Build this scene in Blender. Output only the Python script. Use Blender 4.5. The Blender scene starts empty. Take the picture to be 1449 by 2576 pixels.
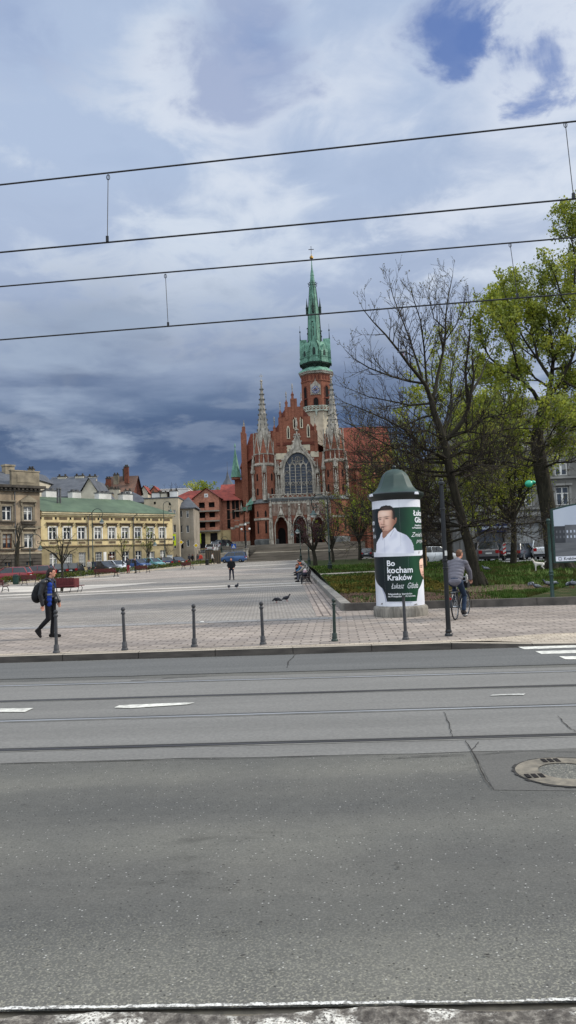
import bpy, bmesh, math, random
from mathutils import Vector, Matrix
sc = bpy.context.scene
COL = sc.collection
PI = math.pi
rad = math.radians

# ------------------------------------------------------------------ camera
F_PX, CX, CY, CAM_H = 1935.0, 724.5, 1288.0, 1.9      # measured in the 1449 x 2576 view of the photograph
PITCH = math.atan(107.5 / F_PX)
ROLL = math.atan(0.038)
f_ = Vector((0, math.cos(PITCH), math.sin(PITCH)))
u0 = Vector((0, -math.sin(PITCH), math.cos(PITCH)))
r0 = Vector((1, 0, 0))
r_ = r0 * math.cos(ROLL) - u0 * math.sin(ROLL)
u_ = u0 * math.cos(ROLL) + r0 * math.sin(ROLL)
CAM = Vector((0, 0, CAM_H))
cam = bpy.data.cameras.new('camera')
cam.sensor_fit = 'HORIZONTAL'
cam.sensor_width = 36.0
cam.lens = 36.0 * F_PX / 1449.0
cam.clip_start, cam.clip_end = 0.05, 9000
camo = bpy.data.objects.new('camera', cam)
COL.objects.link(camo)
camo.matrix_world = Matrix(((r_.x, u_.x, -f_.x, 0), (r_.y, u_.y, -f_.y, 0), (r_.z, u_.z, -f_.z, CAM_H), (0, 0, 0, 1)))
sc.camera = camo
sc.view_settings.view_transform = 'Standard'
sc.view_settings.look = 'None'
sc.view_settings.exposure = 0
sc.render.engine = 'CYCLES'
sc.cycles.use_denoising = True
sc.cycles.max_bounces = 6
sc.cycles.diffuse_bounces = 3
sc.cycles.transparent_max_bounces = 6

def ray(px, py):
    return f_ * F_PX + r_ * (px - CX) - u_ * (py - CY)
def P(px, py, Y):
    d = ray(px, py)
    return CAM + d * (Y / d.y)
def smooth(a, b, x):
    t = max(0, min(1, (x - a) / (b - a)))
    return t * t * (3 - 2 * t)
def gz(Y):                       # the square climbs gently towards the church
    return 0.9 * smooth(48, 136, Y)
def lawn_z(Y):
    return 0.12 + 0.55 * smooth(26, 66, Y) + 0.3 * smooth(70, 120, Y)
def G(px, py, zf=gz):
    d = ray(px, py)
    t0 = 2.0
    z = lambda Y: zf(Y) if callable(zf) else zf
    lo, hi = 1.0, 400.0
    for _ in range(60):
        mid = (lo + hi) / 2
        p = CAM + d * (mid / d.y)
        if p.z > z(mid): lo = mid
        else: hi = mid
    p = CAM + d * (lo / d.y)
    return Vector((p.x, p.y, z(lo)))
def on_plane(px, py, o, ang):    # camera ray against a vertical plane through o, running along ang; returns (u, z)
    d = ray(px, py)
    n = Vector((math.sin(ang), -math.cos(ang), 0))
    t = (Vector(o) - CAM).dot(n) / d.dot(n)
    p = CAM + d * t
    q = p - Vector(o)
    return q.x * math.cos(ang) + q.y * math.sin(ang), p.z

# ------------------------------------------------------------------ materials
def lin(c):
    if max(c) > 1.0: c = [x / 255.0 for x in c]
    return tuple((x / 12.92 if x <= 0.04045 else ((x + 0.055) / 1.055) ** 2.4) for x in c[:3]) + (1.0,)
MATS = {}
class NT:
    def __init__(s, name, world=None):
        if world is None:
            s.m = bpy.data.materials.new(name); s.m.use_nodes = True; s.t = s.m.node_tree
        else:
            s.m = world; s.t = world.node_tree
        s.t.nodes.clear()
    def n(s, ty, **kw):
        nd = s.t.nodes.new(ty)
        for k, v in kw.items():
            if k.startswith('i_'):
                nd.inputs[k[2:].replace('_', ' ')].default_value = v
            else: setattr(nd, k, v)
        return nd
    def l(s, a, b): s.t.links.new(a, b)
    def ramp(s, fac, stops, interp='LINEAR'):
        r = s.n('ShaderNodeValToRGB'); r.color_ramp.interpolation = interp
        e = r.color_ramp.elements
        while len(e) < len(stops): e.new(0.5)
        for i, (p, c) in enumerate(stops):
            e[i].position = p; e[i].color = c if len(c) == 4 else tuple(c) + (1,)
        s.l(fac, r.inputs[0]); return r.outputs[0]
    def mix(s, fac, a, b, mode='MIX'):
        m = s.n('ShaderNodeMix', data_type='RGBA', blend_type=mode)
        for sock, v in ((m.inputs[0], fac), (m.inputs[6], a), (m.inputs[7], b)):
            if hasattr(v, 'is_linked'): s.l(v, sock)
            else: sock.default_value = v
        return m.outputs[2]
    def math(s, op, a, b=0.0, c=None, clamp=False):
        m = s.n('ShaderNodeMath', operation=op); m.use_clamp = clamp
        for i, v in enumerate((a, b) if c is None else (a, b, c)):
            if hasattr(v, 'is_linked'): s.l(v, m.inputs[i])
            else: m.inputs[i].default_value = v
        return m.outputs[0]
    def noise(s, vec, scale, detail=4, rough=0.55, dist=0.0, out=0):
        n = s.n('ShaderNodeTexNoise'); n.inputs['Scale'].default_value = scale
        n.inputs['Detail'].default_value = detail; n.inputs['Roughness'].default_value = rough
        n.inputs['Distortion'].default_value = dist
        if vec is not None: s.l(vec, n.inputs['Vector'])
        return n.outputs[out]
    def coord(s, kind='Object', scale=(1, 1, 1), rot=(0, 0, 0)):
        c = s.n('ShaderNodeTexCoord'); mp = s.n('ShaderNodeMapping')
        mp.inputs['Scale'].default_value = scale; mp.inputs['Rotation'].default_value = rot
        s.l(c.outputs[kind], mp.inputs[0]); return mp.outputs[0]
    def bsdf(s, col, rough=0.8, metal=0.0, spec=0.3, bump=None, bs=0.3, bd=0.02, emit=None, coat=0):
        b = s.n('ShaderNodeBsdfPrincipled')
        if hasattr(col, 'is_linked'): s.l(col, b.inputs['Base Color'])
        else: b.inputs['Base Color'].default_value = col
        if hasattr(rough, 'is_linked'): s.l(rough, b.inputs['Roughness'])
        else: b.inputs['Roughness'].default_value = rough
        b.inputs['Metallic'].default_value = metal
        b.inputs['Specular IOR Level'].default_value = spec
        b.inputs['Coat Weight'].default_value = coat
        if emit: b.inputs['Emission Color'].default_value = emit; b.inputs['Emission Strength'].default_value = 1
        if bump is not None:
            bn = s.n('ShaderNodeBump'); bn.inputs['Strength'].default_value = bs; bn.inputs['Distance'].default_value = bd
            s.l(bump, bn.inputs['Height']); s.l(bn.outputs[0], b.inputs['Normal'])
        o = s.n('ShaderNodeOutputMaterial'); s.l(b.outputs[0], o.inputs[0]); return b

def mat(name, c1, c2=None, scale=3.0, rough=0.85, metal=0, spec=0.25, bump=0.0, stretch=(1, 1, 1), detail=5, dirt=0.25, coat=0, lo=0.35, hi=0.65, kind='Object'):
    """two tones broken up by noise, plus a slow large-scale dirt variation"""
    if name in MATS: return MATS[name]
    t = NT(name)
    a = lin(c1); b = lin(c2) if c2 else tuple(x * 0.75 for x in a[:3]) + (1,)
    v = t.coord(kind, stretch)
    n1 = t.noise(v, scale, detail)
    col = t.ramp(n1, [(lo, a), (hi, b)])
    n2 = t.noise(v, scale * 0.17, 3)
    g = t.ramp(n2, [(0.3, (1 - dirt,) * 3), (0.7, (1 + dirt * 0.4,) * 3)])
    col = t.mix(1.0, col, g, 'MULTIPLY')
    t.bsdf(col, rough, metal, spec, bump=n1 if bump else None, bs=bump, coat=coat)
    MATS[name] = t.m
    return t.m

# ------------------------------------------------------------------ mesh builder
class MB:
    def __init__(s):
        s.v, s.f, s.mi, s.cur = [], [], [], 0
        s.T = None
    def add(s, vs, fs):
        o = len(s.v)
        if s.T is not None: vs = [s.T @ Vector(p) for p in vs]
        s.v.extend([tuple(p) for p in vs])
        s.f.extend([tuple(i + o for i in f) for f in fs]); s.mi.extend([s.cur] * len(fs))
        return s
    def box(s, x0, x1, y0, y1, z0, z1):
        return s.add([(x0, y0, z0), (x1, y0, z0), (x1, y1, z0), (x0, y1, z0), (x0, y0, z1), (x1, y0, z1), (x1, y1, z1), (x0, y1, z1)],
                     [(0, 3, 2, 1), (4, 5, 6, 7), (0, 1, 5, 4), (1, 2, 6, 5), (2, 3, 7, 6), (3, 0, 4, 7)])
    def bar(s, a, b, w, h=None):           # square bar between two points
        return s.tube([a, b], [w / 2 * 1.414] * 2, 4, ang=PI / 4)
    def quad(s, *p): return s.add(p, [tuple(range(len(p)))])
    def prism(s, poly, d0, d1, plane='xz'):
        n = len(poly)
        mk = {'xz': lambda a, b, d: (a, d, b), 'xy': lambda a, b, d: (a, b, d), 'yz': lambda a, b, d: (d, a, b)}[plane]
        vs = [mk(a, b, d0) for a, b in poly] + [mk(a, b, d1) for a, b in poly]
        fs = [tuple(range(n))[::-1], tuple(range(n, 2 * n))] + [(i, (i + 1) % n, n + (i + 1) % n, n + i) for i in range(n)]
        return s.add(vs, fs)
    def tube(s, pts, rads, n=6, cap=True, ang=0.0):
        pts = [Vector(p) for p in pts]
        if not hasattr(rads, '__len__'): rads = [rads] * len(pts)
        vs, fs = [], []
        up = None
        for i, p in enumerate(pts):
            d = (pts[min(i + 1, len(pts) - 1)] - pts[max(i - 1, 0)])
            if d.length < 1e-9: d = Vector((0, 0, 1))
            d.normalize()
            if up is None:
                up = Vector((0, 0, 1)) if abs(d.z) < 0.9 else Vector((0, 1, 0))
            a = d.cross(up)
            if a.length < 1e-6: a = d.cross(Vector((1, 0, 0)))
            a.normalize(); b = d.cross(a); up = -b if (-b).dot(up) > 0 else b
            b2 = a.cross(d)
            for k in range(n):
                t = ang + 2 * PI * k / n
                vs.append(p + (a * math.cos(t) + b2 * math.sin(t)) * rads[i])
        for i in range(len(pts) - 1):
            for k in range(n):
                k2 = (k + 1) % n
                fs.append((i * n + k, i * n + k2, (i + 1) * n + k2, (i + 1) * n + k))
        if cap and n > 2:
            fs.append(tuple(range(n))[::-1]); fs.append(tuple(range((len(pts) - 1) * n, len(pts) * n)))
        return s.add(vs, fs)
    def lathe(s, prof, n=16, c=(0, 0, 0), a0=0.0, cap=True, sx=1, sy=1):
        vs, fs = [], []
        for r, z in prof:
            for k in range(n):
                t = a0 + 2 * PI * k / n
                vs.append((c[0] + r * math.cos(t) * sx, c[1] + r * math.sin(t) * sy, c[2] + z))
        for i in range(len(prof) - 1):
            for k in range(n):
                k2 = (k + 1) % n
                fs.append((i * n + k, i * n + k2, (i + 1) * n + k2, (i + 1) * n + k))
        if cap:
            fs.append(tuple(range(n))[::-1]); fs.append(tuple(range((len(prof) - 1) * n, len(prof) * n)))
        return s.add(vs, fs)
    def ball(s, c, r, n=10, m=7, M=None):
        rx, ry, rz = (r, r, r) if not hasattr(r, '__len__') else r
        vs, fs = [], []
        for i in range(m + 1):
            ph = -PI / 2 + PI * i / m
            for k in range(n):
                t = 2 * PI * k / n
                p = Vector((rx * math.cos(ph) * math.cos(t), ry * math.cos(ph) * math.sin(t), rz * math.sin(ph)))
                if M is not None: p = M @ p
                vs.append(Vector(c) + p)
        for i in range(m):
            for k in range(n):
                k2 = (k + 1) % n
                fs.append((i * n + k, i * n + k2, (i + 1) * n + k2, (i + 1) * n + k))
        return s.add(vs, fs)
    def cap(s, a, b, ra, rb=None, n=10):
        rb = ra if rb is None else rb
        s.tube([a, b], [ra, rb], n); s.ball(a, ra, n, 6); s.ball(b, rb, n, 6); return s
    def build(s, name, mats, parent=None, smooth=None, loc=None, kind=None, label=None):
        me = bpy.data.meshes.new(name)
        me.from_pydata(s.v, [], s.f)
        if not isinstance(mats, (list, tuple)): mats = [mats]
        for m in mats: me.materials.append(m)
        if any(s.mi): me.polygons.foreach_set('material_index', s.mi)
        me.update()
        if smooth is not None:
            me.polygons.foreach_set('use_smooth', [True] * len(me.polygons))
            me.set_sharp_from_angle(angle=rad(smooth))
        return put(name, me, parent, loc, kind, label)
def put(name, me, parent=None, loc=None, kind=None, label=None):
    o = bpy.data.objects.new(name, me); COL.objects.link(o)
    if parent is not None: o.parent = parent
    if loc is not None: o.location = loc
    if kind: o['kind'] = kind
    if label: o['label'] = label
    return o
def thing(name, label, cat, loc=(0, 0, 0), rotz=0.0, group=None, scale=None):
    o = bpy.data.objects.new(name, None); COL.objects.link(o)
    o.empty_display_size = 0.2
    o.location = loc; o.rotation_euler = (0, 0, rotz)
    if scale: o.scale = (scale,) * 3
    o['label'] = label; o['category'] = cat
    if group: o['group'] = group
    return o
def tag(o, label, cat, group=None):
    o['label'] = label; o['category'] = cat
    if group: o['group'] = group
    return o
def kids(o): return [c for c in COL.objects if c.parent == o]
def dup(root, loc, rotz, label, group=None, scale=None):
    def cp(o, parent):
        c = o.copy(); COL.objects.link(c); c.parent = parent
        for ch in CH[o.name]: cp(ch, c)
        return c
    global CH
    CH = {}
    for o in COL.objects: CH.setdefault(o.name, [])
    for o in COL.objects:
        if o.parent is not None: CH[o.parent.name].append(o)
    r = cp(root, None)
    r.location = loc; r.rotation_euler = (0, 0, rotz); r['label'] = label
    if group: r['group'] = group
    if scale: r.scale = (scale,) * 3
    return r
def remesh(mb, voxel, name, m, parent=None, passes=3, loc=None, label=None):
    """melt overlapping shapes into one continuous skin"""
    me = bpy.data.meshes.new('tmp'); me.from_pydata(mb.v, [], mb.f); me.update()
    o = bpy.data.objects.new('tmp', me); COL.objects.link(o)
    md = o.modifiers.new('r', 'REMESH'); md.mode = 'VOXEL'; md.voxel_size = voxel
    if passes:
        s = o.modifiers.new('s', 'SMOOTH'); s.factor = 0.5; s.iterations = passes
    dg = bpy.context.evaluated_depsgraph_get()
    new = bpy.data.meshes.new_from_object(o.evaluated_get(dg))
    new.name = name
    bpy.data.objects.remove(o); bpy.data.meshes.remove(me)
    new.materials.clear()
    new.materials.append(m)
    new.polygons.foreach_set('use_smooth', [True] * len(new.polygons))
    return put(name, new, parent, loc, label=label)
def text_mesh(s, size=1.0, bold=0.0, shear=0.0, align='LEFT', space=1.0):
    c = bpy.data.curves.new('t', 'FONT'); c.body = s; c.size = size; c.offset = bold; c.shear = shear; c.align_x = align
    c.resolution_u = 3; c.space_character = space
    o = bpy.data.objects.new('t', c); COL.objects.link(o)
    dg = bpy.context.evaluated_depsgraph_get()
    me = bpy.data.meshes.new_from_object(o.evaluated_get(dg))
    vs = [tuple(v.co) for v in me.vertices]; fs = [tuple(p.vertices) for p in me.polygons]
    bpy.data.objects.remove(o); bpy.data.curves.remove(c); bpy.data.meshes.remove(me)
    return vs, fs
def arch(u0, u1, z0, zs, za, n=7):
    """outline of a pointed arch, from bottom left round to bottom right"""
    w = u1 - u0; h = za - zs; c = (u0 + u1) / 2
    L = [(u0, z0)]
    for i in range(n + 1):
        t = i / n * PI / 2
        x = 1 - (1 - math.sin(t)) if False else math.sin(t)
        L.append((u0 + (c - u0) * (1 - math.cos(t)) ** 0.9, zs + h * math.sin(t)))
    R = [(u0 + u1 - a, b) for a, b in L[::-1][1:]]
    return L + R
# ------------------------------------------------------------------ sky and sun
SUN_DIR = Vector((0.84, 0.16, 0.60)).normalized()
w = bpy.data.worlds.new('World'); sc.world = w; w.use_nodes = True
t = NT('World', w)
sky = t.n('ShaderNodeTexSky', sky_type='NISHITA')
sky.sun_disc = False
sky.sun_elevation = math.asin(SUN_DIR.z)
sky.sun_rotation = math.atan2(SUN_DIR.x, SUN_DIR.y)
sky.air_density = 1.2; sky.dust_density = 1.0
tc = t.n('ShaderNodeTexCoord')
sep = t.n('ShaderNodeSeparateXYZ'); t.l(tc.outputs['Generated'], sep.inputs[0])
dx, dy, dz = sep.outputs
h = t.math('MAXIMUM', dz, 0.0)
den = t.math('ADD', h, 0.22)
cmb = t.n('ShaderNodeCombineXYZ')
t.l(t.math('DIVIDE', dx, den), cmb.inputs[0]); t.l(t.math('DIVIDE', dy, den), cmb.inputs[1])
def off(x, y, z):
    mp = t.n('ShaderNodeMapping'); mp.inputs['Location'].default_value = (x, y, z); t.l(cmb.outputs[0], mp.inputs[0]); return mp.outputs[0]
n_big = t.noise(off(0.4, 2.2, 1), 1.1, 5, 0.5, 0.3)
n_mid = t.noise(off(2.0, 0.6, 0), 1.9, 9, 0.54, 0.2)
n_fine = t.noise(off(3.3, 1.7, 5.0), 6.5, 8, 0.58, 0.4)
mp2 = t.n('ShaderNodeMapping'); mp2.inputs['Scale'].default_value = (3.0, 3.0, 13.0); mp2.inputs['Location'].default_value = (0.3, 0.0, 0.35); t.l(tc.outputs['Generated'], mp2.inputs[0])
n_str = t.noise(mp2.outputs[0], 1.3, 7, 0.52, 0.12)
el = t.math('ADD', h, t.math('ADD', t.math('MULTIPLY', t.math('SUBTRACT', n_str, 0.5), 0.16), t.math('MULTIPLY', t.math('SUBTRACT', n_mid, 0.5), 0.08)))
grad = t.ramp(el, [(0.0, lin((140, 158, 186))), (0.055, lin((126, 146, 176))), (0.10, lin((96, 116, 150))), (0.14, lin((78, 98, 134))),
                   (0.175, lin((104, 124, 156))), (0.205, lin((138, 154, 182))), (0.25, lin((164, 178, 204))), (0.36, lin((176, 191, 217))), (0.48, lin((180, 197, 224))), (0.7, lin((180, 197, 224)))])
cl = t.math('ADD', t.math('MULTIPLY', n_mid, 0.62), t.math('MULTIPLY', n_fine, 0.38))
upm = t.ramp(h, [(0.07, (0.0,) * 3), (0.16, (0.5,) * 3), (0.3, (0.75,) * 3), (0.42, (1.0,) * 3)])
clr = t.mix(t.math('MULTIPLY', t.ramp(cl, [(0.47, (0, 0, 0)), (0.60, (1, 1, 1))], 'EASE'), upm), grad, lin((214, 224, 238)))
dk = t.ramp(t.math('ADD', t.math('MULTIPLY', n_big, 0.6), t.math('MULTIPLY', n_fine, 0.4)), [(0.38, (0.80, 0.83, 0.88)), (0.53, (1, 1, 1))])
clr = t.mix(0.55, clr, dk, 'MULTIPLY')
def blob(px, py, r, soft):
    d = ray(px, py).normalized()
    c = t.n('ShaderNodeVectorMath', operation='DOT_PRODUCT'); c.inputs[1].default_value = d
    t.l(tc.outputs['Generated'], c.inputs[0])
    a = t.math('ARCCOSINE', t.math('MINIMUM', c.outputs['Value'], 1.0))
    a = t.math('ADD', a, t.math('MULTIPLY', t.math('SUBTRACT', cl, 0.5), -soft))
    return t.ramp(a, [(0.0, (1, 1, 1)), (r, (0, 0, 0))], 'EASE')
def paint_sky(L, col, soft, mask=None):
    global clr
    for px, py, r, amt in L:
        f = t.math('MULTIPLY', blob(px, py, r, soft), amt)
        if mask is not None: f = t.math('MULTIPLY', f, mask)
        clr = t.mix(f, clr, col)
smask = t.ramp(n_str, [(0.42, (0, 0, 0)), (0.58, (1, 1, 1))])
paint_sky(((250, 1075, 0.24, 0.6), (700, 1070, 0.2, 0.6), (960, 1040, 0.16, 0.7), (80, 890, 0.09, 0.3), (260, 890, 0.08, 0.3)), lin((70, 92, 130)), 0.35)
paint_sky(((215, 955, 0.13, 0.55), (40, 960, 0.12, 0.55), (430, 990, 0.11, 0.5), (640, 880, 0.12, 0.4)), lin((166, 182, 205)), 0.4, smask)
paint_sky(((1270, 245, 0.15, 0.8), (640, 320, 0.11, 0.55), (1060, 560, 0.07, 0.7), (1420, 60, 0.14, 0.6), (900, 210, 0.12, 0.5), (1330, 640, 0.12, 0.35), (480, 260, 0.07, 0.5)), lin((218, 226, 240)), 0.55)
sk = t.mix(0.5, sky.outputs[0], tuple(x * 10 for x in lin((66, 106, 196))[:3]) + (1,))
sk = t.mix(1.0, sk, (0.1, 0.1, 0.1, 1), 'MULTIPLY')
paint_sky(((1140, 165, 0.06, 0.9), (650, 125, 0.07, 0.5), (1275, 165, 0.045, 0.8), (1110, 70, 0.06, 0.5), (40, 40, 0.1, 0.3)), sk, 0.75)
back = t.ramp(t.math('MULTIPLY', dy, -1.0), [(0.0, (1, 1, 1)), (0.5, (2.75, 2.56, 2.22))])  # unseen sky behind the camera brightened, added as fill light
over = t.ramp(dz, [(0.60, (1, 1, 1)), (0.95, (2.1, 2.0, 1.86))])  # sky overhead, out of view, brightened too for added fill
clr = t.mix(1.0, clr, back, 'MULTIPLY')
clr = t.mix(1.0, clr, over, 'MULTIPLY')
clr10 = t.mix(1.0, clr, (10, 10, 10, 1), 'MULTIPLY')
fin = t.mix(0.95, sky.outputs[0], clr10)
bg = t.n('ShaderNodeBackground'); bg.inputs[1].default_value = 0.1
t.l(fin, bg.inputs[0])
wo = t.n('ShaderNodeOutputWorld'); t.l(bg.outputs[0], wo.inputs[0])
sd = bpy.data.lights.new('sun', 'SUN'); sd.energy = 3.2; sd.angle = rad(4.0); sd.color = (1.0, 0.93, 0.82)
so = bpy.data.objects.new('sun', sd); COL.objects.link(so)
so.rotation_euler = SUN_DIR.to_track_quat('Z', 'Y').to_euler()
so.location = (60, 0, 60)
# ------------------------------------------------------------------ the setting
RZ = -0.13
def line_fit(pa, pb, z):
    a, b = G(*pa, z), G(*pb, z)
    k = (b.y - a.y) / (b.x - a.x)
    return a.y - k * a.x, k
def along(l, x): return l[0] + l[1] * x
L_kerb = line_fit((0, 1668), (1300, 1629), RZ)
L_walk = line_fit((0, 1582), (724, 1557), 0.0)
L_lawn = line_fit((868, 1537), (1449, 1521), 0.0)

def mat_asphalt():
    t = NT('asphalt')
    v = t.coord('Object')
    big = t.noise(v, 0.35, 4, 0.6)
    st = t.noise(t.coord('Object', (0.10, 1.3, 1)), 1.0, 5, 0.6)
    fine = t.noise(v, 55.0, 4, 0.75)
    mid = t.noise(v, 9.0, 4, 0.6)
    c = t.ramp(fine, [(0.26, lin((86, 85, 82))), (0.5, lin((99, 98, 94))), (0.76, lin((115, 113, 108)))])
    c = t.mix(1.0, c, t.ramp(big, [(0.3, (0.76, 0.77, 0.79)), (0.7, (1.12, 1.11, 1.07))]), 'MULTIPLY')
    c = t.mix(1.0, c, t.ramp(st, [(0.3, (0.86, 0.87, 0.88)), (0.7, (1.10, 1.09, 1.07))]), 'MULTIPLY')
    c = t.mix(1.0, c, t.ramp(mid, [(0.3, (0.93,) * 3), (0.7, (1.06,) * 3)]), 'MULTIPLY')
    vo = t.n('ShaderNodeTexVoronoi'); vo.inputs['Scale'].default_value = 55; t.l(v, vo.inputs['Vector'])
    sepc = t.n('ShaderNodeSeparateColor'); t.l(vo.outputs['Color'], sepc.inputs[0])
    chip = t.math('MULTIPLY', t.math('LESS_THAN', vo.outputs['Distance'], 0.30), t.math('GREATER_THAN', sepc.outputs[0], 0.965))
    c = t.mix(t.math('MULTIPLY', chip, 0.45), c, lin((205, 203, 196)))
    chipd = t.math('MULTIPLY', t.math('LESS_THAN', vo.outputs['Distance'], 0.35), t.math('LESS_THAN', sepc.outputs[1], 0.05))
    c = t.mix(t.math('MULTIPLY', chipd, 0.7), c, lin((40, 39, 38)))
    sw = t.n('ShaderNodeSeparateXYZ'); t.l(v, sw.inputs[0])
    wob = t.math('ADD', sw.outputs[1], t.math('MULTIPLY', t.math('SUBTRACT', big, 0.5), 0.9))
    lane = t.math('SINE', t.math('MULTIPLY', wob, 3.6))
    c = t.mix(1.0, c, t.ramp(lane, [(0.0, (0.93, 0.93, 0.94)), (1.0, (1.07, 1.07, 1.06))]), 'MULTIPLY')
    oil = t.noise(t.coord('Object', (0.5, 1.2, 1)), 1.7, 5, 0.7)
    c = t.mix(1.0, c, t.ramp(oil, [(0.26, (0.72,) * 3), (0.40, (1, 1, 1))]), 'MULTIPLY')
    # pebbly coarser wear close to the near kerb
    sp = t.n('ShaderNodeSeparateXYZ'); t.l(v, sp.inputs[0])
    near = t.ramp(t.math('ADD', t.math('MULTIPLY', sp.outputs[1], 0.1), t.math('MULTIPLY', t.math('SUBTRACT', big, 0.5), 0.12)), [(0.36, (1, 1, 1)), (0.47, (0, 0, 0))])
    n70 = t.noise(v, 75, 2, 0.5)
    c = t.mix(t.math('MULTIPLY', near, t.ramp(n70, [(0.50, (0, 0, 0)), (0.66, (0.42,) * 3)])), c, lin((172, 168, 150)))
    t.bsdf(c, 0.92, 0, 0.15, bump=fine, bs=0.5, bd=0.006)
    return t.m
M_ASPH = mat_asphalt()
def mat_patch(name, a, b, sc_=26):
    t = NT(name); v = t.coord('Object')
    st = t.noise(t.coord('Object', (0.12, 1.6, 1)), 1.1, 5, 0.6); fine = t.noise(v, sc_, 5, 0.7)
    c = t.ramp(fine, [(0.3, lin(a)), (0.7, lin(b))])
    c = t.mix(1.0, c, t.ramp(st, [(0.3, (0.86,) * 3), (0.7, (1.1,) * 3)]), 'MULTIPLY')
    t.bsdf(c, 0.9, 0, 0.2, bump=fine, bs=0.3, bd=0.004); return t.m
M_TRACK = mat_patch('track_asphalt', (104, 103, 100), (124, 122, 118))
M_LANE = mat_patch('lane_asphalt', (82, 82, 81), (106, 106, 104))

def strip(name, la, lb, z, m, xa=-70, xb=70, nseg=60, jag=0.0, seed=1, sub=1):
    rg = random.Random(seed); b = MB()
    xs = [xa + (xb - xa) * i / nseg for i in range(nseg + 1)]
    A = [(x, along(la, x) + rg.uniform(-jag, jag), z) for x in xs]; B = [(x, along(lb, x) + rg.uniform(-jag, jag), z) for x in xs]
    for i in range(nseg): b.quad(A[i], A[i + 1], B[i + 1], B[i])
    return b.build(name, m, kind='structure')
near_line = (-12.0, -0.02)
L_edge = line_fit((0, 2545), (1449, 2522), RZ)
strip('road', L_edge, (L_kerb[0] + 0.05, L_kerb[1]), RZ, M_ASPH)
RAILS = [((0, 1889), (1449, 1850)), ((0, 1816), (1449, 1775)), ((0, 1766), (1449, 1725)), ((0, 1727), (1449, 1689))]
RL = [line_fit(a, b, RZ) for a, b in RAILS]
strip('tram_track_surface', (RL[0][0] - 0.55, RL[0][1]), (RL[3][0] + 0.42, RL[3][1]), RZ + 0.004, M_TRACK, nseg=240, jag=0.035, seed=4)['kind'] = 'structure'
strip('bus_lane_surface', (RL[3][0] + 0.75, RL[3][1]), (L_kerb[0] - 0.12, L_kerb[1]), RZ + 0.008, M_LANE, nseg=240, jag=0.03, seed=7)
M_STEEL = mat('rail_steel', (158, 160, 162), (128, 129, 130), 2.0, 0.55, 0.0, 0.5, stretch=(0.2, 4, 1))
M_STEELD = mat('rail_steel_worn', (88, 86, 84), (60, 58, 57), 2.0, 0.5, 0.5, 0.4, stretch=(0.2, 4, 1))
M_GROOVE = mat('rail_groove', (26, 24, 24), (38, 34, 32), 3.0, 0.95)
M_MORTAR = mat('rail_mortar', (134, 132, 126), (112, 110, 106), 14.0, 0.95, stretch=(0.4, 4, 1))
names = ['nearest tram rail with dark groove, set in the grey asphalt road', 'second tram rail from the front, pale polished steel line in the road',
         'third tram rail from the front, dark groove before the farthest rail', 'farthest tram rail, faint line beside the bus lane and kerb']
for i, l in enumerate(RL):
    o = thing('tram_rail', names[i], 'tram rail', (0, l[0], RZ + 0.008), group='tram rails in the road')
    def st2(nm, o0, o1, z, m, jag=0.0):
        rg = random.Random(i * 7 + int(o0 * 1000)); b = MB(); n = 160
        xs = [-60 + 120 * k / n for k in range(n + 1)]
        e0 = [o0 + rg.uniform(-jag, jag) for _ in xs]; e1 = [o1 + rg.uniform(-jag, jag) for _ in xs]
        for k in range(n):
            b.quad((xs[k], xs[k] * l[1] + e0[k], z), (xs[k + 1], xs[k + 1] * l[1] + e0[k + 1], z), (xs[k + 1], xs[k + 1] * l[1] + e1[k + 1], z), (xs[k], xs[k] * l[1] + e1[k], z))
        b.build(nm, m, o)
    dark = i in (0, 2)
    st2('mortar_joint', -0.085, -0.052, 0, M_MORTAR, 0.012)
    st2('rail_head', -0.05, 0.018, 0.004, M_STEELD if dark else M_STEEL)
    st2('groove', 0.0185, 0.055 if dark else 0.032, 0.002, M_GROOVE if dark else M_STEELD)
    st2('rail_lip', 0.0555 if dark else 0.0325, 0.07, 0.004, M_STEELD)

# painted markings and cracks on the road
M_PAINT = mat('road_paint', (226, 224, 214), (176, 174, 166), 9.0, 0.8, dirt=0.15)
M_PAINTW = mat('worn_road_paint', (198, 197, 190), (140, 139, 135), 14.0, 0.85, dirt=0.2)
def road_poly(name, pts, m=M_PAINT, z=RZ + 0.014):
    b = MB(); q = [G(x, y, z) for x, y in pts]
    b.add([tuple(p) for p in q], [tuple(range(len(q)))]); return b.build(name, m, kind='structure')
road_poly('lane_marking', [(287, 1780), (330, 1781), (470, 1772), (490, 1767), (440, 1768), (300, 1774)])
road_poly('lane_marking', [(-60, 1791), (62, 1791), (84, 1781), (-60, 1783)])
road_poly('lane_marking', [(1232, 1750), (1318, 1748), (1322, 1744), (1240, 1747)], M_PAINTW)
road_poly('zebra_marking', [(1318, 1633), (1500, 1627), (1500, 1617), (1296, 1624)])
road_poly('zebra_marking', [(1362, 1645), (1520, 1641), (1520, 1633), (1346, 1638)])
road_poly('zebra_marking', [(1422, 1658), (1540, 1660), (1540, 1650), (1406, 1651)])
road_poly('road_patch', [(1192, 1893), (1460, 1882), (1520, 1990), (1243, 1987)], mat_patch('patch_asphalt', (82, 81, 78), (104, 102, 98), 60), RZ + 0.003)
road_poly('road_patch', [(250, 2010), (520, 2000), (560, 2075), (180, 2090)], mat_patch('old_patch_asphalt', (84, 83, 80), (106, 104, 99), 50), RZ + 0.003) if False else None
M_CRACK = mat('road_crack', (44, 43, 42), (62, 60, 58), 5.0, 0.95)
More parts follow.
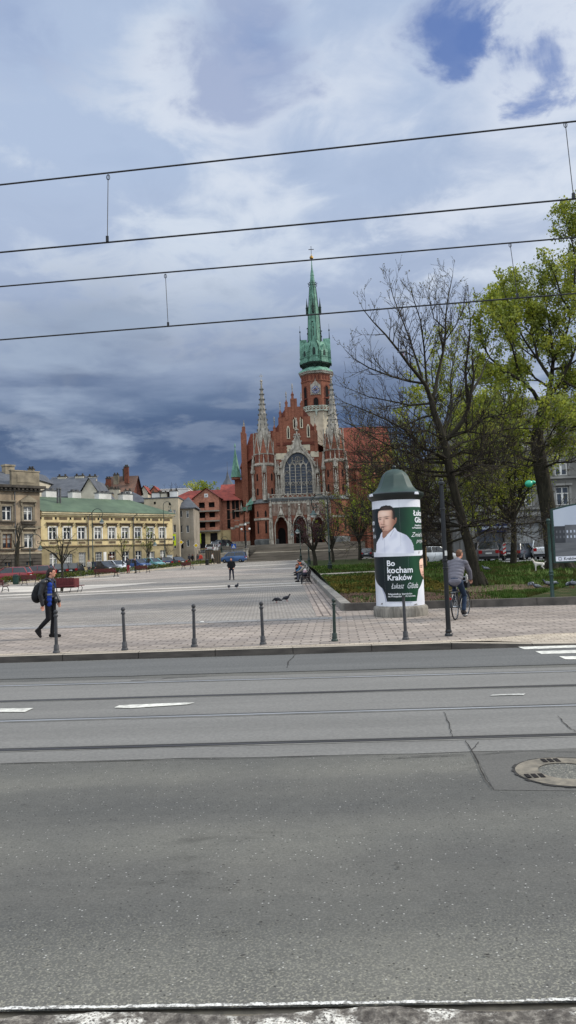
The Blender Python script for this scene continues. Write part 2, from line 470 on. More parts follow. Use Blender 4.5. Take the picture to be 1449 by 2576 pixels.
def crack(pts, w, seed):
    rg = random.Random(seed); q = []
    for i in range(len(pts) - 1):
        for k in range(6):
            a = Vector(pts[i]); c = Vector(pts[i + 1]); p = a.lerp(c, k / 6); q.append((p.x + rg.uniform(-1.8, 1.8), p.y + rg.uniform(-0.9, 0.9)))
    q.append(pts[-1]); g = [G(x, y, RZ + 0.012) for x, y in q]; b = MB(); L = []; R = []
    for i, p in enumerate(g):
        d = (g[min(i + 1, len(g) - 1)] - g[max(i - 1, 0)]); d.z = 0; d.normalize(); nn = Vector((-d.y, d.x, 0)) * w * rg.uniform(0.35, 1.0) * (0.5 + 0.5 * math.sin(PI * min(1, (i + 1) / len(g))))
        L.append(p + nn); R.append(p - nn)
    for i in range(len(g) - 1): b.quad(L[i], L[i + 1], R[i + 1], R[i])
    b.build('road_crack', M_CRACK, kind='structure')
crack([(1117, 1790), (1130, 1822), (1138, 1853)], 0.009, 1)
crack([(1170, 1862), (1188, 1890), (1222, 1960), (1242, 1985)], 0.007, 2)
crack([(1404, 1800), (1428, 1828), (1449, 1840)], 0.008, 3)
crack([(1205, 1866), (1200, 1872), (1185, 1888)], 0.006, 4)
crack([(960, 1908), (1060, 1902), (1170, 1898)], 0.010, 5)
crack([(0, 1920), (300, 1912), (640, 1905), (960, 1897)], 0.008, 6)
crack([(745, 1645), (728, 1662), (722, 1680)], 0.016, 8)
crack([(1195, 1898), (1320, 1888), (1449, 1890)], 0.008, 9)
crack([(330, 1712), (420, 1706), (520, 1700)], 0.02, 10)
# dark oil spots and leaf bits
rg = random.Random(11); b = MB()
for _ in range(26):
    x, y = rg.uniform(0, 1449), rg.choice([rg.uniform(1950, 2450), rg.uniform(2100, 2250)])
    p = G(x, y, RZ + 0.012); s = rg.uniform(0.005, 0.013); a = rg.uniform(0, PI); n = 6
    b.add([(p.x + s * rg.uniform(0.4, 1) * math.cos(a + 2 * PI * k / n) * 1.8, p.y + s * rg.uniform(0.3, 1) * math.sin(a + 2 * PI * k / n), p.z) for k in range(n)], [tuple(range(n))])
b.build('litter_specks', M_CRACK, kind='stuff')

# manhole: concrete collar, recessed asphalt lid and drain slots
mc = G(1428, 1943, RZ)
mo = thing('manhole_cover', 'large round manhole with pale concrete collar and dark drain slots in the road', 'manhole', (mc.x, mc.y, RZ + 0.004))
R_ = 0.45
M_CONC = mat('collar_concrete', (136, 128, 114), (106, 101, 92), 10.0, 0.95, dirt=0.3)
b = MB()
for k in range(48):
    a, c = 2 * PI * k / 48, 2 * PI * (k + 1) / 48
    b.quad((R_ * math.cos(a), R_ * math.sin(a), 0.008), (R_ * math.cos(c), R_ * math.sin(c), 0.008), (R_ * 0.56 * math.cos(c), R_ * 0.56 * math.sin(c), 0.012), (R_ * 0.56 * math.cos(a), R_ * 0.56 * math.sin(a), 0.012))
b.build('collar', M_CONC, mo)
b = MB(); rg = random.Random(5)
for k in range(48):
    a, c = 2 * PI * k / 48, 2 * PI * (k + 1) / 48
    w1 = 1.03 + 0.05 * rg.random()
    b.quad((R_ * w1 * math.cos(a), R_ * w1 * math.sin(a), 0.006), (R_ * w1 * math.cos(c), R_ * w1 * math.sin(c), 0.006), (R_ * math.cos(c), R_ * math.sin(c), 0.006), (R_ * math.cos(a), R_ * math.sin(a), 0.006))
b.build('rim', M_CRACK, mo)
b = MB(); b.lathe([(R_ * 0.56, 0), (R_ * 0.56, 0.006)], 40); b.build('lid', M_ASPH, mo)
for a in (200, 95, 285, 20):
    b = MB(); ca = rad(a); cxx, cyy = 0.77 * R_ * math.cos(ca), 0.77 * R_ * math.sin(ca)
    for k in range(3):
        b.box(cxx - 0.085 + k * 0.06, cxx - 0.045 + k * 0.06, cyy - 0.055, cyy + 0.055, 0.0125, 0.016)
    b.build('drain_slot', M_GROOVE, mo)

# near edge: worn white line and the broken concrete kerb at the photographer's feet
M_RUBBLE = NT('broken_concrete'); t = M_RUBBLE; v = t.coord('Object')
n1 = t.noise(v, 22, 6, 0.7); n2 = t.noise(v, 4.0, 5, 0.65); n3 = t.noise(v, 60, 3, 0.7)
c = t.ramp(n1, [(0.3, lin((56, 52, 49))), (0.5, lin((98, 93, 87))), (0.68, lin((150, 144, 134)))])
c = t.mix(t.math('MULTIPLY', t.ramp(n2, [(0.53, (0, 0, 0)), (0.60, (1, 1, 1))]), t.ramp(n3, [(0.42, (0, 0, 0)), (0.5, (1, 1, 1))])), c, lin((214, 210, 200)))
t.bsdf(c, 0.95, 0, 0.15, bump=n1, bs=0.8, bd=0.02); M_RUBBLE = t.m
b = MB(); nx, ny = 150, 30; rg = random.Random(3)
from mathutils import noise as mn
def rub(x, yy): return RZ + 0.015 + 0.035 * mn.noise(Vector((x * 3, yy * 3, 0))) + 0.02 * mn.noise(Vector((x * 11, yy * 11, 4)))
vs, fs = [], []
for j in range(ny + 1):
    for i in range(nx + 1):
        x = -6 + 12 * i / nx; e = 0.05 * mn.noise(Vector((x * 1.7, 0, 0))) + 0.02 * mn.noise(Vector((x * 9, 0, 0)))
        y = along(L_edge, x) - 0.04 + e - (1.6 * (j / ny))
        vs.append((x, y, RZ + 0.005 if j == 0 else rub(x, y)))
for j in range(ny):
    for i in range(nx):
        fs.append((j * (nx + 1) + i, j * (nx + 1) + i + 1, (j + 1) * (nx + 1) + i + 1, (j + 1) * (nx + 1) + i))
b.add(vs, fs); b.build('platform_kerb', M_RUBBLE, smooth=50, kind='structure')
b = MB(); b.quad((-90, -60, RZ - 0.02), (90, -60, RZ - 0.02), (90, 3.7, RZ - 0.02), (-90, 3.7, RZ - 0.02)); b.build('tram_stop_ground', M_CONC, kind='structure')
t = NT('flaking_edge_paint'); v = t.coord('Object')
n1 = t.noise(v, 45, 5, 0.75)
c = t.ramp(n1, [(0.42, lin((120, 118, 114))), (0.52, lin((204, 202, 196))), (0.8, lin((226, 224, 218)))])
t.bsdf(c, 0.9, 0, 0.2, bump=n1, bs=0.4, bd=0.006); M_FLAKE = t.m
rg = random.Random(8); b = MB(); x = -2.2; w0 = .012; on = 1
while x < 5:
    w0 = max(.004, min(.02, w0 + rg.uniform(-.006, .006))); dx_ = rg.uniform(.008, .03)
    if rg.random() < .08: on = 1 - on if on == 0 or rg.random() < .45 else 1
    if on or rg.random() < .25:
        y0, y1 = along(L_edge, x), along(L_edge, x + dx_); j = rg.uniform(-.004, .004)
        b.quad((x, y0 - .004 + j, RZ + .012), (x + dx_, y1 - .004 - j, RZ + .012), (x + dx_, y1 + w0 + j, RZ + .012), (x, y0 + w0, RZ + .012))
    x += dx_
b.build('edge_line_marking', M_FLAKE, kind='structure')

# far kerb, pavement, square
M_KERBS = mat('kerb_stone', (92, 86, 80), (66, 62, 58), 3.0, 0.9, stretch=(0.6, 3, 3))
M_KERBT = mat('kerb_top', (178, 168, 152), (150, 141, 128), 2.0, 0.9, stretch=(0.5, 3, 1), dirt=0.15)
b = MB(); n = 70
for i in range(n):
    x0, x1 = -56 + 112 * i / n, -56 + 112 * (i + 1) / n - 0.012
    y0, y1 = along(L_kerb, x0), along(L_kerb, x1)
    dr = lambda x: 0.10 * smooth(3.6, 5.6, x)
    b.cur = 0
    z0, z1 = -dr(x0), -dr(x1)
    b.quad((x0, y0, RZ - 0.03), (x1, y1, RZ - 0.03), (x1, y1 + 0.012, z1), (x0, y0 + 0.012, z0))
    b.cur = 1
    b.quad((x0, y0 + 0.012, z0), (x1, y1 + 0.012, z1), (x1, y1 + 0.2, z1), (x0, y0 + 0.2, z0))
b.build('kerb', [M_KERBS, M_KERBT], kind='structure')

def mat_setts(name, sx, sy, cols, mortar, ang=0.0, msize=0.02, speck=1.0, off=0.5):
    t = NT(name); v = t.coord('Object', (1, 1, 1), (0, 0, ang))
    wob = t.noise(v, 1.6, 3)
    vv = t.n('ShaderNodeVectorMath', operation='ADD'); t.l(v, vv.inputs[0])
    sc2 = t.n('ShaderNodeVectorMath', operation='SCALE'); nn = t.n('ShaderNodeTexNoise'); nn.inputs['Scale'].default_value = 2.5; t.l(v, nn.inputs['Vector'])
    t.l(nn.outputs['Color'], sc2.inputs[0]); sc2.inputs['Scale'].default_value = 0.05; t.l(sc2.outputs[0], vv.inputs[1])
    br = t.n('ShaderNodeTexBrick'); br.offset = off; t.l(vv.outputs[0], br.inputs['Vector'])
    br.inputs['Scale'].default_value = 1.0; br.inputs['Brick Width'].default_value = sx; br.inputs['Row Height'].default_value = sy
    br.inputs['Mortar Size'].default_value = msize; br.inputs['Mortar Smooth'].default_value = 0.35; br.inputs['Bias'].default_value = 0.0
    br.inputs['Color1'].default_value = lin(cols[0]); br.inputs['Color2'].default_value = lin(cols[1]); br.inputs['Mortar'].default_value = lin(mortar)
    big = t.noise(v, 0.28, 5, 0.6); st = t.noise(t.coord('Object', (0.16, 1.1, 1)), 1.0, 6, 0.65); fine = t.noise(v, 14, 5, 0.7)
    c = t.mix(1.0, br.outputs['Color'], t.ramp(big, [(0.3, (0.80,) * 3), (0.7, (1.12,) * 3)]), 'MULTIPLY')
    c = t.mix(1.0, c, t.ramp(st, [(0.32, (0.80, 0.80, 0.82)), (0.66, (1.14, 1.12, 1.09))]), 'MULTIPLY')
    c = t.mix(1.0, c, t.ramp(fine, [(0.3, (1 - 0.22 * speck,) * 3), (0.7, (1 + 0.16 * speck,) * 3)]), 'MULTIPLY')
    bmp = t.math('SUBTRACT', 1.0, br.outputs['Fac'])
    t.bsdf(c, 0.88, 0, 0.2, bump=bmp, bs=0.5, bd=0.015); return t.m
KA = math.atan(L_kerb[1])
M_WALK = mat_setts('pavement_setts', 0.42, 0.26, ((160, 150, 141), (138, 129, 121)), (110, 102, 95), -KA, 0.022)
M_PLAZA = mat_setts('square_setts', 0.24, 0.20, ((154, 149, 142), (138, 133, 127)), (116, 111, 105), -0.03, 0.03, 1.1)
M_PLAZAR = mat_setts('rosy_setts', 0.3, 0.22, ((168, 160, 151), (152, 143, 135)), (130, 121, 113), -0.03, 0.03, 1.0)
M_SLAB = mat_setts('granite_slab', 1.1, 0.7, ((196, 190, 180), (176, 170, 162)), (150, 145, 138), -0.03, 0.015, 0.6)
M_EDGEB = mat_setts('edge_bricks', 0.5, 0.24, ((166, 154, 145), (140, 130, 122)), (102, 94, 88), PI / 2, 0.03)

def sheet(name, pts_or_fn, m, xs, ys, zoff=0.0, zf=gz, kind='structure'):
    b = MB(); vs = []; fs = []
    for y in ys:
        for x in xs:
            X, Y = pts_or_fn(x, y)
            vs.append((X, Y, zf(Y) + zoff))
    n = len(xs)
    for j in range(len(ys) - 1):
        for i in range(n - 1): fs.append((j * n + i, j * n + i + 1, (j + 1) * n + i + 1, (j + 1) * n + i))
    b.add(vs, fs); return b.build(name, m, kind=kind)
fr = lambda a, b, n: [a + (b - a) * i / n for i in range(n + 1)]
b = MB()
xs = fr(-60, 60, 240)
def wz(x, y): return -0.10 * smooth(3.6, 5.6, x) * (1 - smooth(0.2, 1.4, y - along(L_kerb, x)))
for i in range(240):
    for y0, y1 in ((0.2, 0.5), (0.5, 0.9), (0.9, 1.4), (1.4, 99)):
        q = []
        for x, yy in ((xs[i], y0), (xs[i + 1], y0), (xs[i + 1], y1), (xs[i], y1)):
            top = max(along(L_walk, x), along(L_kerb, x) + 2) if x < 1.2 else along(L_lawn, x) + 0.02
            Y = min(along(L_kerb, x) + yy, top) if yy < 99 else top
            q.append((x, Y, wz(x, Y)))
        b.quad(*q)
b.build('pavement', M_WALK, kind='structure')
# pale granite edging course beside the kerb
b = MB()
for i in range(240):
    x0, x1 = xs[i], xs[i + 1]
    wd = lambda x: 0.24 + 0.75 * smooth(3.3, 5.5, x)
    b.quad((x0, along(L_kerb, x0) + 0.205, wz(x0, along(L_kerb, x0) + 0.2) + 0.004), (x1, along(L_kerb, x1) + 0.205, wz(x1, along(L_kerb, x1) + 0.2) + 0.004),
           (x1, along(L_kerb, x1) + 0.2 + wd(x1), wz(x1, along(L_kerb, x1) + 0.2 + wd(x1)) + 0.004), (x0, along(L_kerb, x0) + 0.2 + wd(x0), wz(x0, along(L_kerb, x0) + 0.2 + wd(x0)) + 0.004))
b.build('kerb_edging', mat_setts('edging_setts', 0.2, 0.12, ((190, 178, 160), (168, 156, 140)), (140, 130, 116), -KA, 0.01), kind='structure')
EDGE_X = 1.75
sheet('square', lambda x, y: (x, along(L_walk, x) + y), M_PLAZA, fr(-60, 1.9, 40), [-1.2, 0, 3, 8, 14, 20, 26, 32, 40, 50, 60, 70, 80, 90, 100, 110, 118, 126], -0.004)
def band(name, pa, pb, wpx, m, zo=0.006):
    """a paving band across the square between two pixels (its lower edge) and wpx high"""
    b = MB(); n = 30
    for i in range(n):
        q = []
        for s_, dy in ((i / n, 0), ((i + 1) / n, 0), ((i + 1) / n, 1), (i / n, 1)):
            w_ = wpx[0] + (wpx[1] - wpx[0]) * s_
            x, y = pa[0] + (pb[0] - pa[0]) * s_, pa[1] + (pb[1] - pa[1]) * s_ - dy * w_
            p = G(x, y); q.append((p.x, p.y, p.z + zo))
        b.quad(*q)
    return b.build(name, m, kind='structure')
band('paving_band', (-40, 1502), (768, 1467), (3.5, 2.6), M_SLAB, 0.010)
band('paving_band', (-40, 1508), (760, 1473), (2.2, 1.8), M_SLAB, 0.008)
band('paving_band', (-40, 1492), (160, 1488), (16, 13), M_SLAB, 0.012)
band('paving_band', (160, 1488), (395, 1466), (13, 0.6), M_SLAB, 0.012)
band('paving_band', (200, 1459), (780, 1428), (1.6, 1.4), M_SLAB, 0.010)
band('paving_band', (560, 1428), (790, 1416), (1.0, 1.0), M_SLAB, 0.010)
band('paving_band', (-40, 1587), (860, 1557), (6, 5), mat_setts('grey_band', 0.6, 0.2, ((150, 148, 146), (132, 130, 128)), (110, 108, 106), -KA, 0.02), 0.008)
band('paving_field', (-40, 1473), (300, 1460), (12, 9), M_PLAZAR, 0.005)
band('paving_field', (300, 1460), (770, 1440), (20, 14), M_PLAZAR, 0.005)
b = MB(); y = L_lawn[0] + 0.1
ys = fr(along(L_walk, 1) + 0.6, 62, 24)
for i in range(24):
    b.quad((0.75, ys[i], gz(ys[i]) + 0.006), (1.62, ys[i], gz(ys[i]) + 0.006), (1.62, ys[i + 1], gz(ys[i + 1]) + 0.006), (0.75, ys[i + 1], gz(ys[i + 1]) + 0.006))
b.build('paving_edge_strip', M_EDGEB, kind='structure')

# lawn with its stone edging
def mat_ground(name, c1, c2, c3, s1=1.2, s2=30):
    t = NT(name); v = t.coord('Object')
    a = t.noise(v, s1, 5, 0.65); f2 = t.noise(v, s2, 4, 0.75)
    c = t.ramp(a, [(0.35, lin(c1)), (0.5, lin(c2)), (0.65, lin(c3))])
    c = t.mix(1.0, c, t.ramp(f2, [(0.25, (0.45,) * 3), (0.75, (1.5,) * 3)]), 'MULTIPLY')
    t.bsdf(c, 0.95, 0, 0.1, bump=f2, bs=0.8, bd=0.05); return t.m
M_LAWN = mat_ground('lawn_soil', (60, 66, 38), (50, 62, 32), (84, 76, 54))
M_SOIL = mat_ground('flowerbed_soil', (92, 74, 62), (74, 58, 50), (112, 92, 78), 3, 40)
def lz(Y): return lawn_z(Y)
def lawn_y(x, y): return (x, along(L_lawn, x) + 0.28 + y)
sheet('lawn', lambda x, y: (x, along(L_lawn, x) + 0.25 + y), M_LAWN, fr(1.95, 17.0, 20), fr(0, 84, 60), 0, lz)
sheet('lawn', lambda x, y: (x, along(L_lawn, x) + 0.25 + y), M_LAWN, fr(17.0, 60.0, 20), fr(0, 35.5, 40), 0, lz)
b = MB()
for i in range(14):
    for j in range(8):
        q = []
        for a, c in ((i, j), (i + 1, j), (i + 1, j + 1), (i, j + 1)):
            x = 1.98 + 5.2 * a / 14; wv = 1.0 + 0.25 * math.sin(a * 0.9)
            Y = along(L_lawn, x) + 0.27 + 7.2 * c / 8 * wv * (1 if x < 4.2 else 0.8)
            q.append((x, Y, lz(Y) + 0.012 + (0.05 * mn.noise(Vector((x * 2, Y * 2, 0))) if 0 < c < 8 and 0 < a < 14 else 0)))
        b.quad(*q)
b.build('flowerbed_soil', M_SOIL, smooth=60, kind='structure')
pb = G(1195, 1482, lz); b = MB(); rg = random.Random(2)
for k in range(20):
    a, c = 2 * PI * k / 20, 2 * PI * (k + 1) / 20
    r1, r2 = 1 + 0.12 * math.sin(3 * a), 1 + 0.12 * math.sin(3 * c)
    y1, y2 = pb.y + 2.6 * r1 * math.sin(a), pb.y + 2.6 * r2 * math.sin(c)
    b.add([(pb.x + 0.7, pb.y, lz(pb.y) + 0.03), (pb.x + 0.7 + 2.6 * r1 * math.cos(a), y1, lz(y1) + 0.02), (pb.x + 0.7 + 2.6 * r2 * math.cos(c), y2, lz(y2) + 0.02)], [(0, 1, 2)])
b.build('bare_earth_patch', mat_ground('bare_earth', (112, 98, 80), (92, 80, 66), (120, 108, 88)), kind='structure')
sheet('lawn_path', lambda x, y: (x, 50.6 + 0.25 * (x - 2) + y), M_KERBT, fr(2.0, 8.5, 6), [0, 0.9, 1.8], 0.02, lz)
M_EDGE = mat('edging_stone', (150, 146, 138), (118, 114, 108), 2.5, 0.9, dirt=0.3)
M_EDGEF = mat('edging_stone_dark', (104, 98, 92), (76, 72, 68), 2.5, 0.9, dirt=0.3)
b = MB()
for i in range(29):
    x0, x1 = 1.75 + 2.0 * i, 1.75 + 2.0 * (i + 1) - 0.015
    y0, y1 = along(L_lawn, x0), along(L_lawn, x1)
    b.add([(x0, y0, -0.05), (x1, y1, -0.05), (x1, y1 + 0.24, -0.05), (x0, y0 + 0.24, -0.05), (x0, y0 + .01, 0.24), (x1, y1 + .01, 0.24), (x1, y1 + 0.24, 0.24), (x0, y0 + 0.24, 0.24)],
          [(0, 3, 2, 1), (4, 5, 6, 7), (0, 1, 5, 4), (1, 2, 6, 5), (2, 3, 7, 6), (3, 0, 4, 7)])
b.build('lawn_kerb', M_EDGEF, kind='structure')
b = MB(); y = along(L_lawn, 1.75) + 0.26
while y < 112:
    y2 = y + 1.98
    b.add([(1.62, y, -0.05), (1.95, y, -0.05), (1.95, y2, -0.05), (1.62, y2, -0.05), (1.62, y, gz(y) + .24), (1.95, y, gz(y) + .24), (1.95, y2, gz(y2) + .24), (1.62, y2, gz(y2) + .24)],
          [(0, 3, 2, 1), (4, 5, 6, 7), (0, 1, 5, 4), (1, 2, 6, 5), (2, 3, 7, 6), (3, 0, 4, 7)])
    y += 2.0
b.build('lawn_kerb', M_EDGE, kind='structure')

# far ground and streets
M_FAR = mat('far_ground', (104, 102, 98), (84, 84, 80), 0.5, 0.95)
def far_z(Y): return gz(Y) - 0.28 + 3.3 * smooth(142, 165, Y) + 8.0 * smooth(185, 420, Y)
sheet('ground', lambda x, y: (x, y), M_FAR, [-2500, -600, -200, -60, -30, 0, 30, 60, 200, 600, 2500], [-300, 10, 14.8, 48, 60, 75, 90, 105, 120, 136, 142, 150, 158, 165, 185, 250, 320, 420, 1000, 4000], -0.1, far_z)
sheet('far_street', lambda x, y: (x, y), mat_patch('far_asphalt', (108, 110, 112), (140, 141, 141), 4), fr(17.0, 70, 10), fr(60.8, 76, 8), 0.02, lz)
sheet('far_street', lambda x, y: (x, y), mat_patch('far_asphalt_two', (108, 110, 112), (140, 141, 141), 4), fr(12.0, 17.0, 3), fr(62, 128, 20), 0.03, lz)
HEDGE = [(-34, 60), (-27.5, 68), (-22.5, 79), (-19.2, 93), (-16.2, 107), (-13.4, 121), (-11.5, 132)]
b = MB()
for i in range(len(HEDGE) - 1):
    (xa, ya), (xb, yb) = HEDGE[i], HEDGE[i + 1]
    b.quad((xa - 30, ya + 2, gz(ya) + 0.02), (xa - 0.2, ya, gz(ya) + 0.02), (xb - 0.2, yb, gz(yb) + 0.02), (xb - 30, yb + 2, gz(yb) + 0.02))
b.build('side_street', mat_patch('side_asphalt', (112, 112, 112), (142, 141, 139), 4), kind='structure')
b = MB()
for i in range(len(HEDGE) - 1):
    (xa, ya), (xb, yb) = HEDGE[i], HEDGE[i + 1]
    b.add([(xa, ya, gz(ya) - .1), (xb, yb, gz(yb) - .1), (xb + .35, yb, gz(yb) - .1), (xa + .35, ya, gz(ya) - .1), (xa, ya, gz(ya) + .16), (xb, yb, gz(yb) + .16), (xb + .35, yb, gz(yb) + .16), (xa + .35, ya, gz(ya) + .16)],
          [(4, 5, 6, 7), (0, 1, 5, 4), (2, 3, 7, 6)])
b.build('hedge_kerb', M_KERBT, kind='structure')
# overhead sheet of ground behind the retaining wall
# ------------------------------------------------------------------ buildings
M_GLASS = NT('window_glass'); t = M_GLASS; v = t.coord('Object')
n1 = t.noise(v, 0.9, 3); c = t.ramp(n1, [(0.35, lin((30, 34, 40))), (0.65, lin((62, 68, 76)))])
oi = t.n('ShaderNodeObjectInfo'); sp0 = t.n('ShaderNodeSeparateXYZ'); t.l(v, sp0.inputs[0])
cur = t.math('MULTIPLY', t.math('GREATER_THAN', oi.outputs['Random'], 0.45), t.math('GREATER_THAN', sp0.outputs[2], t.math('MULTIPLY', oi.outputs['Random'], 1.1)))
c = t.mix(t.math('MULTIPLY', cur, 0.55), c, lin((176, 174, 168))); t.bsdf(c, 0.12, 0, 0.6); M_GLASS = t.m
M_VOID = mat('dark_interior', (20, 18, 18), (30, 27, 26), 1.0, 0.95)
M_WFRAME = mat('white_window_paint', (226, 224, 218), (198, 196, 190), 2.0, 0.6, dirt=0.1)
M_BROWNF = mat('brown_window_paint', (122, 74, 40), (92, 56, 32), 2.0, 0.6)
def wall_holes(b, W, z0, z1, holes, y=0.0, depth=0.22, x0=0.0):
    xs = sorted(set([x0, W] + [h[0] for h in holes] + [h[1] for h in holes]))
    zs = sorted(set([z0, z1] + [h[2] for h in holes] + [h[3] for h in holes]))
    for i in range(len(xs) - 1):
        for j in range(len(zs) - 1):
            cx_, cz_ = (xs[i] + xs[i + 1]) / 2, (zs[j] + zs[j + 1]) / 2
            if any(h[0] < cx_ < h[1] and h[2] < cz_ < h[3] for h in holes): continue
            b.quad((xs[i], y, zs[j]), (xs[i + 1], y, zs[j]), (xs[i + 1], y, zs[j + 1]), (xs[i], y, zs[j + 1]))
    for a, c, d, e in holes:
        q = y + depth
        b.quad((a, y, d), (a, q, d), (a, q, e), (a, y, e)); b.quad((c, y, d), (c, y, e), (c, q, e), (c, q, d))
        b.quad((a, y, e), (a, q, e), (c, q, e), (c, y, e)); b.quad((a, y, d), (c, y, d), (c, q, d), (a, q, d))
WCACHE = {}
def window(parent, u, z, w, h, m=None, y=0.12, style='cross', sill=True, name='window', pane=True):
    """u,z = bottom left corner of the opening; frame set back in the reveal, pane behind it"""
    m = m or M_WFRAME
    key = (round(w, 2), round(h, 2), m.name, style, sill)
    if key not in WCACHE:
        b = MB(); t_ = 0.07
        b.box(0, t_, 0, 0.08, 0, h); b.box(w - t_, w, 0, 0.08, 0, h); b.box(t_, w - t_, 0, 0.08, 0, t_); b.box(t_, w - t_, 0, 0.08, h - t_, h)
        if style == 'cross':
            b.box(w / 2 - 0.055, w / 2 + 0.055, 0.0, 0.08, t_, h - t_)
            b.box(t_, w / 2 - 0.055, 0.004, 0.07, h * 0.62, h * 0.62 + 0.1); b.box(w / 2 + 0.055, w - t_, 0.004, 0.07, h * 0.62, h * 0.62 + 0.1)
            for xx in (t_ , w / 2 + 0.055):
                b.box(xx, xx + 0.05, 0.006, 0.06, t_, h * 0.62)
            for xx in (w / 2 - 0.105, w - t_ - 0.05): b.box(xx, xx + 0.05, 0.006, 0.06, t_, h * 0.62)
        elif style == 'bars':
            for k in range(1, 4): b.box(w * k / 4 - 0.02, w * k / 4 + 0.02, 0.0, 0.05, t_, h - t_)
            for k in range(1, 5): b.box(t_, w - t_, 0.05, 0.07, h * k / 5 - 0.02, h * k / 5 + 0.02)
        me = bpy.data.meshes.new(name); me.from_pydata(b.v, [], b.f); me.materials.append(m)
        p = MB(); p.quad((t_ * .5, 0.06, t_ * .5), (w - t_ * .5, 0.06, t_ * .5), (w - t_ * .5, 0.06, h - t_ * .5), (t_ * .5, 0.06, h - t_ * .5))
        pm = bpy.data.meshes.new('pane'); pm.from_pydata(p.v, [], p.f); pm.materials.append(M_GLASS)
        WCACHE[key] = (me, pm)
    me, pm = WCACHE[key]
    o = put(name, me, parent, (u, y, z))
    if pane: put('pane', pm, o)
    return o
def rect_px(o, ang, x0, x1, y0, y1):
    a = on_plane(x0, (y0 + y1) / 2, o, ang); c = on_plane(x1, (y0 + y1) / 2, o, ang)
    tz = on_plane((x0 + x1) / 2, y0, o, ang)[1]; bz = on_plane((x0 + x1) / 2, y1, o, ang)[1]
    return a[0], c[0], bz - o[2], tz - o[2]
Z3 = lambda zx, zy: (zx / 3.0, 1147.2 + zy / 3.0)             # pixels of the enlarged left side of the photograph
Z4 = lambda zx, zy: (332.1 + zx / 3.0, 1147.2 + zy / 3.0)

M_OCHRE = mat('ochre_render', (212, 194, 148), (192, 172, 128), 0.9, 0.92, dirt=0.25)
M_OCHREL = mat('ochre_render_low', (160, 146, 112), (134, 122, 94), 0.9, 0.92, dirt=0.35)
M_TRIM = mat('cream_trim', (214, 200, 164), (186, 172, 138), 1.5, 0.9)
M_HOOD = mat('dark_moulding', (116, 100, 78), (88, 76, 60), 1.5, 0.9)
M_GREENR = mat('green_tin_roof', (84, 102, 78), (68, 86, 64), 0.7, 0.6, spec=0.4, dirt=0.3)
M_PIPE = mat('zinc_pipe', (104, 104, 104), (82, 82, 82), 2, 0.5, 0.4)
M_WHITE = mat('white_render', (222, 220, 214), (196, 194, 188), 0.8, 0.9)
M_DOOR = mat('maroon_door', (92, 40, 38), (66, 30, 28), 2, 0.6)

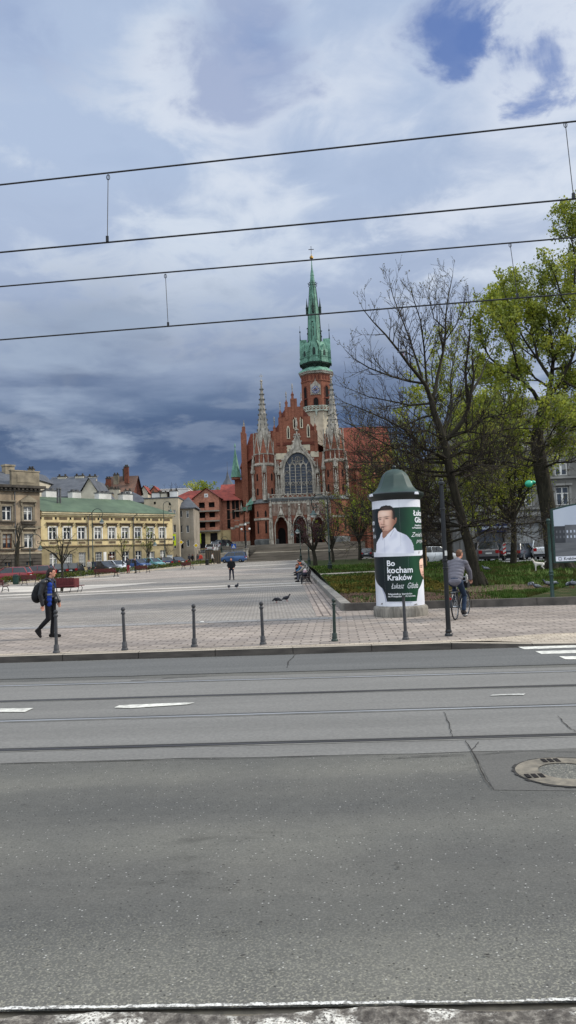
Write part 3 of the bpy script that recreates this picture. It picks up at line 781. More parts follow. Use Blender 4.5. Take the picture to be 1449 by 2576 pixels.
def yellow_house():
    pl, pr = P(105, 1447, 107), P(437, 1424, 125.5)
    ang = math.atan2(pr.y - pl.y, pr.x - pl.x); o = (pl.x, pl.y, 0.35)
    W = math.hypot(pr.x - pl.x, pr.y - pl.y)
    t = thing('townhouse', 'two-storey ochre townhouse with long green tin roof and white windows', 'house', o, ang)
    eave = on_plane(*Z3(640, 425), o, ang)[1] - o[2]
    holes, wins = [], []
    ux = [rect_px(o, ang, *(Z3(x - 24, 0)[0], Z3(x + 24, 0)[0]), Z3(0, 532 + (x - 398) * 0.018)[1], Z3(0, 626)[1]) for x in (398, 507, 616, 740, 845, 945, 1041, 1135, 1225)]
    zt = sum(r[3] for r in ux) / 9; zb = sum(r[2] for r in ux) / 9
    low = []
    for i, r in enumerate(ux):
        cx_ = (r[0] + r[1]) / 2; w_ = 1.25
        holes.append((cx_ - w_ / 2, cx_ + w_ / 2, zb, zt)); wins.append((cx_ - w_ / 2, zb, w_, zt - zb, 'cross'))
    base = 0.9; lt = base + 2.15
    dooru = on_plane(*Z3(840, 760), o, ang)[0]
    for i, r in enumerate(ux):
        cx_ = (r[0] + r[1]) / 2
        if i == 1:
            holes.append((cx_ - 0.8, cx_ + 0.8, 0.1, 2.9)); wins.append((cx_ - 0.8, 0.1, 1.6, 2.8, 'bars'))
        elif i == 7: holes.append((cx_ - 0.75, cx_ + 0.75, 0.1, 2.9)); wins.append((cx_ - 0.75, 0.1, 1.5, 2.8, 'cross'))
        else:
            holes.append((cx_ - 0.62, cx_ + 0.62, base, lt)); wins.append((cx_ - 0.62, base, 1.24, lt - base, 'bars' if i in (2, 3) else 'cross'))
    holes.append((dooru - 0.65, dooru + 0.65, 0.1, 2.7))
    mid = zb - 1.05
    b = MB(); wall_holes(b, W, mid, eave, [h for h in holes if h[2] > mid]); D = 11
    b.quad((0, 0, -1), (0, D, -1), (0, D, eave), (0, 0, eave)); b.quad((W, 0, -1), (W, D, -1), (W, D, eave), (W, 0, eave)); b.quad((0, D, -1), (W, D, -1), (W, D, eave), (0, D, eave))
    b.build('wall', M_OCHRE, t)
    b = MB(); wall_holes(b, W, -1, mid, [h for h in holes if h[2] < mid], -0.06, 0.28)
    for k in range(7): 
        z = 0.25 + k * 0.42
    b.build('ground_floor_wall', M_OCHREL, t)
    for (u, z, w_, h_, st) in wins: window(t, u, z, w_, h_, style=st)
    b = MB(); b.box(dooru - 0.64, dooru + 0.64, 0.13, 0.2, 0.1, 2.68); d_ = b.build('door', M_DOOR, t)
    b = MB()
    for s_ in (-1, 1): b.box(dooru + s_ * 0.32 - 0.2, dooru + s_ * 0.32 + 0.2, 0.10, 0.128, 0.5, 2.1)
    b.build('door_panel', M_HOOD, d_)
    for i, r in enumerate(ux):
        cx_ = (r[0] + r[1]) / 2
        b = MB(); hw = 0.625
        b.box(cx_ - hw - 0.17, cx_ - hw - 0.002, -0.05, 0.06, zb - 0.1, zt + 0.16); b.box(cx_ + hw + 0.002, cx_ + hw + 0.17, -0.05, 0.06, zb - 0.1, zt + 0.16)
        b.box(cx_ - hw - 0.002, cx_ + hw + 0.002, -0.05, 0.06, zt + 0.002, zt + 0.16)
        b.build('window_surround', M_WFRAME if i % 1 == 0 else M_TRIM, t)
        b = MB(); b.box(cx_ - 1.02, cx_ + 1.02, -0.3, 0.02, zt + 0.55, zt + 0.7); b.box(cx_ - 0.9, cx_ + 0.9, -0.14, 0.02, zt + 0.34, zt + 0.547)
        for s_ in (-1, 1): b.box(cx_ + s_ * 0.84 - 0.1, cx_ + s_ * 0.84 + 0.1, -0.2, 0.02, zt + 0.1, zt + 0.338)
        b.build('window_hood', M_HOOD, t)
        b = MB(); b.box(cx_ - 0.72, cx_ + 0.72, -0.04, 0.02, mid + 0.28, zb - 0.22); b.cur = 1; b.box(cx_ - 0.6, cx_ + 0.6, -0.055, 0.0, mid + 0.38, zb - 0.32); b.build('apron_panel', [M_TRIM, M_HOOD], t)
    b = MB(); b.box(-0.02, W + 0.05, -0.16, 0.02, zb - 0.12, zb - 0.02); b.box(-0.02, W + 0.05, -0.22, 0.02, mid, mid + 0.16); b.build('string_course', M_HOOD, t)
    b = MB(); b.box(-0.05, W + 0.3, -0.45, 0.1, eave - 0.25, eave - 0.02); b.box(-0.03, W + 0.2, -0.28, 0.0, eave - 0.5, eave - 0.252); b.build('cornice', M_TRIM, t)
    for i in range(10):
        u = W * (i + 0.5) / 10
        b = MB(); b.box(u - W / 20 + 0.55, u + W / 20 - 0.55, -0.02, 0.02, eave - 1.15, eave - 0.75); b.build('frieze_panel', M_HOOD, t)
        b = MB(); b.box(u - W / 20 - 0.14, u - W / 20 + 0.14, -0.03, 0.05, eave - 1.1, eave - 0.75); b.build('attic_vent', M_VOID, t)
    rz_ = on_plane(*Z3(640, 345), (pl.x - 5.5 * math.sin(ang) * 1, pl.y + 5.5 * math.cos(ang), o[2]), ang)[1] - o[2]
    rz_ = eave + 2.6
    b = MB(); A = [(-0.1, -0.55, eave), (W + 0.45, -0.55, eave), (W + 0.45, D, eave), (-0.1, D, eave), (-0.1, D / 2, rz_), (W - 4.2, D / 2, rz_)]
    b.add(A, [(0, 1, 5, 4), (1, 2, 5), (2, 3, 4, 5), (3, 0, 4), (0, 3, 2, 1)]); b.build('roof', M_GREENR, t)
    for u0_, u1_ in ((345, 425), (545, 610), (745, 838), (925, 1000)):
        a = on_plane(*Z3(u0_, 330), (pl.x - 6 * math.sin(ang), pl.y + 6 * math.cos(ang), o[2]), ang)[0]; c = on_plane(*Z3(u1_, 330), (pl.x - 6 * math.sin(ang), pl.y + 6 * math.cos(ang), o[2]), ang)[0]
        b = MB(); b.box(a, c, 5.9, 7.1, rz_ - 0.6, rz_ + 1.0); ch = b.build('chimney', M_WHITE, t)
        b = MB(); b.box(a - 0.1, c + 0.1, 5.8, 7.2, rz_ + 1.0, rz_ + 1.12); nfl = max(2, int((c - a) / 0.7))
        for k in range(nfl): b.box(a + (c - a) * (k + 0.3) / nfl, a + (c - a) * (k + 0.7) / nfl, 6.2, 6.8, rz_ + 1.12, rz_ + 1.4)
        b.build('chimney_cap', M_PIPE, ch)
    a = on_plane(*Z3(435, 350), (pl.x - 3 * math.sin(ang), pl.y + 3 * math.cos(ang), o[2]), ang)[0]
    for k in (0, 0.45):
        b = MB(); b.lathe([(0.13, 0), (0.13, 2.4)], 10, (a + k, 3, eave + 1.2)); b.lathe([(0.24, 2.4), (0.05, 2.65)], 10, (a + k, 3, eave + 1.2)); b.build('vent_pipe', M_PIPE, t)
    for zx in (663, 1005):
        u = on_plane(*Z3(zx, 600), o, ang)[0]
        b = MB(); b.tube([(u + 0.5, -0.5, eave - 0.1), (u, -0.14, eave - 0.6), (u, -0.12, 0)], 0.075, 8); b.build('downpipe', M_PIPE, t)
    u = on_plane(*Z3(790, 750), o, ang)[0]
    b = MB(); b.box(u - 0.25, u + 0.25, -0.09, -0.05, 1.3, 3.0); b.build('notice_board', M_WHITE, t)
    u = on_plane(*Z3(1091, 535), o, ang)[0]
    b = MB(); b.ball((u, -0.02, zt), 0.16, 8, 6); b.build('wall_plaque', M_HOOD, t)
    return t, o, ang, eave
YH, YO, YA, YE = yellow_house()

M_STUC = mat('weathered_stucco', (178, 158, 132), (128, 114, 98), 0.55, 0.95, dirt=0.4, detail=8)
M_STUCT = mat('weathered_trim', (160, 148, 126), (112, 104, 90), 0.8, 0.95, dirt=0.35)
M_STUCD = mat('blackened_stucco', (88, 82, 74), (62, 58, 53), 0.9, 0.95, dirt=0.3)
M_SLATE = mat('slate_roof', (92, 95, 101), (74, 77, 83), 0.8, 0.8, dirt=0.2)
def grey_house():
    ang = YA; pr = P(104, 1449, 106.2); W = 15.0
    o = (pr.x - W * math.cos(ang), pr.y - W * math.sin(ang), 0.35)
    t = thing('townhouse', 'weathered grey-brown townhouse with pediment window and heavy black cornice', 'house', o, ang)
    cor = on_plane(*Z3(210, 245), o, ang)[1] - o[2]
    cols = [on_plane(*Z3(50, 430), o, ang)[0], on_plane(*Z3(211, 435), o, ang)[0], on_plane(*Z3(-110, 430), o, ang)[0]]
    zt1, zb1 = on_plane(*Z3(211, 382), o, ang)[1] - o[2], on_plane(*Z3(211, 486), o, ang)[1] - o[2]
    zt2, zb2 = on_plane(*Z3(211, 586), o, ang)[1] - o[2], on_plane(*Z3(211, 692), o, ang)[1] - o[2]
    zmid = on_plane(*Z3(211, 735), o, ang)[1] - o[2]
    holes, wins = [], []
    for i, u in enumerate(cols):
        for (zb, zt) in ((zb1, zt1), (zb2, zt2)):
            holes.append((u - 0.68, u + 0.68, zb, zt)); wins.append((u - 0.68, zb, 1.36, zt - zb, M_BROWNF if (i == 0 and zb == zb2) else M_WFRAME))
    lows = [(u - 0.5, u + 0.5, 0.3, 2.0) for u in cols]
    b = MB(); wall_holes(b, W, zmid, cor, holes); D = 12
    b.quad((0, 0, -1), (0, D, -1), (0, D, cor), (0, 0, cor)); b.quad((W, 0, -1), (W, D, -1), (W, D, cor), (W, 0, cor)); b.quad((0, D, -1), (W, D, -1), (W, D, cor), (0, D, cor))
    b.build('wall', M_STUC, t)
    b = MB(); wall_holes(b, W + 0.05, -1, zmid, lows, -0.12, 0.3); b.build('ground_floor_wall', M_STUCD, t)
    b = MB()
    for k in range(6):
        z = 0.4 + k * (zmid - 0.7) / 6
        for u0_, u1_ in zip([0] + [c + 0.5 for c in sorted(cols)], [c - 0.5 for c in sorted(cols)] + [W]):
            if z < 2.0: b.box(u0_ + 0.02, u1_ - 0.02, -0.19, -0.1, z, z + (zmid - 0.7) / 6 - 0.1)
        if z >= 2.0: b.box(0.02, W, -0.19, -0.1, z, z + (zmid - 0.7) / 6 - 0.1)
    b.build('rusticated_stone', M_STUCD, t)
    for (u, z, w_, h_, m_) in wins: window(t, u, z, w_, h_, m_)
    for (a, c, d, e) in lows: window(t, a, d, c - a, e - d, M_HOOD, y=0.05)
    for i, u in enumerate(cols):
        for lev, (zb, zt) in enumerate(((zb1, zt1), (zb2, zt2))):
            b = MB()
            for s_ in (-1, 1): b.box(u + s_ * 0.86 - 0.15, u + s_ * 0.86 + 0.15, -0.12, 0.05, zb - 0.1, zt + 0.25)
            b.box(u - 0.71, u + 0.71, -0.1, 0.05, zt + 0.002, zt + 0.25); b.build('window_surround', M_STUCT, t)
            b = MB(); b.box(u - 1.15, u + 1.15, -0.3, 0.02, zb - 0.3, zb - 0.12); b.build('window_sill', M_STUCD, t)
            b = MB(); b.box(u - 1.25, u + 1.25, -0.4, 0.02, zt + 0.6, zt + 0.78)
            for s_ in (-1, 1): b.box(u + s_ * 1.05 - 0.1, u + s_ * 1.05 + 0.1, -0.25, 0.0, zt + 0.1, zt + 0.598)
            if lev == 0 and i != 0:
                b.prism([(u - 1.3, zt + 0.782), (u + 1.3, zt + 0.782), (u, zt + 1.55)], -0.4, 0.0)
            b.build('pediment' if lev == 0 and i else 'window_hood', M_STUCT, t)
            if lev == 0 and i == 1:
                bl = MB()
                for k in range(9): bl.lathe([(0.05, 0), (0.08, 0.2), (0.04, 0.4), (0.06, 0.62)], 6, (u - 0.9 + k * 0.225, -0.2, zb - 1.1))
                bl.box(u - 1.05, u + 1.05, -0.3, 0.0, zb - 0.48, zb - 0.38); bl.box(u - 1.05, u + 1.05, -0.3, 0.0, zb - 1.22, zb - 1.1); bl.build('balustrade', M_STUCD, t)
    b = MB(); b.box(-0.1, W + 0.55, -0.75, 0.1, cor, cor + 0.35); b.box(-0.1, W + 0.3, -0.4, 0.05, cor - 0.5, cor - 0.28)
    for k in range(24): b.box(k * W / 24 + 0.1, k * W / 24 + 0.4, -0.62, 0.0, cor - 0.27, cor - 0.003)
    b.build('cornice', M_STUCD, t)
    b = MB(); b.box(-0.1, W + 0.1, -0.2, 0.05, zmid - 0.05, zmid + 0.2); b.box(-0.05, W + 0.06, -0.16, 0.05, (zt2 + zb1) / 2 - 0.1, (zt2 + zb1) / 2 + 0.12); b.build('string_course', M_STUCT, t)
    b = MB(); b.box(W - 4.2, W, 0.0, 0.5, cor + 0.352, cor + 2.3); b.box(W - 4.3, W + 0.1, -0.08, 0.56, cor + 2.3, cor + 2.45); b.box(W - 3.4, W - 0.8, -0.05, 0.01, cor + 0.8, cor + 1.9); b.build('attic_panel', M_STUCT, t)
    b = MB(); b.prism([(0, cor + 0.36), (D, cor + 0.36), (D, cor + 2.8), (D - 6, cor + 2.9)], 0.0, W - 0.1, 'yz'); b.build('roof', M_SLATE, t)
    for uu, w_, hh in ((W - 5.5, 1.2, 4.2), (W - 2.2, 1.4, 3.6)):
        b = MB(); b.box(uu, uu + w_, 5, 6, cor + 1.5, cor + hh); b.box(uu - .1, uu + w_ + .1, 4.9, 6.1, cor + hh, cor + hh + .25); b.build('chimney', M_STUCT, t)
    b = MB(); u = on_plane(*Z3(107, 430), o, ang)[0]; b.tube([(u, -0.3, cor), (u, -0.22, cor - .6), (u, -0.22, 0)], 0.08, 8); b.build('downpipe', M_PIPE, t)
grey_house()

M_BEIGE = mat('beige_render', (184, 172, 150), (158, 148, 130), 0.6, 0.93, dirt=0.3)
M_GREYR = mat('grey_render', (150, 142, 130), (126, 119, 108), 0.6, 0.93, dirt=0.3)
M_CREAM = mat('cream_render', (206, 198, 178), (182, 174, 156), 0.6, 0.93, dirt=0.2)
M_REDR = mat('red_tile_roof', (150, 72, 60), (120, 58, 50), 1.2, 0.8, dirt=0.25)
M_BRICKO = mat('orange_brick', (184, 128, 104), (152, 102, 84), 2.5, 0.95, dirt=0.3)
M_BRICKD = mat('dark_brick', (126, 74, 56), (92, 58, 46), 2.0, 0.95, dirt=0.4)

def block(label, px, Y, z0, D, roof, wm, rm, wins=(), ang=0.0, cat='house', chims=(), name='townhouse', rise=3.0, fine=True, top_px=None):
    """px = (left, right, top) pixels of the facade at depth Y"""
    a, c = P(px[0], px[2], Y), P(px[1], px[2], Y + math.tan(ang) * 0)
    W = (c.x - a.x) / max(0.2, math.cos(ang)) if ang == 0 else None
    o = (a.x, Y, z0)
    if W is None: W = on_plane(px[1], px[2], o, ang)[0]
    H = on_plane((px[0] + px[1]) / 2, px[2], o, ang)[1] - z0
    t = thing(name, label, cat, o, ang)
    holes = []
    for (x0, x1, y0, y1, st) in wins:
        r = rect_px(o, ang, x0, x1, y0, y1); holes.append(r)
    b = MB(); wall_holes(b, W, -1, H, holes)
    if roof == 'gable_front':
        b.add([(0, 0, H), (W, 0, H), (W / 2, 0, H + rise)], [(0, 1, 2)])
        b.add([(0, D, H), (W, D, H), (W / 2, D, H + rise)], [(0, 1, 2)])
    if roof == 'shed': b.add([(0, 0, H), (0, D, H), (0, D, H + rise), (W, 0, H), (W, D, H), (W, D, H + rise)], [(0, 1, 2), (3, 4, 5)])
    if roof == 'gable': b.add([(0, 0, H), (0, D, H), (0, D / 2, H + rise), (W, 0, H), (W, D, H), (W, D / 2, H + rise)], [(0, 1, 2), (3, 4, 5)])
    b.quad((0, 0, -1), (0, D, -1), (0, D, H), (0, 0, H)); b.quad((W, 0, -1), (W, D, -1), (W, D, H), (W, 0, H)); b.quad((0, D, -1), (W, D, -1), (W, D, H), (0, D, H))
    b.build('wall', wm, t)
    b = MB(); e = 0.35
    if roof == 'flat': b.box(-0.1, W + 0.1, -0.1, D, H, H + 0.2)
    elif roof == 'gable': b.add([(-e, -e, H - .05), (W + e, -e, H - .05), (W + e, D / 2, H + rise), (-e, D / 2, H + rise), (W + e, D + e, H - .05), (-e, D + e, H - .05), (-e, -e, H - .25), (W + e, -e, H - .25)], [(0, 1, 2, 3), (3, 2, 4, 5), (6, 7, 1, 0)])
    elif roof == 'hip': b.add([(-e, -e, H), (W + e, -e, H), (W + e, D + e, H), (-e, D + e, H), (min(W / 2, D / 2), D / 2, H + rise), (max(W / 2, W - D / 2), D / 2, H + rise), (-e, -e, H - .2), (W + e, -e, H - .2)], [(0, 1, 5, 4), (1, 2, 5), (2, 3, 4, 5), (3, 0, 4), (6, 7, 1, 0)])
    elif roof == 'gable_front': b.add([(-e, -e, H - .1), (W / 2, -e, H + rise + .1), (W / 2, D, H + rise + .1), (-e, D, H - .1), (W + e, -e, H - .1), (W + e, D, H - .1)], [(0, 1, 2, 3), (1, 4, 5, 2)])
    elif roof == 'shed': b.add([(-e, -e, H - .02), (W + e, -e, H - .02), (W + e, D, H + rise), (-e, D, H + rise), (-e, -e, H - .22), (W + e, -e, H - .22)], [(0, 1, 2, 3), (4, 5, 1, 0)])
    b.build('roof', rm, t)
    for r, wv in zip(holes, wins):
        if wv[4] == 'void':
            b = MB(); b.quad((r[0], 0.215, r[2]), (r[1], 0.215, r[2]), (r[1], 0.215, r[3]), (r[0], 0.215, r[3])); b.build('opening', M_VOID, t)
        else: window(t, r[0], r[2], r[1] - r[0], r[3] - r[2], style=wv[4] if (r[1] - r[0]) > 0.6 else 'plain')
    for (u, w_, y_, z_, h_, m_) in chims:
        b = MB(); b.box(u * W, u * W + w_, y_, y_ + 0.8, H + z_, H + z_ + h_); ch = b.build('chimney', m_, t)
        b = MB(); b.box(u * W - .08, u * W + w_ + .08, y_ - .08, y_ + .88, H + z_ + h_, H + z_ + h_ + .15); b.box(u * W + .1, u * W + .35, y_ + .2, y_ + .6, H + z_ + h_ + .15, H + z_ + h_ + .5); b.box(u * W + w_ - .35, u * W + w_ - .1, y_ + .2, y_ + .6, H + z_ + h_ + .15, H + z_ + h_ + .5)
        b.build('chimney_cap', M_STUCD, ch)
    return t, o, W, H
def z3w(L): return [(Z3(a, 0)[0], Z3(b_, 0)[0], Z3(0, c)[1], Z3(0, d)[1], s_) for a, b_, c, d, s_ in L]
def z4w(L): return [(Z4(a, 0)[0], Z4(b_, 0)[0], Z4(0, c)[1], Z4(0, d)[1], s_) for a, b_, c, d, s_ in L]
# second row behind the two townhouses
block('house with long plain slate roof and three squat chimneys, behind the green roof', (96, 212, 1249), 128, 0.8, 9, 'shed', M_GREYR, M_SLATE, chims=((0.12, 1.5, 8, 3.2, 1.0, M_CREAM), (0.52, 1.5, 8, 3.2, 1.0, M_CREAM), (0.82, 1.4, 8, 3.2, 0.8, M_CREAM)), rise=4.3)
block('cream gable end rising behind the slate roof', (198, 252, 1250), 124, 0.8, 10, 'gable_front', M_CREAM, M_SLATE, rise=3.0)
block('pale gable with chimney, behind the attic of the weathered townhouse', (58, 95, 1207), 126, 0.8, 8, 'gable_front', M_CREAM, M_SLATE, chims=((0.05, 0.9, 2, 0.4, 1.6, M_STUCT),), rise=1.4)
block('old brick house with patched gable and many chimney stacks', (262, 334, 1238), 150, 1.0, 9, 'gable', M_BRICKD, mat('brown_roof', (112, 84, 70), (88, 72, 64), 1, .9), chims=((0.02, 0.9, 1, 0.2, 2.6, M_BRICKD), (0.25, 1.0, 2, 1.0, 2.6, M_STUCT), (0.55, 1.0, 3, 2.0, 2.7, M_STUCD), (0.68, 0.8, 1, 1.8, 3.2, M_BRICKD)), rise=3.6)
block('low outbuilding with chimneys, in front of the old brick house', (214, 282, 1243), 138, 1.0, 6, 'flat', M_STUCT, M_SLATE, chims=((0.1, 0.9, 1, 0, 1.0, M_CREAM), (0.35, 1.0, 1, 0, 1.7, M_STUCD), (0.6, 1.0, 1, 0, 1.2, M_STUCT), (0.85, .8, 1, 0, .9, M_CREAM)))
block('grey mansard house between the green roof and the beige parapet', (276, 372, 1264), 136, 1.0, 8, 'hip', M_GREYR, M_SLATE, rise=2.2, chims=((0.08, 1.0, 1, 0.5, 2.0, M_CREAM), (0.35, 1.2, 1, 0.5, 1.6, M_WHITE)))
block('tall beige house with round attic holes and blind parapet', (362, 448, 1254), 132, 0.9, 10, 'flat', M_BEIGE, M_SLATE, z3w([(1267, 1287, 405, 440, 'cross'), (1309, 1326, 405, 460, 'cross'), (1309, 1330, 517, 578, 'cross'), (1160, 1176, 345, 365, 'void'), (1273, 1288, 352, 372, 'void'), (1312, 1330, 640, 700, 'cross')]), chims=((0.05, 1.6, 6, 0.2, 1.3, M_WHITE), (0.3, 1.2, 6, 0.2, 1.2, M_CREAM), (0.6, 1.4, 6, 0.2, 1.5, M_WHITE)))
block('grey three-storey house with hipped slate roof beside the street climbing to the church', (447, 486, 1277), 134, 0.9, 9, 'hip', M_GREYR, M_SLATE, z3w([(1355, 1377, 410, 462, 'cross'), (1407, 1425, 412, 465, 'cross'), (1357, 1379, 520, 578, 'cross'), (1407, 1428, 520, 578, 'cross'), (1362, 1384, 632, 698, 'void'), (1409, 1430, 632, 682, 'cross')]), rise=2.2)
block('white flat-roofed modern house with dark ribbon window', (404, 474, 1231), 176, 4.0, 10, 'flat', M_WHITE, M_WHITE, [(408, 436, 1237, 1252, 'void')])
for i, (x0, x1, yt, Y, lab) in enumerate(((352, 372, 1240, 172, 'small red-roofed house with dormers on the slope, leftmost of the two'), (376, 400, 1240, 176, 'small orange-gabled house on the slope, beside the white modern house'))):
    block(lab, (x0, x1, yt), Y, 4.0, 6, 'gable_front', M_CREAM if i == 0 else M_BRICKO, M_REDR, rise=1.6)

# unfinished brick house
def brick_house():
    Y = 150.0; ang = rad(-4)
    a = P(*Z4(472, 600), Y); o = (a.x, Y, 3.4)
    t = thing('brick_building', 'unfinished orange brick building with empty dark openings and red roof', 'building', o, ang)
    W = on_plane(*Z4(662, 500), o, ang)[0]; H = on_plane(*Z4(560, 315), o, ang)[1] - o[2]; ap = on_plane(*Z4(562, 246), o, ang)[1] - o[2]
    ops = [rect_px(o, ang, *(Z4(x0, 0)[0], Z4(x1, 0)[0]), Z4(0, y0)[1], Z4(0, y1)[1]) for x0, x1, y0, y1 in
           ((504, 549, 350, 406), (578, 623, 348, 404), (508, 553, 427, 481), (582, 626, 424, 479), (508, 555, 500, 555), (584, 628, 498, 553))]
    sm = rect_px(o, ang, Z4(549, 0)[0], Z4(570, 0)[0], Z4(0, 288)[1], Z4(0, 308)[1])
    gf = on_plane(*Z4(560, 560), o, ang)[1] - o[2]
    b = MB(); wall_holes(b, W, gf, H, ops, depth=0.5)
    b.add([(0, 0, H), (W, 0, H), (W / 2, 0, ap)], [(0, 1, 2)])
    Dr = 9.0; b.quad((W, 0, gf), (W, Dr, gf), (W, Dr, H), (W, 0, H)); b.quad((0, 0, gf), (0, 14, gf), (0, 14, H), (0, 0, H)); b.quad((0, Dr + 5, gf), (W, Dr + 5, gf), (W, Dr + 5, H), (0, Dr + 5, H))
    b.box(-6.5, -0.02, 3.0, 13, gf, H - 0.4)
    b.box(W + 0.02, W + 3.6, 3.6, 13, gf, H - 0.4)
    b.build('wall', M_BRICKO, t)
    b = MB(); b.box(-0.05, W + 0.05, -0.05, 13.9, -1, gf - 0.01); b.box(-6.55, -0.06, 2.9, 13.5, -1, gf - 0.01); b.box(W + 0.06, W + 3.65, 3.5, 13.5, -1, gf - 0.01); b.build('rendered_base', M_OCHRE, t)
    for r in ops:
        b = MB(); b.quad((r[0], 0.49, r[2]), (r[1], 0.49, r[2]), (r[1], 0.49, r[3]), (r[0], 0.49, r[3])); b.build('opening', M_VOID, t)
    for zz in (ops[0][2], ops[2][2], ops[4][2]):
        b = MB(); b.box(0.0, W + 0.1, -0.9, 0.0, zz - 0.45, zz - 0.2); sl = b.build('balcony', M_GREYR, t)
        b = MB(); b.box(0.2, W * 0.45, -0.85, -0.75, zz - 0.198, zz + 0.28); b.box(W * 0.55, W - 0.1, -0.85, -0.75, zz - 0.198, zz + 0.35); b.build('balcony_wall', M_BRICKO, sl)
        for k in (0.35, 1.4):
            b = MB(); b.box(W + 0.6 + k, W + 1.2 + k, 3.55, 3.6, zz + 0.1, zz + 1.9); b.build('opening', M_VOID, t)
        b = MB(); b.box(W + 2.7, W + 3.4, 3.55, 3.6, zz - 0.2, zz + 1.9); b.build('opening', M_VOID, t)
        b = MB(); b.box(W + 2.5, W + 4.3, 2.8, 3.6, zz - 0.45, zz - 0.2); b.build('balcony', M_GREYR, t)
        b = MB(); b.box(-2.4, -1.4, 2.94, 2.99, zz + 0.1, zz + 1.7); b.build('opening', M_VOID, t)
    b = MB(); b.box(sm[0] - .1, sm[1] + .1, -0.06, 0.0, sm[2] - .1, sm[3] + .1); b.cur = 1; b.box(sm[0] + .1, sm[1] - .1, -0.08, -0.02, sm[2] + .1, sm[3] - .1); b.build('gable_window', [M_WFRAME, M_GLASS], t)
    b = MB(); e = 0.4
    b.add([(-e, -e, H - .2), (W / 2, -e, ap + .15), (W / 2, 9, ap + .15), (-e, 9, H - .2), (W + e, -e, H - .2), (W + e, 9, H - .2)], [(0, 1, 2, 3), (1, 4, 5, 2)])
    b.add([(-7, 2.6, H - .5), (W + 4, 2.6, H - .5), (W + 4, 13.5, H - .5), (-7, 13.5, H - .5), (-2.5, 8, ap + .4), (W, 8, ap + .4)], [(0, 1, 5, 4), (1, 2, 5), (2, 3, 4, 5), (3, 0, 4)])
    b.build('roof', M_REDR, t)
    for u0_, u1_ in ((0.08, 0.42), (0.62, 0.9)):
        b = MB(); b.box(W * u0_, W * u1_, -0.09, -0.055, 0.4, gf - 0.6); b.build('shop_opening', M_VOID, t)
brick_house()
block('red-roofed brick wing with pale side gable, squeezed between the unfinished building and the church', (556, 600, 1243), 168, 4.0, 10, 'gable', M_BRICKO, M_REDR, rise=2.6)
# dark little spire far behind
sp = P(573, 1216, 210); tt = thing('turret', 'thin dark pointed roof turret far behind the red roofs', 'turret', (sp.x, 210, 8))
hz = sp.z - 8; b = MB(); b.lathe([(1.7, -3), (1.7, hz - 1.0), (2.0, hz - 1.0), (0.5, hz + 1.4), (0.05, hz + 3.5)], 8); b.build('turret_roof', M_SLATE, tt)
b = MB(); b.lathe([(0.05, hz + 3.5), (0.03, hz + 6)], 5); b.build('finial', M_PIPE, tt)

# right side: two tall grey tenements behind the trees
M_GREYT = mat('grey_tenement_stone', (132, 130, 125), (102, 100, 96), 0.5, 0.93, dirt=0.3)
M_GREYT2 = mat('grey_tenement_trim', (150, 148, 143), (124, 122, 118), 0.7, 0.93, dirt=0.2)
def tenement(label, o, ang, W, H, ncol, nst, gfh=4.3, shop=True):
    t = thing('tenement', label, 'tenement', o, ang)
    holes, wins = [], []; fh = (H - gfh - 1.2) / nst; cw = W / ncol
    for i in range(ncol):
        for j in range(nst):
            u, z = cw * (i + 0.5) - 0.65, gfh + fh * j + 0.9
            holes.append((u, u + 1.3, z, z + fh * 0.6)); wins.append((u, z, 1.3, fh * 0.6))
    gfo = [(cw * i + 0.45, cw * (i + 1) - 0.45, 0.5, 3.5) for i in range(ncol)]
    b = MB(); wall_holes(b, W, gfh, H, holes); D = 13
    b.quad((0, 0, -1), (0, D, -1), (0, D, H), (0, 0, H)); b.quad((W, 0, -1), (W, D, -1), (W, D, H), (W, 0, H)); b.quad((0, D, -1), (W, D, -1), (W, D, H), (0, D, H)); b.quad((0, 0, H), (W, 0, H), (W, D, H), (0, D, H))
    b.build('wall', M_GREYT, t)
    b = MB(); wall_holes(b, W, -1, gfh, gfo, -0.15, 0.5); b.build('shopfront_wall', M_GREYT, t)
    for wv in wins: window(t, *wv)
    for j in range(nst):
        b = MB()
        for i in range(ncol):
            u = cw * (i + 0.5)
        b.box(0, W, -0.22, 0.0, gfh + fh * j + 0.55, gfh + fh * j + 0.75); b.build('string_course', M_GREYT2, t)
    for i in range(ncol):
        for j in range(nst):
            u, z = cw * (i + 0.5), gfh + fh * j + 0.9
            b = MB(); b.box(u - 0.95, u + 0.95, -0.28, 0.0, z + fh * 0.6 + 0.15, z + fh * 0.6 + 0.35)
            b.box(u - 0.9, u - 0.68, -0.08, 0.0, z, z + fh * 0.6 + 0.148); b.box(u + 0.68, u + 0.9, -0.08, 0.0, z, z + fh * 0.6 + 0.148); b.build('window_surround', M_GREYT2, t)
        a, c, d, e = gfo[i]; b = MB(); b.quad((a, 0.3, d), (c, 0.3, d), (c, 0.3, e), (a, 0.3, e)); sw = b.build('shop_window', M_GLASS, t)
        b = MB(); n = 3
        for k in range(n + 1): x = a + (c - a - 0.08) * k / n; b.box(x, x + 0.08, 0.2, 0.29, d, e)
        b.box(a, c, 0.19, 0.28, e - 0.9, e - 0.82); b.build('shop_frame', M_GREYT2 if i % 2 else M_STUCD, sw)
    b = MB(); b.box(-0.2, W + 0.2, -0.6, 0.1, H - 0.5, H); b.box(0, W, -0.3, 0.0, gfh - 0.15, gfh + 0.25); b.build('cornice', M_GREYT2, t)
    b = MB(); b.prism([(-0.3, H + .01), (D, H + .01), (D / 2, H + 3)], -0.1, W + 0.1, 'yz'); b.build('roof', M_SLATE, t)
    return t
TEN = tenement('tall grey tenement with shopfronts facing the lawn, behind the parked cars', (18.5, 78, 0.7), 0, 34, 14.6, 9, 3)
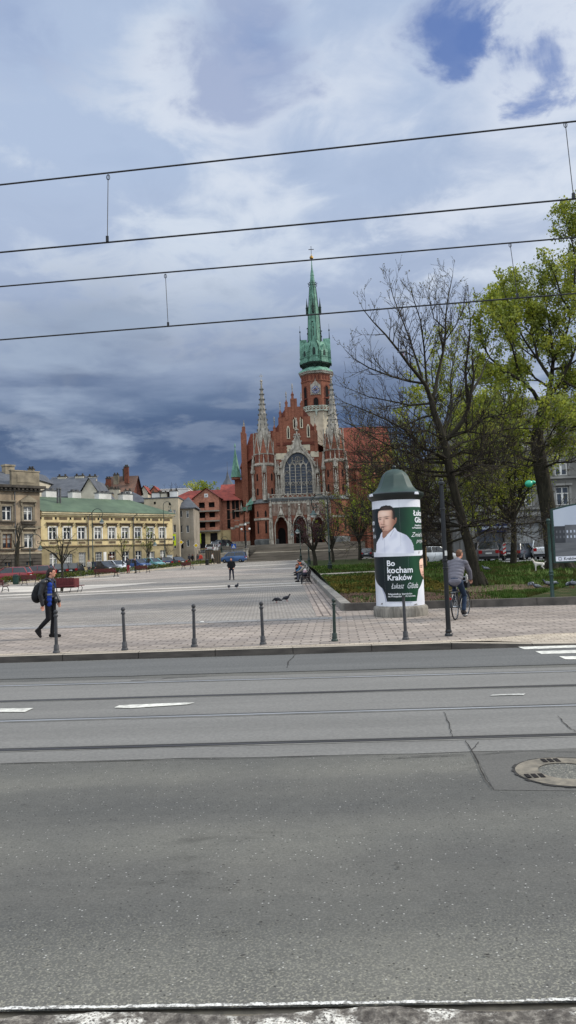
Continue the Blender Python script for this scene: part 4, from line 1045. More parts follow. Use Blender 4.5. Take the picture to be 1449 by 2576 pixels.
tenement('long grey tenement receding towards the church, half hidden by branches', (16.8, 132, 0.95), rad(-88), 52, 12.5, 14, 2)
sg = P(1245, 1328, 77.6)
st_ = thing('shop_sign', 'dark blue shop sign with pale letters above a doorway of the grey tenement', 'sign', (sg.x, 77.62, sg.z))
b = MB(); b.box(-1.35, 1.35, -0.08, 0.06, -0.42, 0.42); b.build('panel', mat('navy_sign', (28, 36, 74), (22, 28, 60), 3, 0.5), st_)
M_LETTER = mat('pale_lettering', (196, 202, 212), (180, 186, 198), 4, 0.6)
vs, fs = text_mesh('NAWODRZETNA  OLEJ', 0.42, 0.012, align='CENTER')
b = MB(); b.add([(x * 0.60, -0.09, y - 0.13) for x, y, z in vs], fs); b.build('lettering', M_LETTER, st_)
# ------------------------------------------------------------------ the brick church
YC = 150.0; ZC = 4.0
Z2 = lambda zx, zy: (543.4 + zx / 3.2, 981.1 + zy / 3.2)
ax0 = P(*Z2(683, 1235), YC).x
def cz(zx, zy, Y=YC):
    p = P(*Z2(zx, zy), Y); return p.x - ax0, p.z - ZC
def M_brick(name, a, b, m, sc_=1.0):
    t = NT(name); v = t.coord('Object')
    big = t.noise(v, 0.22, 6, 0.65); f2 = t.noise(v, 3.5, 5, 0.75); rows = t.noise(t.coord('Object', (0.4, 0.4, 7)), 1.2, 4, 0.6)
    c = t.ramp(f2, [(0.32, lin(a)), (0.66, lin(b))])
    c = t.mix(1.0, c, t.ramp(big, [(0.3, (0.66,) * 3), (0.65, (1.15,) * 3)]), 'MULTIPLY')
    c = t.mix(1.0, c, t.ramp(rows, [(0.35, (0.85,) * 3), (0.65, (1.1,) * 3)]), 'MULTIPLY')
    t.bsdf(c, 0.92, 0, 0.15, bump=f2, bs=0.4, bd=0.05); return t.m
M_CB = M_brick('church_brick', (152, 99, 78), (113, 72, 58), 0)
M_CBD = M_brick('church_brick_dark', (116, 66, 54), (88, 52, 44), 0)
M_CR = M_brick('church_roof_tile', (136, 78, 62), (102, 58, 48), 0)
t = NT('church_stone'); v = t.coord('Object'); a_ = t.noise(v, 0.8, 6, 0.7); b_ = t.noise(t.coord('Object', (3, 3, 0.5)), 1.0, 5, 0.7)
c = t.ramp(a_, [(0.32, lin((116, 110, 100))), (0.5, lin((160, 153, 141))), (0.7, lin((194, 187, 174)))])
c = t.mix(1.0, c, t.ramp(b_, [(0.33, (0.5, 0.49, 0.47)), (0.55, (1, 1, 1))]), 'MULTIPLY')
t.bsdf(c, 0.9, 0, 0.2, bump=a_, bs=0.4, bd=0.05); M_CS = t.m
M_CSG = mat('grey_lead', (112, 114, 112), (84, 86, 86), 1.2, 0.7, dirt=0.3)
t = NT('copper_patina'); v = t.coord('Object'); a_ = t.noise(v, 0.9, 5, 0.65); b_ = t.noise(t.coord('Object', (5, 5, 0.35)), 1.0, 4, 0.6)
c = t.ramp(a_, [(0.3, lin((70, 108, 92))), (0.55, lin((108, 152, 131))), (0.75, lin((134, 174, 152)))])
c = t.mix(1.0, c, t.ramp(b_, [(0.35, (0.62,) * 3), (0.6, (1.05,) * 3)]), 'MULTIPLY')
t.bsdf(c, 0.7, 0, 0.3); M_CU = t.m
M_CUD = mat('dark_copper', (48, 66, 58), (34, 44, 40), 2, 0.8)
M_LG = mat('leaded_glass', (36, 42, 52), (58, 66, 78), 0.9, 0.25, spec=0.5)
M_GOLD = mat('gilt_metal', (176, 140, 70), (140, 108, 52), 2, 0.4, 0.7)
M_IRON = mat('black_iron', (34, 34, 35), (24, 24, 25), 4, 0.5, spec=0.4)
M_STUCW = mat('pale_stucco_panel', (206, 196, 172), (182, 172, 150), 1.2, 0.9, dirt=0.3)

CH0 = thing('church', 'red brick neo-gothic church with tall green copper spire and pale stone twin pinnacles', 'church', (ax0, YC, ZC))
def pinnacle(b, u, y, z, h, r, n=4):
    """small stone pinnacle on a shaft"""
    b.lathe([(r, 0), (r, h * 0.42), (r * 1.35, h * 0.43), (r * 1.35, h * 0.47), (r * 0.95, h * 0.48), (r * 0.1, h * 0.93), (r * 0.45, h * 0.94), (r * 0.05, h)], n, (u, y, z), PI / 4)
def crosslet(b, u, y, z, h, w):
    b.box(u - h * .04, u + h * .04, y - h * .04, y + h * .04, z, z + h); b.box(u - w, u - h * .041, y - h * .03, y + h * .03, z + h * .58, z + h * .68); b.box(u + h * .041, u + w, y - h * .03, y + h * .03, z + h * .58, z + h * .68)
def oct_poly(R, rot): return [(R * math.cos(rot + k * PI / 4), R * math.sin(rot + k * PI / 4)) for k in range(8)]
def on_face(u, y, R, rot, k):
    """matrix of the k-th face of an octagonal shaft: local x along it, -y outwards"""
    am = rot + (k + 0.5) * PI / 4; ap = R * math.cos(PI / 8)
    return Matrix.Translation((u + ap * math.cos(am), y + ap * math.sin(am), 0)) @ Matrix.Rotation(am + PI / 2, 4, 'Z')
def arch_panel(b, u, z0, zs, za, w, y0, y1): b.prism(arch(u - w / 2, u + w / 2, z0, zs, za, 5), y0, y1)
def arch_frame(b, u, z0, zs, za, w, t_, y0, y1, n=6, foot=True):
    o = arch(u - w / 2 - t_, u + w / 2 + t_, z0, zs, za + t_ * 1.5, n); i = arch(u - w / 2, u + w / 2, z0, zs, za, n)
    for k in range(len(o) - 1):
        vs = []
        for y in (y0, y1): vs += [(o[k][0], y, o[k][1]), (o[k + 1][0], y, o[k + 1][1]), (i[k + 1][0], y, i[k + 1][1]), (i[k][0], y, i[k][1])]
        b.add(vs, [(0, 1, 2, 3), (4, 7, 6, 5), (0, 4, 5, 1), (2, 6, 7, 3), (1, 5, 6, 2), (0, 3, 7, 4)])

# --- main front
zb = lambda zy: cz(683, zy)[1]
S = 41.3
W2 = 205 / S
b = MB(); b.box(-W2, W2, 0, 1.2, 0, zb(505)); b.build('front_wall', M_CB, CH0)
b = MB()
steps = [(184, 505), (184, 330), (130, 330), (130, 214), (76, 214), (76, 132), (27, 132), (27, 66)]
gu = -0.35
pts = [(gu - w_ / S, zb(y)) for w_, y in steps] + [(gu + w_ / S, zb(y)) for w_, y in steps[::-1]]
b.prism(pts, 0.0, 1.0); b.build('stepped_gable', M_CB, CH0)
b = MB(); st = MB()
for off, ytop in ((-164, 300), (-112, 180), (-60, 100), (-8, 36), (62, 112), (166, 300)):
    u = gu + off / S; z = zb(ytop)
    b = MB(); b.box(u - 0.24, u + 0.24, -0.16, 0.02, zb(500) if abs(off) > 90 else zb(235), z); b.box(u - 0.3, u + 0.3, -0.2, 1.05, z, z + 0.15)
    b.lathe([(0.30, 0), (0.02, 0.7)], 4, (u, 0.3, z + 0.15), PI / 4); b.build('gable_pilaster', M_CB, CH0)
    st.lathe([(0.09, 0), (0.09, 0.7), (0.2, 0.75), (0.06, 0.9), (0.14, 1.15), (0.03, 1.7)], 6, (u, 0.3, z + 0.7))
st.build('gable_finials', M_CS, CH0)['kind'] = 'stuff'
b = MB()
for w_, y in ((130, 330), (76, 214)):      # sloped shoulders of the steps
    for s_ in (-1, 1):
        u1, u2 = gu + s_ * w_ / S, gu + s_ * (w_ + 46) / S
        b.prism([(u1, zb(y)), (u2, zb(y)), (u1, zb(y) + 1.5)], 0.1, 0.9); b.build('gable_step', M_CBD, CH0); b = MB()
for s_ in (-1, 1): b = MB(); b.box(gu + s_ * 95 / S - 1.6, gu + s_ * 95 / S + 1.6, -0.14, 0.0, zb(440), zb(418)); b.build('gable_band', M_CBD, CH0)
for (zx, zy0, zy1, w_) in ((630, 228, 305, 0.5), (685, 225, 302, 0.5), (580, 300, 388, 0.55), (741, 285, 376, 0.55)):
    u, z1 = cz(zx, zy0); z0 = cz(zx, zy1)[1]
    b = MB(); arch_frame(b, u, z0, z1 - 0.6, z1, w_ * 0.5, 0.17, -0.16, -0.02); b.box(u - w_ * .6, u + w_ * .6, -0.2, -0.02, z0 - 0.15, z0 - 0.004); f = b.build('gable_niche', M_STUCW, CH0)
    b = MB(); arch_panel(b, u, z0, z1 - 0.6, z1, w_ * 0.5, -0.06, -0.02); b.build('niche_recess', M_VOID, f)
for (x0, x1, y0, y1) in ((575, 628, 432, 500), (700, 755, 420, 488), (482, 580, 508, 560), (765, 825, 492, 540)):
    a = cz(x0, y1); c = cz(x1, y0)
    b = MB(); b.box(a[0], c[0], -0.06, 0.03, a[1], c[1])
    for k in range(5):
        b.box(a[0] - (0.12 if k % 2 else 0.02), a[0] + 0.001, -0.07, 0.02, a[1] + (c[1] - a[1]) * k / 5, a[1] + (c[1] - a[1]) * (k + .9) / 5)
    b.build('stucco_panel', M_STUCW, CH0)
# great window
wu = 0.0; z0w, zsw, zaw = zb(838), zb(650), zb(505); ww = 222 / S
b = MB(); arch_frame(b, wu, z0w, zsw, zaw, ww, 0.34, -0.9, -0.03, 10); arch_frame(b, wu, z0w, zsw, zaw + 0.4, ww + 0.7, 0.4, -0.55, -0.02, 10); gwf = b.build('great_window', M_CS, CH0)
b = MB(); arch_panel(b, wu, z0w, zsw, zaw, ww + 0.1, -0.14, -0.04); b.build('leaded_glass', M_LG, gwf)
b = MB()
def inside_h(u):      # height of the arch over u
    pts_ = arch(wu - ww / 2, wu + ww / 2, z0w, zsw, zaw, 24)
    for (a, c), (d, e) in zip(pts_, pts_[1:]):
        if min(a, d) <= u <= max(a, d) and abs(d - a) > 1e-6: return c + (e - c) * (u - a) / (d - a)
    return zsw
cw = ww / 5
for k in range(1, 5):
    u = wu - ww / 2 + cw * k; b.box(u - 0.085, u + 0.085, -0.45, -0.15, z0w, min(inside_h(u), zsw + 1.4) - 0.05)
for k in range(1, 14):
    z = z0w + 0.58 * k
    if z > zsw + 1.0: break
    for i in range(5):
        a, c = wu - ww / 2 + cw * i + 0.09, wu - ww / 2 + cw * (i + 1) - 0.09
        b.box(a, c, -0.2, -0.15, z - 0.03, z + 0.03)
zz = z0w + 1.7
for i in range(5):
    a, c = wu - ww / 2 + cw * i, wu - ww / 2 + cw * (i + 1); m_ = (a + c) / 2
    b.tube([(a, -0.32, zz), (m_, -0.32, zz + 0.85), (c, -0.32, zz)], 0.075, 4); b.tube([(a, -0.33, zz + 0.85), (m_, -0.33, zz), (c, -0.33, zz + 0.85)], 0.075, 4)
    top = (zsw - 0.2) if i in (0, 4) else zsw + 1.3
    b.tube([(a, -0.3, top - 0.7), (a + cw * .12, -0.3, top - 0.2), (m_, -0.3, top + 0.1), (c - cw * .12, -0.3, top - 0.2), (c, -0.3, top - 0.7)], 0.08, 4)
for k in range(1, 5):
    u = wu - ww / 2 + cw * k; hz_ = inside_h(u)
    for s_ in (-1, 1):
        b.tube([(u, -0.3, zsw + 0.9), (u + s_ * cw * .5, -0.3, zsw + 1.9), (u + s_ * cw * .4, -0.3, min(inside_h(u + s_ * cw * .4), zsw + 2.7))], 0.06, 4)
for u, z, r in ((0, zaw - 1.25, 0.5), (-0.75, zaw - 1.9, 0.36), (0.75, zaw - 1.9, 0.36)):
    b.tube([(u + r * math.cos(k * PI / 6), -0.3, z + r * math.sin(k * PI / 6)) for k in range(13)], 0.065, 4, cap=False)
b.build('tracery', M_CS, gwf)
# ogee hood and finial over the window
b = MB(); zt = zb(352); pk = zb(275)
for s_ in (-1, 1):
    L = [(s_ * (ww / 2 + 0.75), zsw + 0.6), (s_ * (ww / 2 + 0.1), zsw + 2.0), (s_ * ww * 0.30, zsw + 3.4), (s_ * ww * 0.15, zaw + 1.0), (s_ * 0.32, zt - 0.9), (0, zt)]
    b.tube([(u, -0.7, z) for u, z in L], [0.26, 0.28, 0.28, 0.26, 0.2, 0.12], 5)
    for i in range(1, 10):
        f = i / 10 * (len(L) - 1); k = int(f); a = Vector(L[k]).lerp(Vector(L[k + 1]), f - k)
        b.ball((a.x + s_ * 0.25, -0.75, a.y + 0.22), (0.2, 0.16, 0.2), 6, 4)
b.prism([(-ww * .2, zaw + 0.25), (ww * .2, zaw + 0.25), (0, zt - 0.5)], -0.62, -0.5)
b.lathe([(0.16, 0), (0.14, 0.5), (0.48, 0.75), (0.3, 0.95), (0.12, 1.0), (0.1, 1.5)], 8, (0, -0.7, zt - 0.1))
b.lathe([(0.2, 0), (0.24, 0.6), (0.18, 1.1), (0.12, 1.3), (0.14, 1.5), (0.05, 1.65)], 8, (0, -0.7, zt + 1.4))
b.build('window_hood', M_CS, CH0)

# --- porch with three portals
YP = -2.6
pu0, pz1 = cz(424, 885, YC + YP)[0], cz(560, 885, YC + YP)[1]; pu1 = -pu0 + 0.3
port = []
for x0, x1, yt, ys in ((478, 576, 1022, 1110), (622, 728, 1012, 1110), (775, 876, 1022, 1110)):
    a, c = cz(x0, 1100, YC + YP)[0], cz(x1, 1100, YC + YP)[0]; port.append((a, c, cz(x0, ys, YC + YP)[1], cz((x0 + x1) / 2, yt, YC + YP)[1]))
out = [(pu0, 0)]
for a, c, zs_, za_ in port: out += arch(a, c, 0, zs_, za_, 6)
out += [(pu1, 0), (pu1, pz1), (pu0, pz1)]
b = MB(); b.prism(out, YP, YP + 0.8); b.box(pu0, pu0 + 0.5, YP + 0.8, 0, 0, pz1); b.box(pu1 - 0.5, pu1, YP + 0.8, 0, 0, pz1); b.box(pu0, pu1, YP, 0, pz1 + 0.002, pz1 + 0.1); b.build('porch', M_CB, CH0)
b = MB(); b.box(pu0 - .15, pu1 + .15, YP - .35, -0.02, pz1 + 0.1, pz1 + 0.42); b.box(pu0 - .05, pu1 + .05, YP - .2, YP, pz1 - 0.25, pz1 + 0.098); b.build('porch_ledge', M_CSG, CH0)
b = MB(); z = pz1 + 0.42; n = 13
b.box(pu0, pu1, YP - .16, YP + .04, z + .62, z + .76); b.box(pu0, pu1, YP - .16, YP + .04, z, z + .1)
for i in range(n):
    a, c = pu0 + (pu1 - pu0) * i / n, pu0 + (pu1 - pu0) * (i + 1) / n
    b.tube([(a, YP - .06, z + .12), (a * .75 + c * .25, YP - .06, z + .45), ((a + c) / 2, YP - .06, z + .62), (a * .25 + c * .75, YP - .06, z + .45), (c, YP - .06, z + .12)], 0.09, 4)
    if i % 4 == 0: b.box(a - .14, a + .14, YP - .22, YP + .1, z, z + .95)
b.build('balustrade', M_CS, CH0)
b = MB(); ncol = 46
for i in range(ncol):
    u = pu0 + 0.3 + (pu1 - pu0 - 0.6) * i / (ncol - 1); lowz = cz(500, 1012, YC + YP)[1]
    for a, c, zs_, za_ in port:
        if a - 0.3 < u < c + 0.3: lowz = max(lowz, za_ + 0.35 - abs(u - (a + c) / 2) * 0.6 + 0.3)
        else: lowz = min(lowz, lowz)
    if not any(a - 0.35 < u < c + 0.35 for a, c, _, _ in port): lowz = cz(500, 1080, YC + YP)[1]
    b.box(u - 0.05, u + 0.05, YP - 0.16, YP - 0.02, lowz, pz1 - 0.75)
    if i < ncol - 1:
        du = (pu1 - pu0 - 0.6) / (ncol - 1)
        b.prism([(u, pz1 - 0.75), (u + du, pz1 - 0.75), (u + du, pz1 - 0.27), (u + du / 2, pz1 - 0.55 + 0.1), (u, pz1 - 0.27)], YP - 0.14, YP - 0.02) if i % 2 == 0 else b.prism([(u, pz1 - 0.9), (u + du / 2, pz1 - 0.62), (u + du, pz1 - 0.9), (u + du, pz1 - 0.27), (u, pz1 - 0.27)], YP - 0.15, YP - 0.02)
b.build('blind_arcade', M_CS, CH0)
for a, c, zs_, za_ in port:
    m_ = (a + c) / 2; b = MB(); arch_frame(b, m_, 0, zs_, za_, (c - a) - 0.02, 0.2, YP - 0.32, YP - 0.02, 7)
    for s_ in (-1, 1):
        b.tube([(m_ + s_ * (c - a) * .36, YP - .28, za_ - .75), (m_ + s_ * 0.4, YP - .28, za_ + 0.45), (m_ + s_ * 0.12, YP - .28, za_ + 1.3)], [0.13, 0.13, 0.06], 4)
    b.lathe([(0.42, 0), (0.1, 1.5), (0.3, 1.65), (0.05, 1.9)], 6, (m_, YP - .26, za_ + 0.35)); f = b.build('portal', M_CS, CH0)
    b = MB(); b.box(a - 0.1, c + 0.1, -0.10, -0.02, 0, za_ + 0.3); b.build('portal_recess', M_CBD, f)
    b = MB(); arch_panel(b, m_, 0, 2.2, 3.2, (c - a) * .62, -0.2, -0.102); b.build('door', M_VOID, f)
def statue_niche(u, y, z0, h, w, rot=0.0, y_up=0.0):
    """corbel, two slim shafts, saint, canopy and spirelet"""
    T = Matrix.Translation((u, y, z0)) @ Matrix.Rotation(rot, 4, 'Z')
    b = MB(); b.T = T
    b.lathe([(w * .75, 0), (w * .62, h * .08), (w * .5, h * .1), (w * .5, h * .24), (w * .62, h * .26)], 6)
    for s_ in (-1, 1): b.lathe([(w * .12, 0), (w * .1, h * .62)], 5, (s_ * w * .62, -0.05, h * .02))
    b.lathe([(w * .62, h * .6), (w * .75, h * .64), (w * .55, h * .68), (w * .3, h * .78), (w * .32, h * .8), (w * .06, h * .96), (w * .16, h * .97), (w * .02, h)], 6)
    for s_ in (-1, 1): b.lathe([(w * .14, h * .6), (w * .14, h * .7), (w * .02, h * .8)], 4, (s_ * w * .6, -0.1, 0))
    o = b.build('statue_niche', M_CS, CH0)
    b = MB(); b.T = T
    b.lathe([(w * .34, h * .26), (w * .3, h * .36), (w * .34, h * .46), (w * .2, h * .505), (w * .12, h * .515), (w * .16, h * .54), (w * .12, h * .565), (w * .02, h * .575)], 9, (0, -w * .1, 0), sy=0.75)
    b.build('statue', M_CS, o, smooth=60)

# --- the two flanking turrets
def turret(u, y, dz, lean):
    rot = PI / 8
    t_ = []
    R1, R2, R3 = 2.35, 2.12, 1.9
    z1, z2, z3, z4, z5 = zb(905) + dz, zb(605) + dz, zb(505) + dz, zb(350) + dz, zb(-60) + dz
    b = MB(); b.lathe([(R1 + .12, -1.2), (R1 + .12, 1.0), (R1, 1.05), (R1, z1)], 8, (u, y, 0), rot); tu = b.build('turret', M_CB, CH0)
    b = MB(); b.lathe([(R1 + .3, z1), (R1 + .3, z1 + .2), (R2 + .1, z1 + .75), (R2, z1 + .8)], 8, (u, y, 0), rot, cap=False); b.build('turret_weathering', M_CSG, tu); b = MB(); b.lathe([(R1 + .2, -1.2), (R1 + .25, 0.9), (R1, 1.1)], 8, (u, y, 0), rot, cap=False); b.build('turret_plinth', M_CSG, tu)
    b = MB(); b.lathe([(R2, z1 + .6), (R2, z2)], 8, (u, y, 0), rot); b.lathe([(R3, z2), (R3, z3 + 1.2)], 8, (u, y, 0), rot); b.build('turret_shaft', M_CB, tu)
    b = MB(); b.lathe([(R2, z2 - .1), (R2 + .28, z2 + .1), (R2 + .28, z2 + .3), (R3, z2 + .6)], 8, (u, y, 0), rot, cap=False); b.lathe([(R3 + .05, z3 - .2), (R3 + .15, z3), (R3, z3 + .1)], 8, (u, y, 0), rot, cap=False); b.build('turret_cornice', M_CS, tu)
    b = MB(); b.lathe([(1.72, z3), (1.22, z4), (0.62, z4 + (z5 - z4) * .5), (0.16, z5), (0.3, z5 + .1), (0.12, z5 + .25), (0.3, z5 + .7), (0.1, z5 + .9)], 8, (u, y, 0), rot)
    crosslet(b, u, y, z5 + .9, 1.2, 0.36); b.build('turret_spire', M_CS, tu)
    b = MB()
    for k in range(8):
        a = rot + k * PI / 4
        for i in range(1, 10):
            f = i / 10; r = 1.22 + (0.16 - 1.22) * f; zz_ = z4 + (z5 - z4) * f
            b.box(u + (r + .08) * math.cos(a) - .1, u + (r + .08) * math.cos(a) + .1, y + (r + .08) * math.sin(a) - .1, y + (r + .08) * math.sin(a) + .1, zz_ - .1, zz_ + .13)
    b.build('crockets', M_CSG, tu)['kind'] = 'stuff'
    for k in range(8):
        M = on_face(u, y, R3, rot, k); hw = R3 * math.sin(PI / 8)
        b = MB(); b.T = M
        b.prism([(-hw, z3), (hw, z3), (0, z4 - .5)], -0.12, 0.15); b.build('turret_gable', M_CB, tu)
        b = MB(); b.T = M
        for s_ in (-1, 1): b.tube([(s_ * (hw + .05), -0.14, z3 - .3), (0, -0.14, z4)], 0.11, 4)
        b.lathe([(.08, 0), (.16, .25), (.03, .5)], 5, (0, -.14, z4)); b.build('gable_coping', M_CS, tu)
        b = MB(); b.T = M; arch_panel(b, 0, z2 + .9, z3 - .2, z3 + .4, .62, -0.05, 0.02); b.build('lancet', M_CBD, tu)
        b = MB(); a = rot + k * PI / 4; pinnacle(b, u + (R2 + .1) * math.cos(a), y + (R2 + .1) * math.sin(a), z2 + .1, (z3 - z2) * .98, .13); b.build('pinnacle', M_CS, tu)
        M = on_face(u, y, R2, rot, k)
        if k in (4, 5, 6, 7):
            b = MB(); b.T = M; arch_panel(b, 0.0, z1 + 1.6, z1 + 2.6, z1 + 3.0, .42, -0.06, 0.02); arch_panel(b, 0.0, z1 + 4.4, z1 + 5.4, z1 + 5.8, .38, -0.06, 0.02); b.build('lancet', M_VOID, tu)
        M = on_face(u, y, R1, rot, k)
        if k in (4, 5, 6, 7):
            b = MB(); b.T = M; arch_panel(b, 0, 2.2, 4.2, 4.6, .36, -0.06, 0.02); arch_panel(b, 0.0, 5.4, 6.2, 6.6, .36, -0.06, 0.02); b.build('lancet', M_VOID, tu)
            b = MB(); b.T = M; b.box(-.9, .9, -.22, .02, 4.75, 5.15); b.build('stone_band', M_CS, tu)
    zn = z1 + .55; hn = z2 - z1 + 1.6
    for a in (-PI / 2 - PI / 4 * 1.45, -PI / 2, -PI / 2 + PI / 4 * 1.45):
        statue_niche(u + (R2 + .35) * math.cos(a), y + (R2 + .35) * math.sin(a), zn, hn, .62, a + PI / 2)
uL, uR = cz(386, 550)[0], cz(951, 550)[0]
turret(uL, 0.3, 0.0, 0); turret(uR, -0.3, 0.25, 0)
for zx in (503, 818):
    u = cz(zx, 700)[0]; statue_niche(u, -0.5, zb(858), 7.2, .62)
for zx in (440, 590, 745, 893):
    u = cz(zx, 1000, YC + YP)[0]; statue_niche(u, YP - .35, cz(440, 1030, YC + YP)[1], 3.6, .36)
    b = MB(); b.box(u - .42, u + .42, YP - .75, YP + .02, -1.0, 0.9); b.box(u - .33, u + .33, YP - .6, YP, 0.9, cz(440, 1035, YC + YP)[1]); b.lathe([(.2, .9), (.2, 4.4)], 8, (u - .2, YP - .7, 0)); b.lathe([(.2, .9), (.2, 4.4)], 8, (u + .2, YP - .7, 0)); b.build('pier', M_CS, CH0)

# --- nave, aisles, side gables on the left
b = MB(); l0, l1 = cz(204, 600, YC + 8)[0], uL
ze = cz(250, 635, YC + 8)[1]; zr = cz(250, 365, YC + 8)[1]
b.box(l0, l1 + 14, 6, 44, -1, ze); b.build('nave_wall', M_CB, CH0)
b = MB(); b.add([(l0 - .2, 5.6, ze), (l0 - .2, 44, ze), (-1.0, 44, zr), (-1.0, 1.0, zr), (l1 + 0.3, 5.6, ze), (uR + 4, 5.6, ze), (uR + 4, 44, ze), (l0 + 2.2, 6.2, zr), (l1 + 2, 6.2, zr), (l1 + 2, 5.7, ze)], [(0, 1, 2, 3), (3, 2, 6, 5), (0, 9, 8, 7), (0, 7, 3)]); b.build('nave_roof', M_CR, CH0)
b = MB(); g0 = cz(205, 400, YC + 7)[0]; gz_ = lambda zy: cz(225, zy, YC + 7)[1]
b.prism([(g0, 0), (g0 + 1.15, 0), (g0 + 1.15, gz_(365)), (g0 + .95, gz_(365)), (g0 + .95, gz_(310)), (g0 + .3, gz_(310)), (g0 + .3, gz_(355)), (g0, gz_(355))], 4.6, 5.5)
b.build('side_gable', M_CB, CH0)
b = MB(); u, z = cz(224, 292, YC + 5); pinnacle(b, u, 5.1, z - .3, 1.6, .16, 6); u, z = cz(207, 360, YC + 5); pinnacle(b, u, 5.1, z - .4, 1.4, .14, 6); b.build('finial', M_CS, CH0)
b = MB(); a0, a1 = cz(130, 900, YC + 6)[0], cz(275, 900, YC + 6)[0]; za = cz(200, 720, YC + 6)[1]
b.box(a0 + .6, a1 + .8, 6.6, 40, -1, za); a00 = cz(122, 1000, YC + 4)[0]; zl = cz(180, 985, YC + 4)[1]
b.box(a00, a1, 3.2, 30, -1, zl); b.build('aisle_wall', M_CB, CH0)
b = MB(); b.add([(a00 - .2, 3.0, zl), (a1 + .4, 3.0, zl + .3), (a1 + .4, 6.6, zl + 2.2), (a00 + .8, 6.6, zl + 1.3)], [(0, 1, 2, 3)]); b.add([(cz(235, 920)[0], 0.6, zb(915)), (cz(300, 900)[0], 0.6, zb(900)), (cz(285, 830)[0], 5.5, zb(820)), (cz(262, 850)[0], 5.5, zb(850))], [(0, 1, 2, 3)]); b.build('aisle_roof', M_CU, CH0)
for k, (zx, yy) in enumerate(((135, 3.0), (168, 2.9), (205, 2.6), (250, 2.2))):
    u = cz(zx, 1000, YC + yy)[0]
    b = MB(); b.box(u - .42, u + .42, yy - .9, yy + .6, -1, zl - 2.2 + k * .25); b.prism([(yy - .9, zl - 2.2 + k * .25), (yy + .6, zl - 2.2 + k * .25), (yy + .6, zl - .8 + k * .25)], u - .42, u + .42, 'yz'); bu = b.build('buttress', M_CB, CH0)
    b = MB(); b.box(u - .46, u + .46, yy - 1.0, yy - .02, zl - 3.4 + k * .3, zl - 3.0 + k * .3); b.build('stone_band', M_CS, bu); b = MB(); b.box(u - .5, u + .5, yy - 1.0, yy + .55, -1, .9); b.build('plinth', M_CS, bu)
    b = MB(); pinnacle(b, u, yy + .3, zl - .6 + k * .2, 2.3, .24); b.build('pinnacle', M_CS, bu)
    if k < 3:
        b = MB(); arch_panel(b, u + .85, 1.8, 3.6, 4.3, .5, 3.12, 3.18); b.build('aisle_window', M_VOID, CH0)
b = MB(); u0g, zg0 = cz(158, 720, YC + 7); zg1 = cz(176, 470, YC + 7)[1]; ug = cz(160, 600, YC + 7)[0]
b.lathe([(0.98, za), (0.98, zg0 + .4)], 8, (ug, 6.0, 0), PI / 8); st_t = b.build('stair_turret', M_CB, CH0)
b = MB(); b.lathe([(1.15, zg0 + .3), (0.62, zg0 + (zg1 - zg0) * .45), (0.05, zg1), (0.16, zg1 + .2), (0.16, zg1 + .5), (0.02, zg1 + 1.0)], 8, (ug, 6.0, 0), PI / 8); b.build('stair_turret_roof', M_CU, st_t)
# --- right wing with the big sunlit roof
r0_, r1_ = cz(985, 400, YC + 7)[0], cz(1392, 400, YC + 9)[0]; zrt, zrb = cz(1200, 292, YC + 12)[1], cz(1200, 620, YC + 4)[1]
b = MB(); b.box(r0_, r1_, 4.3, 22, -2, zrb)
b.add([(r1_ - .1, 4.3, zrb), (r1_ - .1, 22, zrb), (r1_ - .1, 13, zrt)], [(0, 1, 2)])
b.build('transept_wall', M_CB, CH0)
b = MB(); b.add([(r0_, 3.8, zrb - .2), (r1_ + .3, 3.8, zrb - .2), (r1_ + .3, 13, zrt), (r0_, 13, zrt), (r1_ + .3, 22, zrb), (r0_, 22, zrb)], [(0, 1, 2, 3), (3, 2, 4, 5)]); b.build('transept_roof', M_CR, CH0)
b = MB(); b.box(r0_, r1_ + .3, 6.9, 7.1, zrb + (zrt - zrb) * .36, zrb + (zrt - zrb) * .36 + .12); b.build('roof_band', M_CBD, CH0)
for k in range(5):
    u = r0_ + 1.5 + k * 1.75
    b = MB(); b.box(u - .35, u + .35, 3.3, 4.3, -2, zrb - 1.6); b.prism([(3.3, zrb - 1.6), (4.3, zrb - 1.6), (4.3, zrb - .4)], u - .35, u + .35, 'yz'); b.build('buttress', M_CB, CH0)
    b = MB(); arch_panel(b, u + .87, 4, 7.5, 8.6, .7, 4.2, 4.29); b.build('aisle_window', M_LG, CH0)

